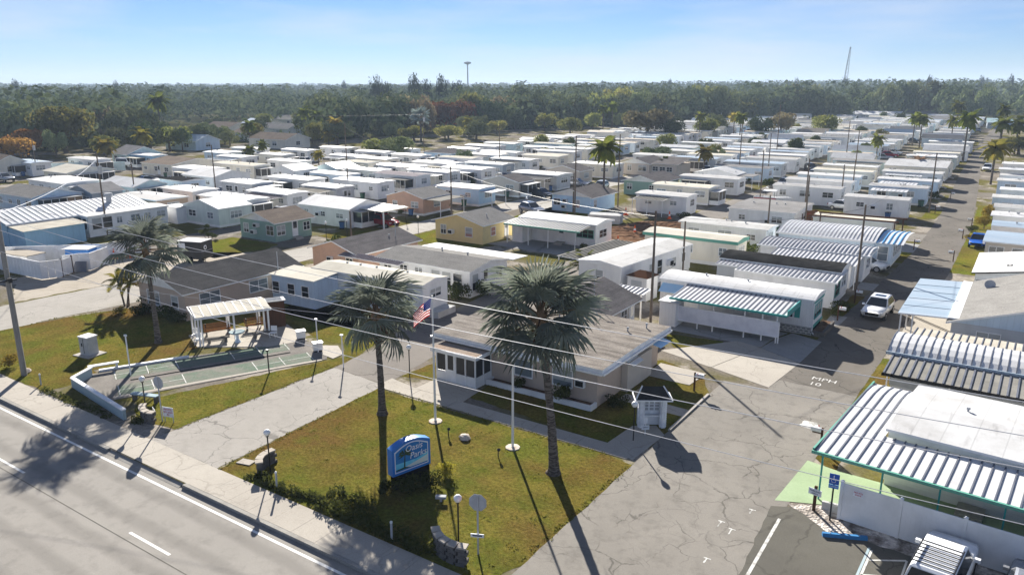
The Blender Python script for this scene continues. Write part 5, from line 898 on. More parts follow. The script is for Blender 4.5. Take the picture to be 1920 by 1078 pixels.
for x, y, lb in ((-66.2,76.0,'globe lamp beside the lane left of the yellow cottage'),(-72.4,80.6,'globe lamp at the kerb by the red car'),(-72.0,68.8,'globe lamp at the corner of the green cottage'),(-61.8,57.0,'globe lamp standing behind the beige house'),(-63.5,98.2,'globe lamp by the parked silver car'),(-54.7,109.4,'globe lamp beside twin black poles'),(-36.6,131.0,'globe lamp beside the covered boat'),(-72.8,66.0,'globe lamp on the drive of the green cottage')): lamp(x, y, lb)
def stop_sign(x, y, label, rz):
    t = thing('stop_sign', label, 'road sign', (x, y, 0), rz, 'stop signs seen from behind')
    ob('post', MB().box(-.035, -.02, 0, .035, .02, 2.75).mesh('post', 'galv'), t)
    oc = [(.4*math.cos(R(22.5+45*i)), .4*math.sin(R(22.5+45*i))) for i in range(8)]
    pl = MB(); pl.add([(x_, .028, 2.4+z_) for x_, z_ in oc] + [(x_, .036, 2.4+z_) for x_, z_ in oc], [tuple(range(8)), tuple(range(15,7,-1))] + [(i,8+i,8+(i+1)%8,(i+1)%8) for i in range(8)], [0, 1] + [0]*8)
    o = ob('plate', pl.mesh('plate', ('galv', 'red_paint')), t); lettering('STOP', (0, .04, 2.4), .26, 'white', o, (R(90), 0, R(180)))
    return t
s1 = stop_sign(-16.95, 22.6, 'back of a stop sign on the corner lawn by the curved wall', 20)
o = thing('street_blade', 'small tilted white blade sign low on the stop sign post', 'sign', (-16.95, 22.57, .92), 25); ob('plate', MB().box(-.28, -.055, -.07, .28, -.035, .09).mesh('plate', 'sign_white'), o); ob('print', MB().box(-.2, -.06, -.02, .2, -.055, .04).mesh('print', 'letter_dark'), o)
s2 = stop_sign(-40.0, 22.85, 'back of a stop sign at the left side of the driveway', 10)
o = thing('notice_sign', 'white notice board with red lettering low beside the driveway stop sign', 'sign', (-39.55, 23.0, 0), 15)
ob('board', MB().box(-.38, -.02, .35, .38, .0, .95).mesh('board', 'sign_white'), o)
for z, tx in ((.80, 'PRIVATE'), (.64, 'NO SIGN'), (.48, 'IN')): lettering(tx, (0, -.025, z), .16, 'letter_red', o, (R(90), 0, 0))
for sx in (-.3, .3): ob('leg', MB().box(sx-.02, .0, 0, sx+.02, .03, .9).mesh('leg', 'galv'), o)
o = thing('notice_sign', 'small white arrow board leaning left of the driveway stop sign', 'sign', (-40.5, 22.7, 0), -20); ob('board', MB().box(-.3, -.02, .55, .3, .0, .75).mesh('board', 'sign_white'), o); ob('leg', MB().box(-.02, .0, 0, .02, .03, .7).mesh('leg', 'galv'), o)
# main sign
sg = thing('entrance_sign', 'blue arched entrance sign with palm beach picture on the lawn', 'sign', (-23.3, 25.55, 0), math.degrees(math.atan2(2.05, .55)))
L = 2.2
def arch(x, inset=0): return 2.02 + .62 * (1 - ((L/2 - x - .0) / L) ** 2 * 1.0) - inset
def sign_poly(ins):
    a, b = -L/2+ins, L/2-ins; n = 14
    return [(a, .75+ins), (b, .75+ins)] + [(b-(b-a)*i/n, 2.12 + .30*math.sin(math.pi*(1-i/n))-ins) for i in range(n+1)]
def xz(poly, y0, y1, mf, ms=None):
    n = len(poly); mb = MB(); mb.add([(x, y0, z) for x, z in poly] + [(x, y1, z) for x, z in poly], [tuple(range(n)), tuple(range(2*n-1, n-1, -1))] + [(i, n+i, n+(i+1)%n, (i+1)%n) for i in range(n)]); return mb.mesh('panel', mf)
ob('cabinet', xz(sign_poly(0), -.22, .22, 'sign_blue'), sg); ob('base', MB().box(-L/2+.12, -.18, 0, L/2-.05, .18, .75).mesh('base', 'dark'), sg)
fc = ob('face_border', xz(sign_poly(.13), -.228, -.22, 'sign_white'), sg); pc = ob('picture', xz(sign_poly(.18), -.234, -.2285, 'pic_sky'), sg)
A, B = -L/2+.18, L/2-.18
def pict(nm, poly, y, mt): ob(nm, xz(poly, y, y+.003, mt), pc)
pict('sea', [(A,1.0),(B,1.0),(B,1.5),(A+1.2,1.32),(A,1.36)], -.238, 'pic_sea'); pict('sand', [(A,1.0),(B,1.0),(B,1.34),(A+1.2,1.2),(A+.4,1.06)], -.242, 'pic_sand'); pict('shore', [(A,1.0),(A+.8,1.0),(A+.5,1.09),(A,1.06)], -.245, 'pic_palm')
pict('palm_trunk', [(A+.44,1.06),(A+.52,1.06),(A+.55,1.75),(A+.51,1.75)], -.246, 'pic_palm')
for k in range(9):
    a = R(-25 + 230*k/8); cx, cz, r_ = A+.53, 1.75, .42
    pict('palm_leaf', [(cx, cz-.02), (cx+r_*.6*math.cos(a)-.05*math.sin(a), cz+r_*.55*math.sin(a)+.08), (cx+r_*math.cos(a), cz+r_*.6*math.sin(a)-.04), (cx+r_*.6*math.cos(a)+.05*math.sin(a), cz+r_*.55*math.sin(a)-.03)][::1], -.2455-.0004*k, 'pic_palm')
lettering('Oasis', (.12, -.252, 1.97), .45, 'letter_white', sg, (R(90), 0, 0), shear=.2); lettering('Parks', (.36, -.252, 1.56), .45, 'letter_white', sg, (R(90), 0, 0), shear=.2)
# flagpoles and flag
for (x, y, h, lb) in ((-26.8, 31.75, 7.6, 'white flagpole carrying the flag on the front lawn'), (-21.2, 31.5, 6.6, 'bare white flagpole beside the right-hand tall palm')):
    t = thing('flagpole', lb, 'flagpole', (x, y, 0)); ob('pole', MB().tube([(0,0,0),(0,0,h)], [.075,.045], 10).mesh('pole', 'white'), t); ob('finial', MB().lathe([(.02,h),(.08,h+.06),(.02,h+.14)], 8).mesh('finial', 'galv'), t)
    ob('footing', MB().lathe([(.42,-.05),(.4,.05),(.1,.07)], 9).mesh('footing', 'rock'), t)
fl = thing('flag', 'red white and blue striped flag drooping from the left flagpole', 'flag', (-26.8, 31.75, 0))
def flagp(u_, v_):
    hx = Vector((-.83, -.56, 0)); b_ = Vector((0, 0, 7.45 - 1.05*v_*(1-.25*u_))); k = u_ * 1.45
    side_ = hx * (k*.70); drop = -k*.66 * (.7+.3*u_); rp = .08*math.sin(u_*9 + v_*3.2) * (.3+u_)
    return b_ + side_ + Vector((0,0,drop)) + Vector((.56,-.83,0)) * rp + hx*.07 + Vector((-.12*v_*(1-u_),0,0))
def flag_piece(nm, u0, u1, v0, v1, mt, off=0, n=14):
    vs = [flagp(u0+(u1-u0)*i/n, v) + Vector((.56,-.83,0))*off for v in (v0, v1) for i in range(n+1)]
    vs += [p - Vector((.56,-.83,0))*.008 for p in vs]; k = n+1
    fs = [(i, i+1, k+i+1, k+i) for i in range(n)] + [(2*k+i, 3*k+i, 3*k+i+1, 2*k+i+1) for i in range(n)]
    ob(nm, MB().add(vs, fs).mesh(nm, mt, True), fl)
for i in range(13): flag_piece('stripe', 0 if i > 6 else .405, 1, i/13, (i+1)/13, 'flag_red' if i % 2 == 0 else 'flag_white')
flag_piece('canton', 0, .405, 0, 7/13, 'flag_blue')
st = MB()
for r_ in range(9):
    for c_ in range(6 if r_ % 2 == 0 else 5):
        p = flagp(.03 + .066*c_ + (.033 if r_ % 2 else 0), (r_+.7)*7/13/10)
        for sgn in (.006, -.014):
            q = p + Vector((.56,-.83,0))*sgn; a_ = Vector((.83,.56,0))*.024; b_ = Vector((0,0,.024)); st.add([q+b_, q+a_, q-b_, q-a_], [(0,1,2,3)])
tag(ob('stars', st.mesh('stars', 'flag_white'), fl), kind='stuff')
# white brick kiosk
ks = thing('notice_kiosk', 'white brick notice kiosk with black hipped roof at the lane mouth', 'kiosk', (-16.15, 38.25, .02), 33)
bk = MB().box(-.098, -.046, 0, .098, .046, .062).mesh('brick', 'white_brick')
for sx in (-1, 1):
    for r_ in range(26):
        for i, (bx, by, rot) in enumerate(((0, -.36, 0), (0, -.05, 0), (-.15, -.2, 90), (.15, -.2, 90))):
            if i == 1 : continue
            ob('brick', bk, ks, (sx*.62 + bx*(1 if r_ % 2 else .9), by, .068*r_), (0, 0, R(rot)))
ob('brick_core', MB().box(-.78, -.31, 0, -.5, .32, 1.78).box(.5, -.31, 0, .78, .32, 1.78).box(-.5, .1, 0, .5, .3, 1.78).mesh('brick_core', 'white_brick'), ks)
ob('ledge', MB().box(-.49, -.2, .62, .49, .09, .7).mesh('ledge', 'white'), ks); bd = ob('notice_board', MB().box(-.48, .05, .85, .48, .095, 1.74).mesh('notice_board', 'sign_white'), ks)
for i in range(3):
    for j in range(4): ob('notice', cached('ntc', lambda: MB().box(-.11, .035, -.07, .11, .048, .07).mesh('notice', 'galv')), bd, (-.3+.3*i, 0, 1.0+.2*j))
ob('lower_panel', MB().box(-.49, .04, .05, .49, .09, .6).mesh('lower_panel', 'white'), ks)
ob('roof', MB().add([(-1.02,-.62,1.8),(1.02,-.62,1.8),(1.02,.56,1.8),(-1.02,.56,1.8),(-.6,-.03,2.42),(.6,-.03,2.42)], [(3,2,1,0),(0,1,5,4),(1,2,5),(2,3,4,5),(3,0,4)], 0).mesh('roof', 'roof_dark'), ks)
for q in ((-1.06,-.68,1.06,-.62), (-1.06,.56,1.06,.62), (-1.08,-.615,-1.02,.555), (1.02,-.615,1.08,.555)): ob('roof_edge', MB().box(q[0], q[1], 1.74, q[2], q[3], 1.81).mesh('roof_edge', 'white'), ks)
for sx in (-1, 1): ob('hip_trim', MB().bar((sx*1.02, -.62, 1.83), (sx*.6, -.03, 2.45), .07, .04).mesh('hip_trim', 'white'), ks)
o = thing('notice_sign', 'small white framed notice on a stake left of the kiosk', 'sign', (-15.9, 36.9, 0), 40); ob('board', MB().box(-.22, -.02, .35, .22, 0, .62).box(-.12, -.02, .68, .12, 0, 1.1).mesh('board', 'sign_white'), o); ob('leg', MB().box(-.02, 0, 0, .02, .03, 1.0).mesh('leg', 'white'), o); lettering('OFFICE', (0, -.03, .49), .1, 'letter_dark', o, (R(90), 0, 0))
# mailboxes
def mailbox(x, y, label, rz=0, first=[]):
    if not first:
        t = thing('mailbox', label, 'mailbox', (x, y, 0), rz, 'mailboxes along the lane')
        ob('post', MB().box(-.05, -.05, 0, .05, .05, 1.25).box(-.05, -.05, .9, .5, .05, 1.0).mesh('post', 'brown_wood'), t); b_ = MB(); b_.extr([(-.1,1.0),(.1,1.0),(.1,1.15),(.07,1.22),(-.07,1.22),(-.1,1.15)], .05, .58, (), 0, 0); ob('box', b_.mesh('box', 'white'), t); ob('flag', MB().box(.2, -.12, 1.15, .24, -.1, 1.32).mesh('flag', 'red_paint'), t); first.append(t); return t
    return copy_thing(first[0], (x, y, 0), rz, label)
mailbox(-16.0, 44.6, 'white mailbox on dark post at the office corner of the lane'); mailbox(-7.35, 40.6, 'white mailbox on dark post at the right kerb by the white carport', 180); mailbox(-11.7, 65.7, 'mailbox near the dark low shrubs and white car'); mailbox(-11.6, 72.2, 'white mailbox beside the bowed black roof home'); mailbox(-10.4, 100.6, 'mailbox on the grass before the blue home'); mailbox(-11.4, 131.6, 'mailbox on the grass beside the long white trailer'); mailbox(-5.9, 96, 'mailbox on the right grass by the blue car', 180); mailbox(-5.9, 121.5, 'mailbox on the right verge below the yellow bush', 180); mailbox(-11.0, 150, 'mailbox before the twin panel roofs'); mailbox(-6.2, 111.5, 'mailbox on the right verge before the flat-roofed homes', 180)
# accessible parking sign, white sign, wheel stop
t = thing('parking_sign', 'blue accessible-parking sign on tall dark post beside the white fence', 'sign', (-5.35, 33.55, 0), 5)
ob('post', MB().box(-.035, -.03, 0, .035, .03, 2.3).mesh('post', 'black_metal'), t); ob('plate', MB().box(-.21, -.05, 1.82, .21, -.03, 2.32).mesh('plate', 'access_blue'), t); ob('plate', MB().box(-.21, -.05, 1.62, .21, -.03, 1.8).mesh('lower_plate', 'sign_blue'), t)
ic = MB().lathe([(.025,0),(.025,.004)], 8).xf(Matrix.Translation((-.02,-.055,2.23)) @ Matrix.Rotation(R(90),4,'X')); ic.box(-.035, -.056, 2.05, -.005, -.051, 2.19).box(-.035, -.056, 2.03, .07, -.051, 2.06).box(.05, -.056, 1.95, .075, -.051, 2.05)
for k in range(9):
    a0, a1 = R(150+25*k), R(175+25*k); ic.add([(-.02+.08*math.cos(a0),-.056,2.0+.08*math.sin(a0)),(-.02+.08*math.cos(a1),-.056,2.0+.08*math.sin(a1)),(-.02+.1*math.cos(a1),-.056,2.0+.1*math.sin(a1)),(-.02+.1*math.cos(a0),-.056,2.0+.1*math.sin(a0))], [(0,1,2,3)])
ob('wheelchair_symbol', ic.mesh('wheelchair_symbol', 'letter_white'), t); lettering('PARKING', (0, -.055, 1.71), .085, 'letter_white', t, (R(90), 0, 0))
t = thing('parking_sign', 'low white board on thick brown post in the gravel', 'sign', (-6.15, 34.0, 0), -12); ob('post', MB().box(-.06, -.05, 0, .06, .05, 1.25).mesh('post', 'brown_wood'), t); ob('plate', MB().box(-.3, -.08, .82, .3, -.05, 1.13).mesh('plate', 'sign_white'), t); lettering('PARKING', (0, -.085, 1.02), .11, 'letter_dark', t, (R(90), 0, 0)); lettering('OFFICE', (0, -.085, .9), .09, 'letter_dark', t, (R(90), 0, 0))
t = thing('wheel_stop', 'blue painted wheel stop at the head of the parking bay', 'wheel stop', (-4.5, 32.45, .014), 24); ws = MB(); ws.extr([(-.1,0),(.1,0),(.07,.16),(-.07,.16)], -.92, .92, (), 0, 0); ob('body', ws.mesh('body', 'stop_blue'), t)
for sx in (-.6, .6): ob('pin', MB().lathe([(.025,.16),(.025,.18)], 6, (sx,0)).mesh('pin', 'galv'), t)
t = thing('block_planter', 'low grey block planter with dry plants at the fence corner', 'planter', (-5.45, 34.45, 0), 5)
for r_ in range(2):
    for i in range(3): ob('block', cached('bpb', lambda: MB().box(-.15, -.08, 0, .15, .08, .19).mesh('block', 'breeze')), t, (-.3+.31*i, 0, .2*r_))
# white vinyl fence
fn = thing('vinyl_fence', 'tall white vinyl panel fence along the parking bay', 'fence', (-5.05, 33.9, 0), -4.5)
pmf = MB().box(-.065, -.065, 0, .065, .065, 1.9).add([(-.085,-.085,1.9),(.085,-.085,1.9),(.085,.085,1.9),(-.085,.085,1.9),(0,0,1.98)], [(3,2,1,0),(0,1,4),(1,2,4),(2,3,4),(3,0,4)]).mesh('post', 'white')
for i in range(6): ob('post', pmf, fn, (2.42*i, 0, 0))
bdm = MB().box(-.094, -.018, .12, .094, .018, 1.72).mesh('board', 'white')
for i in range(5):
    for k in range(12): ob('board', bdm, fn, (2.42*i + .164 + .19*k, 0, 0))
    ob('rail', MB().box(2.42*i+.066, -.03, 1.72, 2.42*i+2.354, .03, 1.82).mesh('rail', 'white'), fn); ob('rail', MB().box(2.42*i+.066, -.03, .03, 2.42*i+2.354, .03, .12).mesh('rail', 'white'), fn)
o = thing('notice_sign', 'white notice with red lettering fixed to the vinyl fence', 'sign', (-4.35, 33.81, 1.5), -4.5); ob('board', MB().box(-.22, -.02, -.13, .22, -.0, .13).mesh('board', 'sign_white'), o)
for z, tx in ((.06, 'PRIVATE'), (-.05, 'DRIVE')): lettering(tx, (0, -.025, z), .1, 'letter_red', o, (R(90), 0, 0))
# small garden pieces on the lawn
for (x, y, lb) in ((-21.25, 30.2, 'small dark garden spotlight on stake beside the bare flagpole'), (-25.0, 30.7, 'small dark garden spotlight on stake behind the blue sign')):
    t = thing('garden_spotlight', lb, 'spotlight', (x, y, 0)); ob('stake', MB().tube([(0,0,0),(0,0,.35)], .03, 6).mesh('stake', 'black_metal'), t); ob('head', MB().tube([(-.05,.05,.38),(.1,-.08,.46)], [.06,.09], 8).mesh('head', 'black_metal'), t)
t = thing('floodlight', 'silver floodlight lying low on the shaded lawn below the sign', 'spotlight', (-20.9, 25.0, 0), 30); ob('bracket', MB().box(-.05, -.03, 0, .05, .03, .2).mesh('bracket', 'galv'), t); ob('head', MB().box(-.25, -.1, .18, .25, .12, .3).mesh('head', 'galv'), t)
for (x, y, s_, lb) in ((-24.0, 30.9, .35, 'pale rock alone on the lawn'), (-55.0, 22.3, .3, 'pale rock at the foot of the left utility pole')):
    mb = MB(); r = random.Random(int(s_*100)); mb.lathe([(s_*.9,-.02),(s_,.07),(s_*.75,.2),(s_*.3,.27)], 9); mb.v = [(a*r.uniform(.8,1.2), b*r.uniform(.7,1.1), c) for a, b, c in mb.v]
    tag(ob('rock', mb.mesh('rock', 'rock'), None, (x, y, 0)), lb, 'rock')
tag(ob('stepping_slab', MB().prism([(-32.1,22.0),(-31.3,22.2),(-31.4,22.7),(-32.2,22.5)], -.02, .05).mesh('stepping_slab', 'slab')), 'flat concrete piece at the grass edge by the driveway', 'slab')
for (x, y, h, lb) in ((-28.1, 21.35, .95, 'pale plastic marker stub left in the low hedge'), (-20.6, 21.3, .9, 'pale plastic marker stub right in the low hedge'), (-51.8, 21.7, .7, 'pale plastic marker stub beside the left wall end')):
    t = thing('marker_stub', lb, 'post', (x, y, 0)); ob('tube', MB().tube([(0,0,0),(0,0,h)], .05, 8).mesh('tube', 'galv'), t); ob('cap', MB().lathe([(.06,h-.02),(.06,h+.05),(.02,h+.08)], 8).mesh('cap', 'white'), t)

# ------------------------------------------------------------------ poles and wires
pr = random.Random(3)
def pole(x, y, h, label, mt='pole_wood', arm=False, tr=False, r0=.13, lean=(0,0)):
    t = thing('utility_pole', label, 'utility pole', (x, y, 0), pr.uniform(-8, 8), 'wooden poles standing among the homes' if h < 13 else None)
    ob('shaft', MB().tube([(0,0,-.1),(lean[0]*.5,lean[1]*.5,h*.5),(lean[0],lean[1],h)], [r0, r0*.85, r0*.7], 9).mesh('shaft', mt), t)
    if arm: ob('crossarm', MB().box(-1.1, -.05, h-.7, 1.1, .05, h-.58).mesh('crossarm', mt), t)
    if tr: ob('transformer', MB().lathe([(.24,h-2.6),(.26,h-2.5),(.26,h-1.7),(.2,h-1.6)], 10, (.35,0)).mesh('transformer', 'galv'), t); ob('bracket', MB().box(-.05, -.04, h-2.2, .35, .04, h-2.1).mesh('bracket', 'galv'), t)
    return t
t = pole(-54.5, 21.9, 13.2, 'tall weathered pole at the left edge of the sidewalk', 'pole_pale', False, False, .19, (-.35, .1))
ob('cable_box', MB().box(.15, -.12, 6.5, .42, .12, 6.8).mesh('cable_box', 'black_metal'), t); ob('bracket', MB().box(-.1, -.5, 6.55, .1, .5, 6.65).mesh('bracket', 'black_metal'), t)
for (x, y, h, lb, a_, tr_) in ((-99.0, 52.3, 10.5, 'pale pole with transformer beside the blue workshop', 0, 1), (-100.4, 96.8, 12.4, 'tall black pole among the white homes at centre left', 0, 0), (-59.5, 74.7, 9.2, 'black pole in front of the yellow cottage', 0, 0), (-24.25, 56.3, 9.3, 'dark pole beside the small grey shed of the teal home', 0, 0), (-12.25, 76.2, 8.3, 'brown pole at the lane with two long cross beams', 0, 0), (-26.8, 97.6, 5.6, 'short dark pole behind the green-edged roof', 0, 0), (-27.0, 117.0, 8.6, 'tall black pole behind the grey flat roof', 0, 0), (-54.2, 110.6, 11.4, 'left one of twin black poles beside the light blue cottage', 0, 0), (-56.6, 100.9, 11.6, 'right one of twin black poles beside the light blue cottage', 0, 0), (-100.6, 144.1, 9.8, 'thin grey pole in the middle of the far white homes', 0, 0), (-123.8, 70.9, 7.0, 'slim black pole before the white flat roofs at left', 0, 0), (-121.2, 84.5, 8.6, 'leaning black pole before the big white gable at left', 0, 0), (-176.7, 80.1, 8.0, 'black pole beside the orange tree', 0, 1), (-52.1, 164.1, 11.0, 'tall dark pole where the middle street narrows', 0, 0), (-55.7, 205.1, 14.0, 'tallest thin pole before the far tree belt', 0, 0), (-37.9, 200.7, 10.4, 'thin dark pole amid distant roofs left of the lane', 0, 0), (-57.6, 102.2, 6, 'short black pole by the silver car', 0, 0), (-97.6, 258.1, 9.5, 'far pole below the dark oaks', 1, 0), (-12.3, 132.3, 9.0, 'pole on the grass by the long white trailer', 0, 0), (-36.4, 126.6, 8.5, 'pole beside the covered boat', 0, 0), (-25.4, 134, 6.4, 'stubby dark pole between trailer ends', 0, 0), (-25.6, 144, 6.4, 'stubby dark pole behind a trailer end', 0, 0), (-31.2, 176, 9.6, 'slim pole among far left-lane roofs', 0, 0), (-63, 60.8, 5.2, 'short dark pole at the pinkish cottage wall', 0, 0), (-129.6, 152, 12.5, 'pole with lamp arm left of the silver palm', 1, 1), (-46.5, 166, 9, 'pole behind the taupe house', 0, 0), (-28.6, 74, 5.5, 'short brown pole at the corner of the end-on home', 0, 0), (-23.8, 104, 7.6, 'short black pole before the brown debris heap', 0, 0)):
    pole(x, y, h, lb, 'pole_wood', a_, tr_, .12)
t = thing('beam_frame', 'pair of long dark timber beams carried above the tan flat roof', 'beam frame', (-16.6, 101.5, 0), 2)
for k in range(2): ob('beam', MB().box(-5, -.1, 0, 5, .1, .18).mesh('beam', 'brown_wood'), t, (-.6*k, -3.0*k, 3.3 - .0*k))
for sx in (-4.8, 4.6): ob('post', MB().box(sx-.07, -.07, 0, sx+.07, .07, 3.3).mesh('post', 'brown_wood'), t); ob('post', MB().box(sx-.67, -3.07, 0, sx-.53, -2.93, 3.3).mesh('post', 'brown_wood'), t)
H = Home(-13.2, 101.8, 9.2, 3.6, 2.7, 'x', 'flat', .1, 'w_cream', 'roof_cream', 'tan flat-roofed home under the long dark beams', None, 'mobile_home', 'mobile home', 2, .3, .1)
H.win('e', 0, 1.4, .8)
def wire(pts, label, r=.018, mt='wire', sag=.5):
    out = []
    for (a, b) in zip(pts[:-1], pts[1:]):
        a, b = Vector(a), Vector(b); n = 20
        for i in range(n + (1 if b == Vector(pts[-1]) else 0)):
            t_ = i/n; p = a.lerp(b, t_); p.z -= sag*4*t_*(1-t_); out.append(p)
    tag(ob('power_line', MB().tube(out, r, 5).mesh('power_line', mt)), label, 'power line', 'power lines over the front lawn')
for (z0, z1, z2, y_, r_, sg_, lb) in ((12.4, 12.0, 12.0, 21.85, .013, .95, 'topmost power line crossing both tall palms'), (11.2, 10.9, 11.4, 21.75, .013, 1.15, 'second power line from the top crossing the flag'), (10.2, 10.0, 10.6, 21.8, .014, 1.25, 'third power line from the top over the entrance'), (8.8, 8.6, 8.8, 21.7, .012, .9, 'fourth power line from the top crossing sign and kiosk')):
    wire([(-112, y_, z0), (-54.5, y_, z1), (16, y_, z2)], lb, r_, 'wire', sg_)
wire([(-54.6, 21.9, 7.4), (-26, 30, 6.6)], 'thin low cable from the left pole to the front lawn', .008, 'wire', .3)
wire([(-54.5, 21.9, 11.0), (-99.0, 52.3, 9.8)], 'cable running from the left pole towards the blue workshop', .025, 'wire', .7)
for (a, b, lb) in (((-100.4,96.8,11.8),(-59.5,74.7,8.9),'thin cable above the white homes'),((-59.5,74.7,8.9),(-24.25,56.3,8.9),'thin cable over the yellow cottage'),((-24.25,56.3,9.0),(-12.25,76.2,8.0),'thin cable above the teal home'),((-12.25,76.2,8.0),(-12.3,132.3,8.7),'thin cable along the lane'),((-99.0,52.3,10.2),(-123.8,70.9,6.8),'thin cable at far left'),((-230,130,11),(-129.6,152,11.6),'thin cable before the tree belt')):
    wire([a, b], lb, .014, 'wire_dark', .8)

# ------------------------------------------------------------------ palms
def fan_frond(seed, pet=1.35, rad=1.35, nseg=30, droop=.25, fold=.12):
    "one fan leaf: petiole along +x, blades folded and split towards their tips"
    r = random.Random(seed); mb = MB()
    mb.tube([(0,0,0),(pet*.5,0,.06),(pet,0,.05)], [.045,.03,.022], 5, 1)
    span = R(285); hub = Vector((pet*.96, 0, .05))
    for i in range(nseg):
        a = -span/2 + span*(i+.5)/nseg + r.uniform(-.02,.02); da = span/nseg*.5; ln = rad*(.74+.34*math.cos(a*.55))*r.uniform(.84,1.08)
        cup = .18 - .22*abs(math.sin(a/2)); dz = r.uniform(-.03,.03)
        def pt(ang, k, up): return hub + Vector((math.cos(ang)*k, math.sin(ang)*k, cup*k + up - droop*(k/rad)**2.4*rad*.55 + dz*k))
        b0 = hub; m0, m1, mc = pt(a-da*.9, ln*.46, 0), pt(a+da*.9, ln*.46, 0), pt(a, ln*.46, fold*.5)
        t0, t1, tt = pt(a-da*.42, ln*.8, -.03), pt(a+da*.42, ln*.8, -.03), pt(a+r.uniform(-.05,.05), ln, -.26*r.random()**1.5)
        mb.add([b0, m0, mc, m1, t0, t1, tt], [(0,1,2),(0,2,3),(1,4,2),(2,4,6),(2,6,5),(2,5,3)], 0)
    return mb.mesh('frond', ('palm_leaf', 'palm_dry'))
FF = [fan_frond(i, 1.45+.12*i, 1.45, 28, .30+.16*i) for i in range(4)]; FD = fan_frond(9, 1.1, 1.1, 22, .9, .05); FD.materials[0] = M['palm_dry']
def trunk_mesh(pts, rad, rings=.16, mat='trunk'):
    mb = MB(); P = [Vector(p) for p in pts]; out = []; rr = []; n = len(P)-1; L = sum((P[i+1]-P[i]).length for i in range(n)); k = max(6, int(L/rings))
    for i in range(k+1):
        t_ = i/k*n; j = min(int(t_), n-1); f_ = t_-j
        p0, p1, p2, p3 = P[max(j-1,0)], P[j], P[j+1], P[min(j+2,n)]
        out.append(.5*((2*p1)+(p2-p0)*f_+(2*p0-5*p1+4*p2-p3)*f_*f_+(3*p1-p0-3*p2+p3)*f_**3)); rr.append((rad[j]*(1-f_)+rad[j+1]*f_)*(1.06 if i % 2 else .96))
    return mb.tube(out, rr, 12).mesh('trunk', mat, True), out[-1]
def bismarck(x, y, pts, rad, scale, n, label, seed, lo=-38):
    r = random.Random(seed); t = thing('fan_palm', label, 'palm tree', (x, y, 0), 0, None)
    me, top = trunk_mesh(pts, rad); ob('trunk', me, t)
    ob('boot_collar', MB().lathe([(rad[-1]*.9,-.55),(rad[-1]*1.5,-.2),(rad[-1]*1.9,.1),(rad[-1]*1.2,.5),(.05,.8)], 11).mesh('boot_collar', 'boot'), t, top)
    for i in range(n):
        f_ = (i+.5)/n; el = 84 - (84-lo)*f_**.85 + r.uniform(-11,11); az = i*137.5 + r.uniform(-14,14)
        o = ob('frond', FF[i % 4], t, top + Vector((0,0,.35-.3*f_)))
        o.rotation_euler = (Matrix.Rotation(R(az),3,'Z') @ Matrix.Rotation(R(-el),3,'Y') @ Matrix.Rotation(R(r.uniform(-25,25)),3,'X')).to_euler(); s_ = scale*r.uniform(.8,1.12)*(1.0 if f_ > .15 else .85); o.scale = (s_,)*3
    for i in range(4):
        o = ob('dry_frond', FD, t, top - Vector((0,0,.1))); o.rotation_euler = (Matrix.Rotation(R(i*95+r.uniform(-30,30)),3,'Z') @ Matrix.Rotation(R(62+r.uniform(-8,10)),3,'Y')).to_euler(); o.scale = (scale*.75,)*3
    return t
bismarck(-53.3, 30.9, [(0,0,-.1),(0,0,.5),(-.15,.05,3),(-.4,.1,7.0)], [.38,.22,.16,.14], .98, 28, 'tall silvery fan palm on the left lawn by the court', 1, -48)
bismarck(-30.1, 30.8, [(0,0,-.1),(0,0,.5),(-.02,0,2.8),(-.15,0,6.0)], [.42,.23,.18,.16], .95, 30, 'shorter fan palm with dark trunk behind the blue sign', 2, -42)
bismarck(-17.9, 30.3, [(0,0,-.1),(0,0,.5),(-.3,.08,3.4),(-1.05,.3,7.8)], [.46,.26,.19,.16], 1.1, 36, 'tallest fan palm leaning beside the bare flagpole', 3, -46)
lf = bismarck(-176, 205, [(0,0,0),(0,0,.5),(0,0,4),(0,0,8)], [.5,.36,.3,.28], 1.35, 30, 'tall silver fan palm far off before the dark oaks', 5, -40)
silver = FF[0].copy(); silver.materials[0] = M['silver_leaf']
for o in lf.children:
    if o.name.startswith('frond'): o.data = silver
def feather(seed, L=2.2, nl=20, droop=.9, lw=.07, ll=.55, mats=('palm_green', 'palm_dry')):
    r = random.Random(seed); mb = MB(); pts = [Vector((L*t_*(1-.18*t_*droop), 0, L*(.30*t_-.62*droop*t_*t_))) for t_ in [i/8 for i in range(9)]]
    mb.tube(pts, [.03*(1-.8*i/8) for i in range(9)], 4, 1)
    for i in range(2, nl):
        t_ = i/nl; j = min(int(t_*8), 7); p = pts[j].lerp(pts[j+1], t_*8-j); d_ = (pts[j+1]-pts[j]).normalized()
        for s_ in (-1, 1):
            l_ = ll*(.5+math.sin(math.pi*min(1,t_*1.02))*.7)*r.uniform(.85,1.1); o_ = Vector((d_.x*.55, s_*.8, -.30-.3*r.random()))*l_; w_ = d_*lw
            mb.add([p-w_, p+w_, p+o_+w_*.2], [(0,1,2)], 0)
    return mb.mesh('frond', mats)
FE = [feather(i, 2.3, 22, .8+.2*i) for i in range(2)]
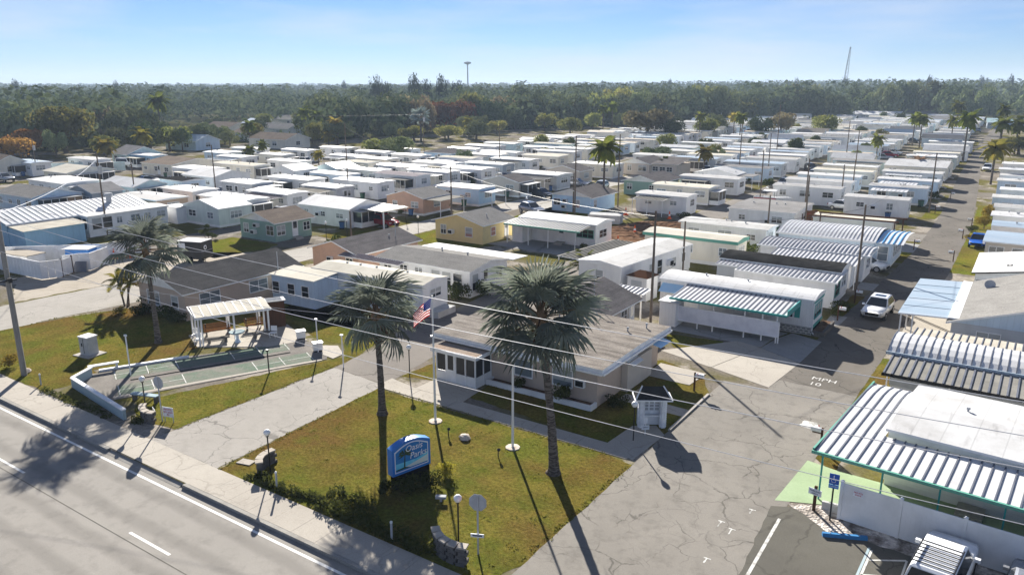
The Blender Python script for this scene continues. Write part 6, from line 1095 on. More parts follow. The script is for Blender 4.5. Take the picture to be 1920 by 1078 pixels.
def feather_palm(x, y, h, label, n=16, sc=1.0, lean=(0,0), r0=.16, fe=None, seed=0, group=None, low=-25, z=0):
    r = random.Random(seed); t = thing('feather_palm', label, 'palm tree', (x, y, z), 0, group)
    me, top = trunk_mesh([(0,0,0),(lean[0]*.4,lean[1]*.4,h*.5),(lean[0],lean[1],h)], [r0*1.2,r0,r0*.85], .2); ob('trunk', me, t)
    for i in range(n):
        o = ob('frond', (fe or FE)[i % len(fe or FE)], t, top); el = 75-(75-low)*((i+.5)/n)
        o.rotation_euler = (Matrix.Rotation(R(i*137.5+r.uniform(-15,15)),3,'Z') @ Matrix.Rotation(R(-el),3,'Y')).to_euler(); s_ = sc*r.uniform(.88,1.1); o.scale = (s_,)*3
    return t
FY = [feather(7+i, 2.0, 20, 1.0, .07, .5, ('palm_green' if i else 'palm_yellow', 'palm_dry')) for i in range(2)]
for i, (dx, dy, h, ln) in enumerate(((0,0,2.3,(-.7,.0)), (.25,.25,2.6,(.2,.1)), (.5,-.05,2.2,(.7,.15)))):
    feather_palm(-65.0+dx, 35.0+dy, h, ['left leaning stem', 'middle upright stem', 'right leaning stem'][i] + ' of the small yellow-green palm cluster by the bright street', 13, .8, ln, .07, FY, i, 'small palm cluster', -35)
feather_palm(-36.2, 66.6, 1.3, 'broad low palm with tangled dead stems before the end-on white home', 15, 1.05, (0,0), .22, FE, 11, None, -15)
# palms in the park, one shared crown mesh per kind
def crown_palm(kind, seed):
    r = random.Random(seed); mb = MB(); n = 18
    for i in range(n):
        el = R(72-(72+38)*((i+.5)/n)); az = R(i*137.5+r.uniform(-12,12)); L = r.uniform(1.9,2.4)
        Rm = Matrix.Rotation(az,4,'Z') @ Matrix.Rotation(-el,4,'Y'); pts = [Vector((L*t_*(1-.2*t_), 0, L*(.25*t_-.75*t_*t_))) for t_ in (0,.25,.5,.75,1)]
        for a, b in zip(pts[:-1], pts[1:]):
            for s_ in (-1, 1):
                for q in (0, .5):
                    p = a.lerp(b, q); e_ = a.lerp(b, q+.5); mb.add([Rm @ p, Rm @ e_, Rm @ (e_+Vector((.3, s_*.62, -.42))), Rm @ (p+Vector((.28, s_*.6, -.36)))], [(0,1,2,3)], 0)
    return mb.mesh('crown', kind)
CP = {k: [crown_palm(k, s_) for s_ in (1, 2)] for k in ('palm_green', 'palm_yellow', 'palm_dry', 'silver_leaf')}
TP = MB().tube([(0,0,0),(.02,0,.5),(0,.02,1)], [1,.85,.75], 8).mesh('trunk', 'trunk')
def small_palm(x, y, h, kind, label, sc=1.0, group=None):
    t = thing('palm_tree', label, 'palm tree', (x, y, 0), pr.uniform(0, 360), group); ob('trunk', TP, t, (0,0,0), (0,0,0), (.16*sc, .16*sc, h)); ob('crown', pr.choice(CP[kind]), t, (0,0,h-.05), (0,0,0), sc)
for i, (px, py, h, k, s_, lb) in enumerate(((-56.3,109.6,9.6,'palm_green',1.3,'tall shaggy palm beside the twin black poles'),(-58.6,160.5,5.2,'palm_yellow',1.0,'yellow-green palm beside the taupe house'),(-8,237,9.5,'palm_green',1.35,'palm on the right verge near the far bend of the lane'),(-6.5,177,7.2,'palm_yellow',1.35,'yellowing palm leaning on the right verge of the lane'),(-15.2,228,11,'palm_green',1.5,'tall palm on the left verge before the blue-grey homes'),(-5,258,8.6,'palm_green',1.4,'second palm on the right verge near the far bend'),(-33,276,9,'palm_green',1.25,'left palm of the pair on the far crossing street'),(-30,268,9,'palm_green',1.25,'right palm of the pair on the far crossing street'),(-23.5,290,8,'palm_green',1.2,'palm beyond the paired palms'),(-11,317,11,'palm_green',1.3,'tall palm above the yellow bush at far right'),(-28,359,11,'palm_green',1.5,'palm against the dark far oaks at right'),(-139,276,11,'palm_green',1.3,'feathery palm left of the brown-topped oak'),(-98,262,8.5,'palm_green',1.1,'palm right of the brown-topped oak'),(-92,280,8,'palm_yellow',1.2,'yellow palm in the far middle rows'),(-80,250,9,'palm_green',1.2,'palm beside the tallest thin pole'),(-33,212,6,'palm_green',1.0,'small palm amid left-lane roofs'),(-145,280,10,'palm_green',1.2,'grey-green palm before the far oaks'),(-205,157,7,'palm_green',1.2,'dark palm above the white roofs at left centre'),(-158.5,121,3.8,'palm_green',.9,'short palm at the cream trailer'),(-160,126,4.6,'palm_green',.8,'slim palm behind the cream trailer'),(-140,126,3.2,'palm_yellow',.8,'little yellow palm before the white trailer'),(-188,177,7.5,'palm_yellow',1.2,'upper yellow-green palm left of the lamp pole'),(-186,172,3.4,'palm_yellow',1.2,'lower yellow-green palm left of the lamp pole'),(-176,232,6,'palm_yellow',1.2,'yellow palm below the dark tree belt'),(-187,101,5,'palm_yellow',1.3,'bright palm on the fence row at left'),(-194,115,6.5,'palm_yellow',1.3,'second bright palm on the fence row at left'),(-209,183,10,'palm_green',1.3,'tall dark palm beside the tan houses'),(-205,185,9,'palm_green',1.3,'second dark palm beside the tan houses'),(-245,152,14,'palm_green',1.9,'big feathery palm in the tree belt at left'),(-67,159.5,2.4,'palm_green',.9,'small palm before the taupe house wing'),(-113,147.6,2.2,'palm_green',.9,'small palm at the blue hip-roofed house'),(-20.5,186,3,'palm_dry',1.1,'rusty round-leaved shrub tree on the left lane'))):
    small_palm(px, py, h, k, lb, s_)

# ------------------------------------------------------------------ broadleaf trees, bushes
def crown_mesh(seed, mat, n=1500, lobes=16, leaf=.085, flat=.8, name='crown', gap=.0):
    r = random.Random(seed); mb = MB(); C_ = []
    for _ in range(lobes):
        a = r.uniform(0, 2*math.pi); q = math.sqrt(r.random())*.68; C_.append((Vector((q*math.cos(a), q*math.sin(a), .48+(r.random()-.42)*.55*(1-q*q*1.1))), r.uniform(.27,.42)))
    for _ in range(n):
        c, s_ = r.choice(C_); d_ = Vector((r.gauss(0,1), r.gauss(0,1), r.gauss(0,1)+.35)).normalized(); p = c + Vector((d_.x, d_.y, d_.z*flat))*s_*r.uniform(.72,1.06)
        nrm_ = (d_ + Vector((r.gauss(0,.45), r.gauss(0,.45), r.gauss(0,.45)))).normalized(); u_ = nrm_.orthogonal().normalized(); v_ = nrm_.cross(u_); a = r.uniform(0, 6.28); u_, v_ = u_*math.cos(a)+v_*math.sin(a), v_*math.cos(a)-u_*math.sin(a); l = leaf*r.uniform(.6,1.3)
        mb.add([p-u_*l, p+v_*l*.6, p+u_*l, p-v_*l*.6], [(0,1,2,3)])
    return mb.mesh(name, mat)
def limb_mesh(seed):
    r = random.Random(seed); mb = MB().tube([(0,0,0),(.02,.01,.25),(.0,.03,.45)], [.07,.05,.042], 7)
    for k in range(5):
        a = k*1.26+r.uniform(-.3,.3); mb.tube([(0,.02,.3+.03*k),(.22*math.cos(a),.22*math.sin(a),.55),(.48*math.cos(a),.48*math.sin(a),.8)], [.035,.022,.008], 5)
    return mb.mesh('trunk', 'bark')
TR = [limb_mesh(i) for i in range(3)]
KM = {}
def crowns(k):
    if k not in KM: KM[k] = [crown_mesh(hash(k) % 50 + s_*7, k, 2400 if k != 'pine' else 900, 17 if k != 'pine' else 26, .062, .8) for s_ in range(3)]
    return KM[k]
tr_ = random.Random(17)
def tree(x, y, h, r_, kind, label, group=None, base=.2):
    t = thing('broad_tree', label, 'tree', (x, y, 0), tr_.uniform(0, 360), group)
    ob('trunk', tr_.choice(TR), t, (0,0,0), (0,0,0), (r_, r_, h)); ob('crown', tr_.choice(crowns(kind)), t, (0,0,h*base), (0,0,tr_.uniform(0,6)), (r_, r_, h*(1-base))); return t
for (x, y, h, r_, k, lb) in ((-228,112,13,9.5,'tree_light','broad yellow-green tree standing behind the mint fence'),(-214,91,6.5,7,'tree_orange','orange-leaved tree at the far left edge'),(-226,101,8,6,'tree_orange','taller orange tree beside the leaning pole'),(-214,129,9,6.5,'oak_dark','dark rounded tree with yellow sunlit side'),(-209,132,7.5,6,'tree_light','yellow-topped bushy tree right of the dark one'),(-213,145,7,5.5,'oak_dark','dark bottle-green shrub tree by the ranch house'),(-222,124,6.5,5,'oak','small olive tree between the big yellow-green and the dark tree'),(-115,256,11.5,9.5,'tree_brown','big brown-topped oak in the middle of the far rows'),(-106,257,7.5,5.5,'oak_dark','dark lower flank of the brown-topped oak'),(-152,266,6.5,5.5,'tree_light','round clipped yellow-green tree among far homes'),(-187,249,7.5,3.8,'oak_dark','dark ball-shaped tree at the foot of the oaks'),(-90,215,5,3.5,'tree_light','small yellow-green tree behind the fourth cottage'),(-78,180,4.5,4,'oak_dark','dark bushy tree left of the taupe house'),(-144,149,5.2,5.2,'tree_light','sunlit shrubby tree before the cream roof'),(-137,150,6.0,5.2,'oak','dark shrubby tree with yellow top in the middle rows'),(-99,274,7,6,'tree_light','yellow and green tree in the far middle rows'),(-84,284,8,5,'oak_dark','dark tree beside the tallest pole'),(-180,206,5,6,'tree_light','low sunlit shrub at the foot of the tree belt'),(-172,215,5,6,'tree_light','second low sunlit shrub at the foot of the tree belt'),(-165,222,6.4,6,'oak','rounded shrub tree above the blue hip-roofed house'),(-4,258,5,7,'tree_light','large yellow-green bush beyond the right-hand homes'),(-3.8,128.5,2.4,1.8,'bush_yellow','yellow flowering bush on the right verge'),(-4.4,121,1.8,1.2,'bush_yellow','small yellow bush below the flowering one'),(-78,290,10,6,'tree_brown','brownish tree behind the tallest pole'),(-188,178,8,6,'oak_dark','very dark tree at the left end of the oak belt'),(-66,305,8,6,'tree_light','pale leafy tree among the distant left-lane homes'),(-105,296,7.5,6,'oak','olive tree right of the brown-topped oak')):
    tree(x, y, h, r_, k, lb)
# the belt of oaks round the park
BELT = BOUND[1:-1]; SEG = ('far left', 'left of the clearing', 'beside the clearing', 'behind the silver palm', 'behind the brown-topped oak', 'left of the lane end', 'at the lane end'); placed = []; GAP = (math.atan2(198,-305), math.atan2(212,-247))   # the clearing with the tan houses
def clearing(x, y): return GAP[1] - .02 < math.atan2(y, x) < GAP[0] + .03 and math.hypot(x, y) < 395
for (x, y, L, Wd, rc, wc, lab) in ((-268,190,15,10,'sh_brown','w_cream','tan-roofed house left in the clearing of the tree belt'),(-243,196,17,10,'sh_light','w_white','white house with pale roof in the clearing of the tree belt'),(-250,225,14,10,'sh_brown','w_cream','brown-roofed house right in the clearing of the tree belt'),(-282,218,15,10,'roof_bluegrey','w_white','blue-grey roofed house deep in the clearing'),(-300,250,16,11,'sh_light','w_cream','pale-roofed house deepest in the clearing'),(-228,172,14,9,'sh_brown','w_white','low brown-roofed house at the front of the clearing')):
    H = Home(x + L/2, y, L, Wd, 2.7, 'x', 'gable', 1.7, wc, rc, lab, None, 'house', 'house', hr.uniform(-12, 12), 0, .5); H.win('s', -L/4, 1.8, 1.1, 1.5).win('s', L/5, 1.8, 1.1, 1.5).win('e', 0, 1.6, 1.1, 1.5)
for i, (x, y) in enumerate(((-256,178),(-236,184),(-262,208),(-290,205),(-234,208),(-275,240),(-222,160),(-246,214))): tree(x, y, 5.5 + i % 3, 4 + i % 2, ('oak','oak_dark','tree_light')[i % 3], ('olive','dark green','yellow-green')[i % 3] + ' garden tree ' + ('beside the tan-roofed house','behind the low front house','between the brown roofs','by the blue-grey roof','right of the brown-roofed house','before the deepest house','at the front edge','beside the pale roof')[i] + ' in the clearing')
KL = {'oak': 'olive oak in the belt', 'oak_dark': 'dark green oak in the belt', 'tree_light': 'yellow-green tree in the belt', 'tree_brown': 'brownish oak in the belt', 'tree_rust': 'rust-red tree in the belt'}
for band, off in enumerate((7, 20, 36, 54)):
    for (a, b) in zip(BELT[:-1], BELT[1:]):
        dd = math.dist(a, b); nx, ny = -(b[1]-a[1])/dd, (b[0]-a[0])/dd; n = int(dd/(15+band*1.4))
        for i in range(n):
            t_ = (i+.5+tr_.uniform(-.3,.3))/n; o_ = off + tr_.uniform(-4,4); x, y = a[0]+(b[0]-a[0])*t_+nx*o_, a[1]+(b[1]-a[1])*t_+ny*o_
            if any((x-qx)**2+(y-qy)**2 < 95 for qx, qy in placed) or len(placed) > 225: continue
            if any((x-qx)**2+(y-qy)**2 < rr*rr for qx, qy, rr in ((-196,157,13),(-212,138,10),(-184,103,9),(-262,250,16),(-185,74,9),(-76,470,16),(-58,492,14),(-36,420,14),(-9,404,14))) : continue
            if y < 75 and band < 1: continue
            if clearing(x, y): continue
            placed.append((x, y)); ln_ = ('front', 'second', 'third', 'rear')[band]; k = tr_.choices(['oak','oak_dark','tree_light','tree_brown','tree_rust'], [5,5,1.2,.7,.2])[0]; far_ = math.hypot(x, y)
            big = 1.0 if 250 < far_ < 330 else .85; tree(x, y, tr_.uniform(10,15.5)*(1+max(0,far_-300)*.0016), tr_.uniform(7.5,11.5), k, KL[k] + ', ' + ln_ + ' line, ' + SEG[BELT.index(a)], 'trees in the belt beyond the homes', -.04)
for i, (x, y, h) in enumerate(((-318,332,24),(-312,336,20),(-300,345,25.5),(-293,347,22),(-286,352,24.5),(-278,356,21))):
    t = thing('tall_pine', 'tall dark pine of the clump rising above the horizon at centre left', 'tree', (x, y, 0), 0, 'tall pines above the horizon'); ob('trunk', TR[i % 3], t, (0,0,0), (0,0,0), (3, 3, h)); ob('crown', tr_.choice(crowns('pine')), t, (0,0,h*.15), (0,0,i), (4.6, 4.6, h*.86))
sr = random.Random(91); ns = 0
for si, (a, b) in enumerate(list(zip(BELT[:-1], BELT[1:]))[:5]):
    dd = math.dist(a, b); nx, ny = -(b[1]-a[1])/dd, (b[0]-a[0])/dd
    for i in range(int(dd/5.5)):
        t_ = sr.random(); o_ = sr.uniform(-26, 2); x, y = a[0]+(b[0]-a[0])*t_+nx*o_, a[1]+(b[1]-a[1])*t_+ny*o_
        if ns > 44 or any((x-qx)**2+(y-qy)**2 < 56 for qx, qy in HOMES): continue
        HOMES.append((x, y)); ns += 1; k = sr.choice(('oak','oak','oak_dark','tree_light','tree_light')); tree(x, y, sr.uniform(3.5, 8), sr.uniform(2.6, 5), k, {'oak': 'olive', 'oak_dark': 'dark', 'tree_light': 'yellow-green'}[k] + ' garden tree between last homes and belt, ' + SEG[si], 'garden trees along the back of the park')
# bushes and hedges near the entrance
BM = [crown_mesh(70+i, 'bush_leaf', 900, 14, .075, .8, 'bush') for i in range(2)]; BY = crown_mesh(75, 'bush_yellow', 700, 12, .08, .8, 'bush')
def bush(x, y, r_, h, label, me=None, z=0, group=None):
    o = ob('bush', me or tr_.choice(BM), None, (x, y, z), (0,0,tr_.uniform(0,6)), (r_, r_, h)); return tag(o, label, 'bush', group)
for (x, y, r_, h, lb, me) in ((-22.75,24.7,.95,.8,'dark shrub in front of the blue sign base',None),(-22.3,25.8,.8,.8,'dark shrub at the right end of the blue sign base',None),(-22.2,27.0,.6,.8,'shrub with yellow leaves right of the blue sign',BY),(-23.5,24.1,.55,.6,'low shrub at the left end of the sign base',None),(-25.3,38.2,.55,.75,'left shrub in the white planter of the office',None),(-22.2,38.2,.95,.95,'larger shrub in the white planter of the office',None),(-57.0,22.1,.8,1.0,'spiky yellow-green shrub at the left edge of the sidewalk',BY),(-62.3,36.0,1.3,1.4,'dark shrub at the corner of the beige house',None),(-61.0,34.4,1.2,1.0,'dark shrub below the beige house window',None),(-58.4,34.8,1.2,1.2,'dark shrub at the front of the beige house',None),(-56.6,34.7,.9,1.0,'dark shrub right of the beige house window',None),(-63.0,33.6,.9,.6,'pale variegated shrub under the small palms',BY),(-62.0,58.0,1.9,3.2,'leafy small tree against the pinkish cottage',None),(-41.6,53.0,1.3,1.8,'dark shrub at the end of the grey-roofed home',None),(-40.6,55.4,1.0,1.6,'second dark shrub at the end of the grey-roofed home',None),(-12.0,68.6,1.0,1.0,'dark shrub beside the white car and pole',None),(-12.2,66.9,.9,.8,'dark shrub below the shadow-striped roof',None),(-19.0,39.6,.9,.8,'low dark shrub at the office corner',None),(-25.2,85.2,1.6,2.0,'dry leafless-looking shrub between the green-edged and striped roofs',None),(-77.9,90.0,1.8,3.0,'dark palmetto bush before the pink carport house',None),(-75.4,93.0,1.4,1.6,'dark shrub beside the pink carport house',None),(-41.4,106.2,1.2,1.0,'dark shrub at the end of the white carport home',None),(-5.6,118,.9,.9,'low shrub on the right verge',None),(-5.3,110.5,.8,.9,'grassy shrub near the blue car',BY),(-41.5,150,1.4,1.6,'dark shrub at the awning of the gabled white home',None),(-43,79,.6,.8,'small potted shrub by the carport home',None),(-13.4,148,1.2,1.4,'dark shrub before the twin panel roofs',None)):
    bush(x, y, r_, h, lb, me, .2 if 'planter' in lb else 0)
# the weedy hedge along the sidewalk: tight leafy mass nobody could count
def mass(name, pts, mat, seed, label=None, leaf=.09):
    r = random.Random(seed); mb = MB()
    for (x, y, rad, h, n) in pts:
        for _ in range(n):
            d_ = Vector((r.gauss(0,1), r.gauss(0,1), abs(r.gauss(0,.8)))).normalized()*r.uniform(.4,1.05); p = Vector((x+d_.x*rad, y+d_.y*rad, max(.02, d_.z*h)))
            u_ = Vector((r.gauss(0,1), r.gauss(0,1), r.gauss(0,1))).normalized(); v_ = u_.orthogonal().normalized(); l = leaf*r.uniform(.5,1.3); mb.add([p-u_*l, p+v_*l*.45, p+u_*l, p-v_*l*.45], [(0,1,2,3)])
    return tag(ob(name, mb.mesh(name, mat)), label, None, None, 'stuff')
hp = []; r = random.Random(8); x = -30.2
while x < -18.6:
    s_ = 1.0 if x > -24.5 else .7; hp.append((x, 21.55+r.uniform(-.2,.3), r.uniform(.3,.55)*s_, r.uniform(.35,.8)*s_, int(130*s_))); x += .32
hp += [(-24.5+r.uniform(-1,1.5), 22.2+r.uniform(0,.5), .5, .6, 90) for _ in range(6)]; hp += [(-50.5+i*.8, 21.35+r.uniform(-.1,.15), .35, .3, 60) for i in range(10)]; hp += [(-41.0+r.uniform(-.6,1), 22.0, .35, .4, 80) for _ in range(4)]
mass('hedge', hp, 'bush_leaf', 3)
ml = []; r = random.Random(9)
for (x0, y0, x1, y1, n) in ((-32.3,21.2,-32.9,33.4,30),(-15.2,23.5,-15.05,33.3,26),(-33,33.55,-16.5,33.6,40),(-38.4,23,-38.4,35.5,28),(-49.6,29.5,-47,25.5,10),(-66,24,-66.2,30,14),(-65.6,31,-64.2,34,8),(-27.4,38,-19.5,38.2,16),(-15.1,38.2,-15.1,44,14)):
    for i in range(n): t_ = i/n; ml.append((x0+(x1-x0)*t_+r.uniform(-.12,.12), y0+(y1-y0)*t_+r.uniform(-.12,.12), .2, .08, 14))
for _ in range(60):
    x, y = r.uniform(-32,-15.5), r.uniform(21.8,33.2); ml.append((x, y, .3, .035, 10))
for _ in range(50):
    x, y = r.uniform(-64.5,-51.5), r.uniform(21.8,33.5); ml.append((x, y, .3, .035, 10))
for _ in range(20):
    t_ = r.random(); ml.append((-44+t_*4.5+r.uniform(.3,4)*(1-t_*.8), 23.8+t_*11, .3, .035, 10))
mass('grass', ml, 'tuft', 4, None, .05)
# young bare-limbed tree on the green lawn
t = thing('young_tree', 'thin young tree with clumped dark leaves beside the black trailer', 'tree', (-77.5, 52.4, 0)); ob('trunk', MB().tube([(0,0,0),(.1,0,1.2),(.0,.1,2.2)], [.06,.05,.03], 6).tube([(.1,0,1.2),(.7,.3,2.3)], [.04,.02], 5).tube([(.05,0,1.4),(-.7,-.2,2.5)], [.04,.02], 5).mesh('trunk', 'bark'), t)
for i, (x, y, z, s_) in enumerate(((0,.1,2.3,.55),(.8,.3,2.2,.5),(-.8,-.2,2.5,.55),(.3,-.3,2.9,.5),(-.3,.3,3.2,.5),(1.2,.1,1.7,.4))): ob('leaf_clump', BM[i % 2], t, (x, y, z-s_*.5), (0,0,i), s_)

ug = []; r = random.Random(41)
for (a, b) in zip(BELT[:-1], BELT[1:]):
    n = int(math.dist(a, b)/4.5); dd = math.dist(a, b); nx, ny = -(b[1]-a[1])/dd, (b[0]-a[0])/dd
    for i in range(n):
        t_ = r.random(); o_ = r.uniform(-4, 26); ug.append((a[0]+(b[0]-a[0])*t_+nx*o_, a[1]+(b[1]-a[1])*t_+ny*o_, r.uniform(1.6,4), r.uniform(1.2,4.2), 60))
mass('undergrowth', ug, 'oak_dark', 6, None, .75)

# ------------------------------------------------------------------ far woods
def woods():
    r = random.Random(31); vs = []; fs = []
    def inpark(x, y): return inside(x, y) or (x > -236 and y < 75)
    def clump(x, y, h, rad, n, s0):
        for _ in range(n):
            d_ = Vector((r.gauss(0,1), r.gauss(0,1), r.gauss(0,.8)+.3)).normalized(); p = (x+d_.x*rad, y+d_.y*rad, h*.56+d_.z*h*.44); l = s0*r.uniform(.6,1.35)
            nv = (d_ + Vector((r.gauss(0,.3), r.gauss(0,.3), r.gauss(0,.3)))).normalized(); u_ = nv.cross(Vector((r.gauss(0,1), r.gauss(0,1), r.gauss(0,1)))).normalized(); v_ = nv.cross(u_); k = len(vs)
            P_ = Vector(p); vs.extend([tuple(P_-u_*l), tuple(P_+v_*l*.7), tuple(P_+u_*l), tuple(P_-v_*l*.7)]); fs.append((k,k+1,k+2,k+3))
    hd = math.radians(90+34)
    for (r0, r1, n, q, s0) in ((250,520,850,80,1.15),(500,900,1300,42,1.5),(880,1700,1700,30,2.3),(1600,3600,1900,22,4.2)):
        for _ in range(n):
            a = hd + math.radians(r.uniform(-42,42)); d_ = math.sqrt(r.uniform(r0*r0, r1*r1)); x, y = d_*math.cos(a), d_*math.sin(a)
            if inpark(x, y) or any((x-qx)**2+(y-qy)**2 < 81 for qx, qy in placed[::2]): continue
            if any((x-qx)**2+(y-qy)**2 < rr*rr for qx, qy, rr in ((-262,250,15),(-76,470,17),(-58,492,14),(-196,157,13),(-212,138,11))): continue
            if clearing(x, y): continue
            right = max(0, min(1, (math.degrees(hd-a)+5)/30)); h = r.choice((7, 9, 10.5, 12, 13, 14.5, 17)) * r.uniform(.9,1.1) * (1+.2*right) + max(0, d_-450)*.004*(.45+right) * (1 if d_ < 1700 else .75) + (3 if r.random() < .03 else 0)
            clump(x, y, h, r.uniform(5,8.5)*(1 + d_/2600), q, s0)
    me = bpy.data.meshes.new('woods'); me.from_pydata(vs, [], fs); me.materials.append(M['woods']); tag(ob('far_woods', me), 'unbroken wooded plain reaching to the horizon', None, None, 'stuff')
woods()
for i, (x, y, h) in enumerate(((-560,700,24),(-610,590,23),(-760,430,23),(-720,320,23),(-420,1000,26),(-250,980,27),(-180,900,27),(-90,820,27),(-60,1000,28),(-30,900,28))):
    t = thing('tall_pine', 'lone tall tree on the horizon ' + ('left of the pine clump', 'far left', 'at the left end', 'second from the left end', 'left of the lattice mast', 'between the two masts', 'centre right', 'just right of the lattice mast', 'right end', 'second from the right end')[i], 'tree', (x, y, 0), 0, 'lone tall trees on the horizon'); ob('trunk', TR[i % 3], t, (0,0,0), (0,0,0), (4,4,h)); ob('crown', tr_.choice(crowns('pine')), t, (0,0,h*.25), (0,0,i), (3.4,3.4,h*.76))
t = thing('water_tower', 'slim far mast with a flat wide top on the horizon', 'tower', (-622, 820, 0)); ob('shaft', MB().tube([(0,0,0),(0,0,44)], [1.0,.7], 8).mesh('shaft', 'galv'), t); ob('head', MB().lathe([(1,43),(4.6,44.5),(4.6,46),(1,47)], 12).mesh('head', 'galv'), t)
t = thing('lattice_tower', 'leaning-looking lattice radio mast on the horizon at right', 'tower', (-177, 882, 0))
lm = MB(); hh = 56
for k in range(3):
    a = k*2.094; lm.tube([(3.2*math.cos(a),3.2*math.sin(a),0),(.5*math.cos(a)+3,.5*math.sin(a),hh)], .22, 4)
for j in range(14):
    f0, f1 = j/14, (j+1)/14
    for k in range(3):
        a, b = k*2.094, (k+1)*2.094; q0, q1 = 3.2-2.7*f0, 3.2-2.7*f1; lm.tube([(q0*math.cos(a)+3*f0,q0*math.sin(a),hh*f0),(q1*math.cos(b)+3*f1,q1*math.sin(b),hh*f1)], .12, 3)
ob('lattice', lm.mesh('lattice', 'galv'), t)

# ------------------------------------------------------------------ vehicles
def car_body(L, W, H, kind):
    "lofted lower body and cabin; front is +x"
    hl, hw = L/2, W/2; belt = H*.60; hood = H*.56
    if kind == 'suv': st = [(-hl,.80,.38,.60),(-hl+.12,.94,.30,.62),(-hl*.6,1.0,.25,.63),(0,1.0,.25,.615),(hl*.42,1.0,.25,.60),(hl*.72,.98,.25,.565),(hl-.22,.92,.28,.51),(hl-.02,.72,.34,.44)]
    elif kind == 'box': st = [(-hl,.9,.30,.62),(-hl+.1,.97,.28,.63),(0,1.0,.27,.62),(hl*.4,1.0,.27,.61),(hl*.8,.98,.28,.59),(hl-.06,.94,.30,.56),(hl,.88,.34,.52)]
    else: st = [(-hl,.8,.38,.58),(-hl+.2,.95,.3,.63),(-hl*.55,1.0,.25,.62),(0,1,.25,.61),(hl*.45,1,.25,.58),(hl*.8,.96,.27,.53),(hl-.05,.78,.33,.46)]
    mb = MB(); prof = lambda w_, z0, z1: [(-w_*.86,z0),(-w_,z0+.14),(-w_*1.01,(z0+z1)/2+.03),(-w_*.985,z1-.08),(-w_*.9,z1),(-w_*.4,z1+.025),(w_*.4,z1+.025),(w_*.9,z1),(w_*.985,z1-.08),(w_*1.01,(z0+z1)/2+.03),(w_,z0+.14),(w_*.86,z0)]
    n = 12
    for x, w_, z0, z1 in st: mb.v += [(x, y, z) for y, z in prof(hw*w_, z0*H*.8, z1*H)]
    k = len(st)
    for i in range(k-1):
        for j in range(n): mb.f.append((i*n+j, i*n+(j+1)%n, (i+1)*n+(j+1)%n, (i+1)*n+j)); mb.m.append(0)
    mb.f += [tuple(range(n)), tuple((k-1)*n+j for j in range(n-1,-1,-1))]; mb.m += [0, 0]
    return mb
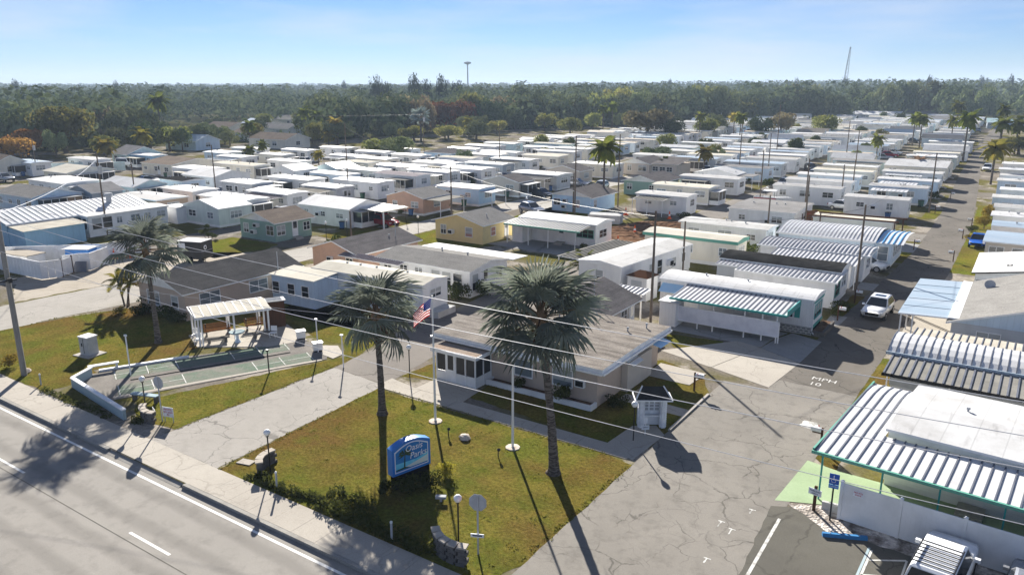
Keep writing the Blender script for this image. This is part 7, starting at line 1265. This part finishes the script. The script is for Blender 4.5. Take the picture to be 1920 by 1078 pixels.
def vehicle(name, label, x, y, rz, kind='suv', dims=(4.6,1.85,1.68), paint='car_white', cat='car', group=None, rack=False):
    L, Wd, H = dims; hl, hw = L/2, Wd/2; t = thing(name, label, cat, (x, y, .012), rz, group)
    ob('body', cached(('cb', dims, kind, paint), lambda: car_body(L, Wd, H, kind).mesh('body', paint, True)), t)
    if kind == 'suv': c = [(-hl+.25,-hl+.75), (hl*.38, hl*.02)]
    elif kind == 'box': c = [(-hl+.06,-hl+.14), (hl*.42, hl*.20)]
    else: c = [(-hl+.62,-hl+1.2), (hl*.40, hl*-.02)]
    zb, zt = H*.60, H*.965; wb, wt = hw*.95, hw*.76; (rb, rt), (fb, ft) = c
    g = {'rear_window': [(rb,-wb,zb),(rb,wb,zb),(rt,wt,zt),(rt,-wt,zt)], 'windscreen': [(fb,wb,zb),(fb,-wb,zb),(ft,-wt,zt),(ft,wt,zt)], 'side_window': [(rb+.05,wb,zb),(fb-.02,wb,zb),(ft,wt,zt),(rt,wt,zt)], 'side_window.': [(fb-.02,-wb,zb),(rb+.05,-wb,zb),(rt,-wt,zt),(ft,-wt,zt)]}
    for nm, q in g.items():
        cn_ = sum((Vector(p) for p in q), Vector())/4; out_ = (cn_ - Vector((0,0,zb-.3))).normalized()*.012
        q2 = [cn_ + (Vector(p)-cn_)*.90 + out_ for p in q]; mb = MB(); mb.add(q2, [(0,1,2,3)]); ob(nm.strip('.'), mb.mesh('glazing', 'glass'), t)
    cb_ = MB(); order = ['rear_window', 'windscreen', 'side_window', 'side_window.']
    for nm in order: cb_.add(g[nm], [(0,1,2,3)])
    cb_.add([(rt,-wt,zt),(rt,wt,zt),(ft,wt,zt),(ft,-wt,zt),(rt+.12,-wt*.86,H),(rt+.12,wt*.86,H),(ft-.14,wt*.86,H-.01),(ft-.14,-wt*.86,H-.01)], [(0,1,5,4),(1,2,6,5),(2,3,7,6),(3,0,4,7),(4,5,6,7)])
    ob('cabin', cb_.mesh('cabin', paint), t)
    if kind in ('suv', 'sedan'): ob('sunroof', MB().box(ft-.95, -.42, H-.008, ft-.35, .42, H+.006).mesh('sunroof', 'glass'), t)
    R_ = .34 if kind != 'box' else .38
    wm = cached(('wheel', R_), lambda: MB().lathe([(R_*.62,-.11),(R_*.96,-.11),(R_,-.06),(R_,.06),(R_*.96,.11),(R_*.62,.11)], 18).xf(Matrix.Rotation(R(90),4,'X')).mesh('tyre', 'tyre')); rm = cached(('rimm', R_), lambda: MB().lathe([(R_*.64,-.112),(R_*.64,.112)], 14).xf(Matrix.Rotation(R(90),4,'X')).mesh('rim', 'rim'))
    for sx in (-hl+.82, hl-.88):
        for sy in (-1, 1):
            w_ = ob('wheel', wm, t, (sx, sy*(hw-.07), R_)); ob('rim', rm, w_)
    for sy in (-1, 1):
        ob('headlight', MB().box(hl-.28, sy*hw*.78-.17, H*.44, hl-.1, sy*hw*.78+.12, H*.495).mesh('headlight', 'lamp_clear'), t); ob('tail_light', MB().box(-hl-.01, sy*hw*.76-.12, H*.5, -hl+.12, sy*hw*.76+.14, H*.6).mesh('tail_light', 'lamp_red'), t)
        ob('mirror', MB().box(fb-.25, sy*(hw+.02)-.02 if sy > 0 else -hw-.2, zb-.02, fb-.08, sy*(hw+.02)+.18 if sy > 0 else -hw, zb+.12).mesh('mirror', paint), t)
    ob('grille', MB().box(hl-.12, -hw*.55, H*.3, hl+.0, hw*.55, H*.42).mesh('grille', 'dark'), t); ob('plate', MB().box(-hl-.015, -.2, H*.45, -hl-.0, .2, H*.53).mesh('plate', 'rib_dark' if paint != 'car_white' else 'pic_sand'), t)
    if rack:
        for k in range(7): ob('rack_bar', cached('rkb', lambda: MB().tube([(0,-.68,0),(0,.68,0)], .025, 6).mesh('rack_bar', 'black_metal')), t, (rt+.15+.27*k, 0, H+.12))
        for sy in (-.7, .7): ob('rack_rail', MB().tube([(rt+.1,sy,H+.12),(rt+1.9,sy,H+.12)], .03, 6).mesh('rack_rail', 'black_metal'), t)
        ob('hood_scoop', MB().box(hl*.62, -.35, H*.605, hl*.70, .35, H*.625).mesh('hood_scoop', 'dark'), t)
    return t
vehicle('parked_car', 'white crossover car driving towards the viewer down the shaded lane', -9.25, 69.3, -93, 'suv', (4.5,1.84,1.6), 'car_white')
vehicle('parked_car', 'white boxy off-road car with black roof rack parked nose to the fence', -.75, 31.0, 84, 'box', (4.7,1.9,1.85), 'car_white', rack=True)
vehicle('parked_car', 'pale grey car cut by the right edge beside the roof-rack car', 2.3, 31.2, 86, 'suv', (4.6,1.85,1.65), 'car_silver')
vehicle('parked_car', 'grey sport utility car parked by the light blue cottage', -62.2, 97.6, -20, 'suv', (4.7,1.88,1.72), 'car_silver')
vehicle('parked_car', 'dark red car under the cream carport of the white corner home', -73.2, 77.0, -8, 'suv', (4.9,1.9,1.72), 'car_red')
vehicle('parked_car', 'small bright blue car at the right kerb of the lane', -4.3, 107.4, -90, 'sedan', (4.2,1.75,1.5), 'car_blue')
vehicle('parked_car', 'white car parked nose out between the two-tier striped roof and the blue home', -13.2, 86.7, -8, 'sedan', (4.4,1.8,1.5), 'car_white')
vehicle('parked_car', 'silver car at the far left edge below the orange tree', -171.5, 71.4, 10, 'suv', (4.7,1.9,1.75), 'car_silver')
vehicle('parked_car', 'black car under the carport of the second left-street home', -69.8, 112.8, -12, 'suv', (4.6,1.85,1.65), 'car_dark')
vehicle('parked_car', 'white car among the palms before the taupe house', -59.6, 165, -70, 'suv', (4.6,1.85,1.65), 'car_white')
vehicle('parked_car', 'dark car under the cream carport in the middle street', -42, 183.6, -60, 'suv', (4.6,1.85,1.65), 'car_dark')
vehicle('parked_car', 'white car on the grass near the far paired palms', -18.4, 214, -100, 'suv', (4.6,1.85,1.65), 'car_white'); vehicle('parked_car', 'black pickup-like car on the far left lane verge', -16.5, 192, -95, 'suv', (4.9,1.9,1.8), 'car_dark')
vehicle('parked_car', 'white van parked below the yellow-green tree', -178, 101, 20, 'box', (5.2,2.0,2.1), 'car_white'); vehicle('parked_car', 'white sport utility car behind the blue hip-roofed house', -112, 163, 5, 'suv', (4.7,1.9,1.75), 'car_white'); vehicle('parked_car', 'red car behind the blue hip-roofed house', -113, 157, 60, 'sedan', (4.4,1.8,1.5), 'car_red'); vehicle('parked_car', 'silver car beside the far teal-roofed house', -21, 372, -80, 'suv', (4.6,1.85,1.65), 'car_silver')
fr = random.Random(63); CC = {'car_white': 'white', 'car_silver': 'silver', 'car_dark': 'black', 'car_red': 'red', 'car_blue': 'blue'}
for i, (x, y, L) in enumerate(fr.sample([s_ for s_ in spots if s_[1] < 330], 26)):
    pc = fr.choice(('car_white','car_white','car_silver','car_dark','car_silver','car_red'))
    vehicle('parked_car', f"{CC[pc]} car parked beside a distant home {'left' if x < -110 else 'centre' if x < -60 else 'right'} of the far rows", x + fr.uniform(.8, 2.4) - (16 if x > 0 else 0)*0, y - 2.6, fr.uniform(-15, 15), fr.choice(('suv','sedan')), (4.6,1.85,1.65), pc, 'car', 'cars among the distant homes')
for i, (x, y, rz, pc, lb) in enumerate(((-88.6,83,80,'car_white','white car on the narrow lane before row two homes'),(-87,103,-95,'car_silver','silver car on the narrow lane beyond the corner home'),(-117,84,85,'car_white','white car on the second narrow lane at left'),(-116.4,112,95,'car_dark','black car on the second narrow lane at left'),(-144.6,86,80,'car_silver','silver car on the third narrow lane at left'),(-66.4,128,-85,'car_white','white car by the kerb beyond the light blue cottage'),(-39.4,152,-90,'car_silver','silver car in the middle street past the boat'),(-38.2,170,-88,'car_white','white car in the middle street near the taupe house'),(-8.6,205,-93,'car_white','white car on the lane before the tall left palm'),(-60.4,140,10,'car_red','red car beside the green cottage'))): vehicle('parked_car', lb, x, y, rz, 'suv' if i % 2 else 'sedan', (4.6,1.85,1.6), pc)
for i, (x, y, L) in enumerate(fr.sample(spots, 34)):
    k = fr.choice(('oak','oak_dark','tree_light','bush_leaf')); nm_ = {'oak': 'small olive tree', 'oak_dark': 'small dark tree', 'tree_light': 'small yellow-green tree', 'bush_leaf': 'round dark shrub tree'}[k]
    tree(x - fr.uniform(0, L), y - 2.8, fr.uniform(2.5, 5.5), fr.uniform(1.6, 3.2), k, nm_ + ' between the distant homes ' + ('at left' if x < -110 else 'at centre' if x < -60 else 'at right'), 'small trees between the distant homes')
# black box trailer
t = thing('box_trailer', 'black box trailer with white roof and round badge behind the beige house', 'trailer', (-75.6, 49.4, 0), 20)
ob('body', MB().box(-1.5, -1.0, .45, 1.5, 1.0, 2.35).mesh('body', 'car_dark'), t); ob('roof', MB().box(-1.52, -1.02, 2.35, 1.52, 1.02, 2.42).mesh('roof', 'roof_white'), t); ob('badge', MB().lathe([(.26,0),(.26,.02)], 16).xf(Matrix.Translation((1.5,-.3,1.7)) @ Matrix.Rotation(R(90),4,'Y')).mesh('badge', 'sign_white'), t); ob('badge_core', MB().lathe([(.13,0),(.13,.03)], 12).xf(Matrix.Translation((1.5,-.3,1.7)) @ Matrix.Rotation(R(90),4,'Y')).mesh('badge_core', 'dark'), t)
ob('side_picture', MB().box(-1.3, -1.02, 1.4, -.5, -1.0, 2.2).mesh('side_picture', 'sign_white'), t); ob('trim_strip', MB().box(-1.5, -1.015, 1.3, 1.515, 1.0, 1.34).mesh('trim_strip', 'galv'), t)
for sy in (-1.05, 1.05): ob('wheel', cached(('wheel', .34), None), t, (0, sy, .34))
# bins, pots and garden chairs beside the homes
kr = random.Random(19); near = [(r_[1], r_[2], r_[3], r_[0]) for r_ in T if r_[2] < 160]
def wheelie_bin(x, y, mt, label, first={}):
    if mt not in first:
        t = thing('wheelie_bin', label, 'bin', (x, y, 0), 0, 'bins beside the homes'); ob('body', MB().add([(-.24,-.26,.08),(.24,-.26,.08),(.24,.26,.08),(-.24,.26,.08),(-.3,-.33,1.0),(.3,-.33,1.0),(.3,.33,1.0),(-.3,.33,1.0)], [(0,3,2,1),(4,5,6,7),(0,1,5,4),(1,2,6,5),(2,3,7,6),(3,0,4,7)]).mesh('body', mt), t); ob('lid', MB().box(-.32, -.36, 1.0, .32, .36, 1.08).mesh('lid', 'black_metal'), t); ob('axle', MB().tube([(-.3,.28,.1),(.3,.28,.1)], .1, 8).mesh('axle', 'tyre'), t); first[mt] = t; return t
    return copy_thing(first[mt], (x, y, 0), kr.uniform(0, 360), label)
NR = {'Lane': 'lane', 'Back': 'row behind the lane', 'Street': 'middle street', 'Row D': 'left street', 'Row E': 'row two', 'Row F': 'row three', 'Row G': 'row four', 'Row H': 'row five', 'Row I': 'row six', 'Row J': 'last row', 'Right': 'right-hand row'}
for i, (x1, y0, L, row) in enumerate(kr.sample(near, 30)):
    mt = kr.choice(('bin_green', 'bin_blue', 'bin_green')); wheelie_bin(x1 - kr.uniform(.5, 3) , y0 - .9, mt, ('green' if mt == 'bin_green' else 'blue') + ' wheeled bin by a home wall in the ' + NR[row])
for i, (x1, y0, L, row) in enumerate(kr.sample(near, 34)):
    bush(x1 - kr.uniform(1, L-1), y0 - .7, kr.uniform(.5, .9), kr.uniform(.6, 1.3), 'low shrub against a home wall in the ' + NR[row], None, 0, 'shrubs against the home walls')
for i, (x1, y0, L, row) in enumerate(kr.sample([q for q in near if q[3] not in ('Right', 'Lane')], 12)):
    pc = kr.choice(('car_white','car_silver','car_dark','car_blue','car_silver')); vehicle('parked_car', CC[pc] + ' car parked end-on by a home in the ' + NR[row], x1 + 1.2, y0 - 2.7, kr.uniform(-8, 8) + kr.choice((0, 180)), kr.choice(('suv', 'sedan')), (4.5,1.82,1.58), pc, 'car', 'cars parked by the mid rows')
# boat under cover, debris heap, work lot
t = thing('covered_boat', 'small motor boat with white top and red stripe on a trailer beside the grey roof', 'boat', (-34.4, 126.4, 0), 4)
hb = MB(); sts = [(-2.8,.95,.55),(-1,1.05,.55),(1,.95,.6),(2.2,.55,.75),(3.0,.05,.95)]
for x_, w_, z_ in sts: hb.v += [(x_,-w_,1.35+.1*(x_>1)),(x_,-w_*.8,z_),(x_,0,z_-.2),(x_,w_*.8,z_),(x_,w_,1.35+.1*(x_>1))]
for i in range(4):
    for j in range(4): hb.f.append((i*5+j, (i+1)*5+j, (i+1)*5+j+1, i*5+j+1)); hb.m.append(0)
hb.f += [(0,1,2,3,4)]; hb.m += [0]; ob('hull', hb.mesh('hull', 'white'), t); ob('stripe', MB().box(-2.7, -1.07, 1.1, .8, -1.03, 1.22).mesh('stripe', 'red_paint'), t)
ob('top', MB().box(-1.4, -1.0, 2.3, .6, 1.0, 2.38).mesh('top', 'white'), t)
for sx in (-1.3, .5):
    for sy in (-.9, .9): ob('post', MB().tube([(sx,sy,1.3),(sx,sy,2.3)], .03, 5).mesh('post', 'black_metal'), t)
for sy in (-.8, .8): ob('wheel', cached(('wheel', .34), None), t, (-.6, sy, .34))
t = thing('debris_heap', 'heap of torn brown boards and red scraps behind the tan flat roof', 'heap', (-23.6, 108.8, 0)); r = random.Random(12)
for k in range(26): ob('board', cached(('dbd', k % 4), lambda: MB().box(-1.1+.2*(k%4), -.12, 0, 1.1, .12, .05).mesh('board', ('brown_wood','bench_wood','sandy','red_paint')[k % 4])), t, (r.uniform(-1.6,1.6), r.uniform(-1.2,1.2), r.uniform(.1,2.2)), (r.uniform(-.6,.6), r.uniform(-.6,.6), r.uniform(0,3)))
ob('tarp', MB().add([(-2.2,-1.6,.1),(0,-1.9,.9),(2,-1.5,.6),(-2.4,0,2.0),(0,.2,2.5),(2.2,.1,1.6),(-2,1.6,.2),(0,1.9,.6),(2,1.5,.2)], [(0,1,4,3),(1,2,5,4),(3,4,7,6),(4,5,8,7)]).mesh('tarp', 'bench_wood'), t)
def cone(x, y, label, first=[]):
    if not first:
        t = thing('traffic_cone', label, 'traffic cone', (x, y, 0), 0, 'orange cones round the dug-up lot'); ob('base', MB().box(-.24,-.24,0,.24,.24,.05).mesh('base', 'cone_orange'), t); ob('body', MB().lathe([(.19,.05),(.13,.36)], 10).lathe([(.09,.56),(.04,.9)], 10).mesh('body', 'cone_orange'), t); ob('band', MB().lathe([(.13,.36),(.09,.56)], 10).mesh('band', 'white'), t)
        t.scale = (1.25,)*3; first.append(t); return t
    return copy_thing(first[0], (x, y, 0), 0, label, None, 1.25)
for x, y, lb in ((-40.9,83.8,'orange cone nearest the white carport home'),(-42.3,91.6,'orange cone in the middle of the turned soil'),(-43.0,104.8,'orange cone at the back of the turned soil'),(-49.8,104.4,'orange cone by the ladder of the white carport home'),(-55.6,92.8,'leftmost orange cone beside the grey car'),(-54.3,94.6,'orange cone left of the light blue cottage corner'),(-53.4,91.2,'orange cone in front of the light blue cottage'),(-51.0,91.8,'left cone of the pair before the slab stack'),(-50.2,91.4,'right cone of the pair before the slab stack'),(-57.0,82.6,'orange cone left of the carport roof'),(-84.4,45.0,'orange cone behind the white yard fence'),(-83.4,46.2,'second orange cone behind the white yard fence')): cone(x, y, lb)
t = thing('slab_stack', 'stack of long grey concrete planks on the dug-up lot', 'stack', (-49.4, 97.0, 0), 15)
pk = MB().box(-2.3, -.28, 0, 2.3, .28, .28).mesh('plank', 'breeze')
for r_ in range(4):
    for k in range(4): ob('plank', pk, t, (pr.uniform(-.1,.1), -.9+.6*k, .02+.3*r_))
t = thing('sheet_pile', 'small pile of white sheets left of the concrete planks', 'pile', (-52.4, 93.6, 0), 10)
for k in range(3): ob('sheet', MB().box(-.8, -.4, 0, .8, .4, .06).mesh('sheet', 'white'), t, (.1*k, .35*k, .02+.07*k))
# white fenced yard on the left
def panel_fence(pts, label, h=1.8, mt='white', name='panel_fence', bw=.6):
    t = thing(name, label, 'fence', (*pts[0], 0))
    for a, b in zip(pts[:-1], pts[1:]):
        d_ = math.dist(a, b); n = max(1, int(d_/bw)); ang_ = math.atan2(b[1]-a[1], b[0]-a[0]); me = cached(('pf', round(d_/n,2), h, mt), lambda: MB().box(.01, -.02, .06, d_/n-.01, .02, h).mesh('board', mt))
        for i in range(n): ob('board', me, t, (a[0]-pts[0][0]+(b[0]-a[0])*i/n, a[1]-pts[0][1]+(b[1]-a[1])*i/n, 0), (0,0,ang_))
        ob('rail', MB().bar((a[0]-pts[0][0], a[1]-pts[0][1], h+.03), (b[0]-pts[0][0], b[1]-pts[0][1], h+.03), .1, .06).mesh('rail', mt), t)
    return t
panel_fence([(-95,35.5),(-87,35.2),(-80.9,35.6),(-80.4,37.4)], 'white board fence round the work yard beside the bright street'); panel_fence([(-82.0,38.3),(-81.7,39.8),(-80.9,40.5),(-82.6,43.4)], 'white board fence and gate behind the leaning dark panel'); panel_fence([(-92,36.8),(-84.6,43.8),(-84.5,49.5)], 'inner white fence of the work yard')
t = thing('yard_gate', 'white ribbed gate with diagonal brace in the yard fence', 'gate', (-80.5, 37.45, 0), 120)
for k in range(5): ob('board', cached('ygb', lambda: MB().box(0, -.02, .1, .3, .02, 1.75).mesh('board', 'w_white')), t, (.02+.32*k, 0, 0))
ob('frame', MB().box(-.1, -.06, 0, 0, .06, 1.9).box(1.62, -.06, 0, 1.72, .06, 1.9).mesh('frame', 'brown_wood'), t)
t = thing('leaning_panel', 'dark grey board leaning on the yard fence by the street', 'board', (-81.3, 39.4, 0), 35); ob('panel', MB().box(-.8, -.04, 0, .8, .04, 1.1).xf(Matrix.Rotation(R(-18),4,'X')).mesh('panel', 'rib_dark'), t)
t = thing('yard_shelter', 'blue-framed bench shed with white sheet roof inside the yard fence', 'shed', (-84.2, 41.4, 0), 30); ob('wall', MB().box(-1.3, -.8, 0, 1.3, .8, 1.9).mesh('wall', 'sign_blue'), t); ob('roof', MB().box(-1.5, -1.1, 1.9, 1.5, 1.0, 1.96).mesh('roof', 'roof_white'), t)
t = thing('storage_container', 'low white flat-topped container behind the yard fence', 'container', (-88.6, 37.4, 0), 10); ob('body', MB().box(-2.2, -1, 0, 2.2, 1, 1.5).mesh('body', 'w_white'), t); ob('lid', MB().box(-2.3, -1.1, 1.5, 2.3, 1.1, 1.58).mesh('lid', 'sandy'), t)
panel_fence([(-183.5,82.0),(-171,96.5)], 'long pale mint fence below the trees at left', 2.0, 'w_aqua', bw=1.8)
t = thing('garden_shed', 'plain white shed between the tan home and the sage home', 'shed', (-100.2, 63.4, 0)); ob('wall', MB().box(-1.7, -1.3, 0, 1.7, 1.3, 2.2).mesh('wall', 'w_white_v'), t); ob('roof', MB().box(-1.8, -1.4, 2.2, 1.8, 1.4, 2.32).mesh('roof', 'roof_white'), t)
t = thing('garden_shed', 'grey metal shed with white roof beside the middle street carport', 'shed', (-56.2, 184.5, 0)); ob('wall', MB().box(-1.9, -1.3, 0, 1.9, 1.3, 2.0).mesh('wall', 'w_grey'), t); ob('roof', MB().box(-2.0, -1.4, 2.0, 2.0, 1.4, 2.12).mesh('roof', 'roof_white'), t)
t = thing('cream_carport', 'cream ribbed carport over the dark red car', 'carport', (-73.6, 77.2, 0), -6); panels(t, (-2.6, -2.4, 2.5), 0, ((0, 0), (4.8, .1)), 12, .45, ('roof_cream', 'rib_white'), .05, .06)
for sx in (-2.4, 2.6): ob('post', MB().box(sx-.08, -2.2, 0, sx+.08, -2.04, 2.5).mesh('post', 'white'), t)

# ------------------------------------------------------------------ air
hz = MB().box(-4260, -360, -1.2, 3060, 5560, 60).mesh('haze', [])
hm = bpy.data.materials.new('haze_air'); hm.use_nodes = True; ht = hm.node_tree; ht.nodes.clear(); out_ = ht.nodes.new('ShaderNodeOutputMaterial'); pv = ht.nodes.new('ShaderNodeVolumePrincipled'); pv.inputs['Color'].default_value = (.62,.78,1,1); pv.inputs['Density'].default_value = .00021; pv.inputs['Anisotropy'].default_value = .0
ht.links.new(pv.outputs[0], out_.inputs['Volume']); hz.materials.append(hm)
if HAZE: tag(ob('haze', hz), None, None, None, 'stuff')
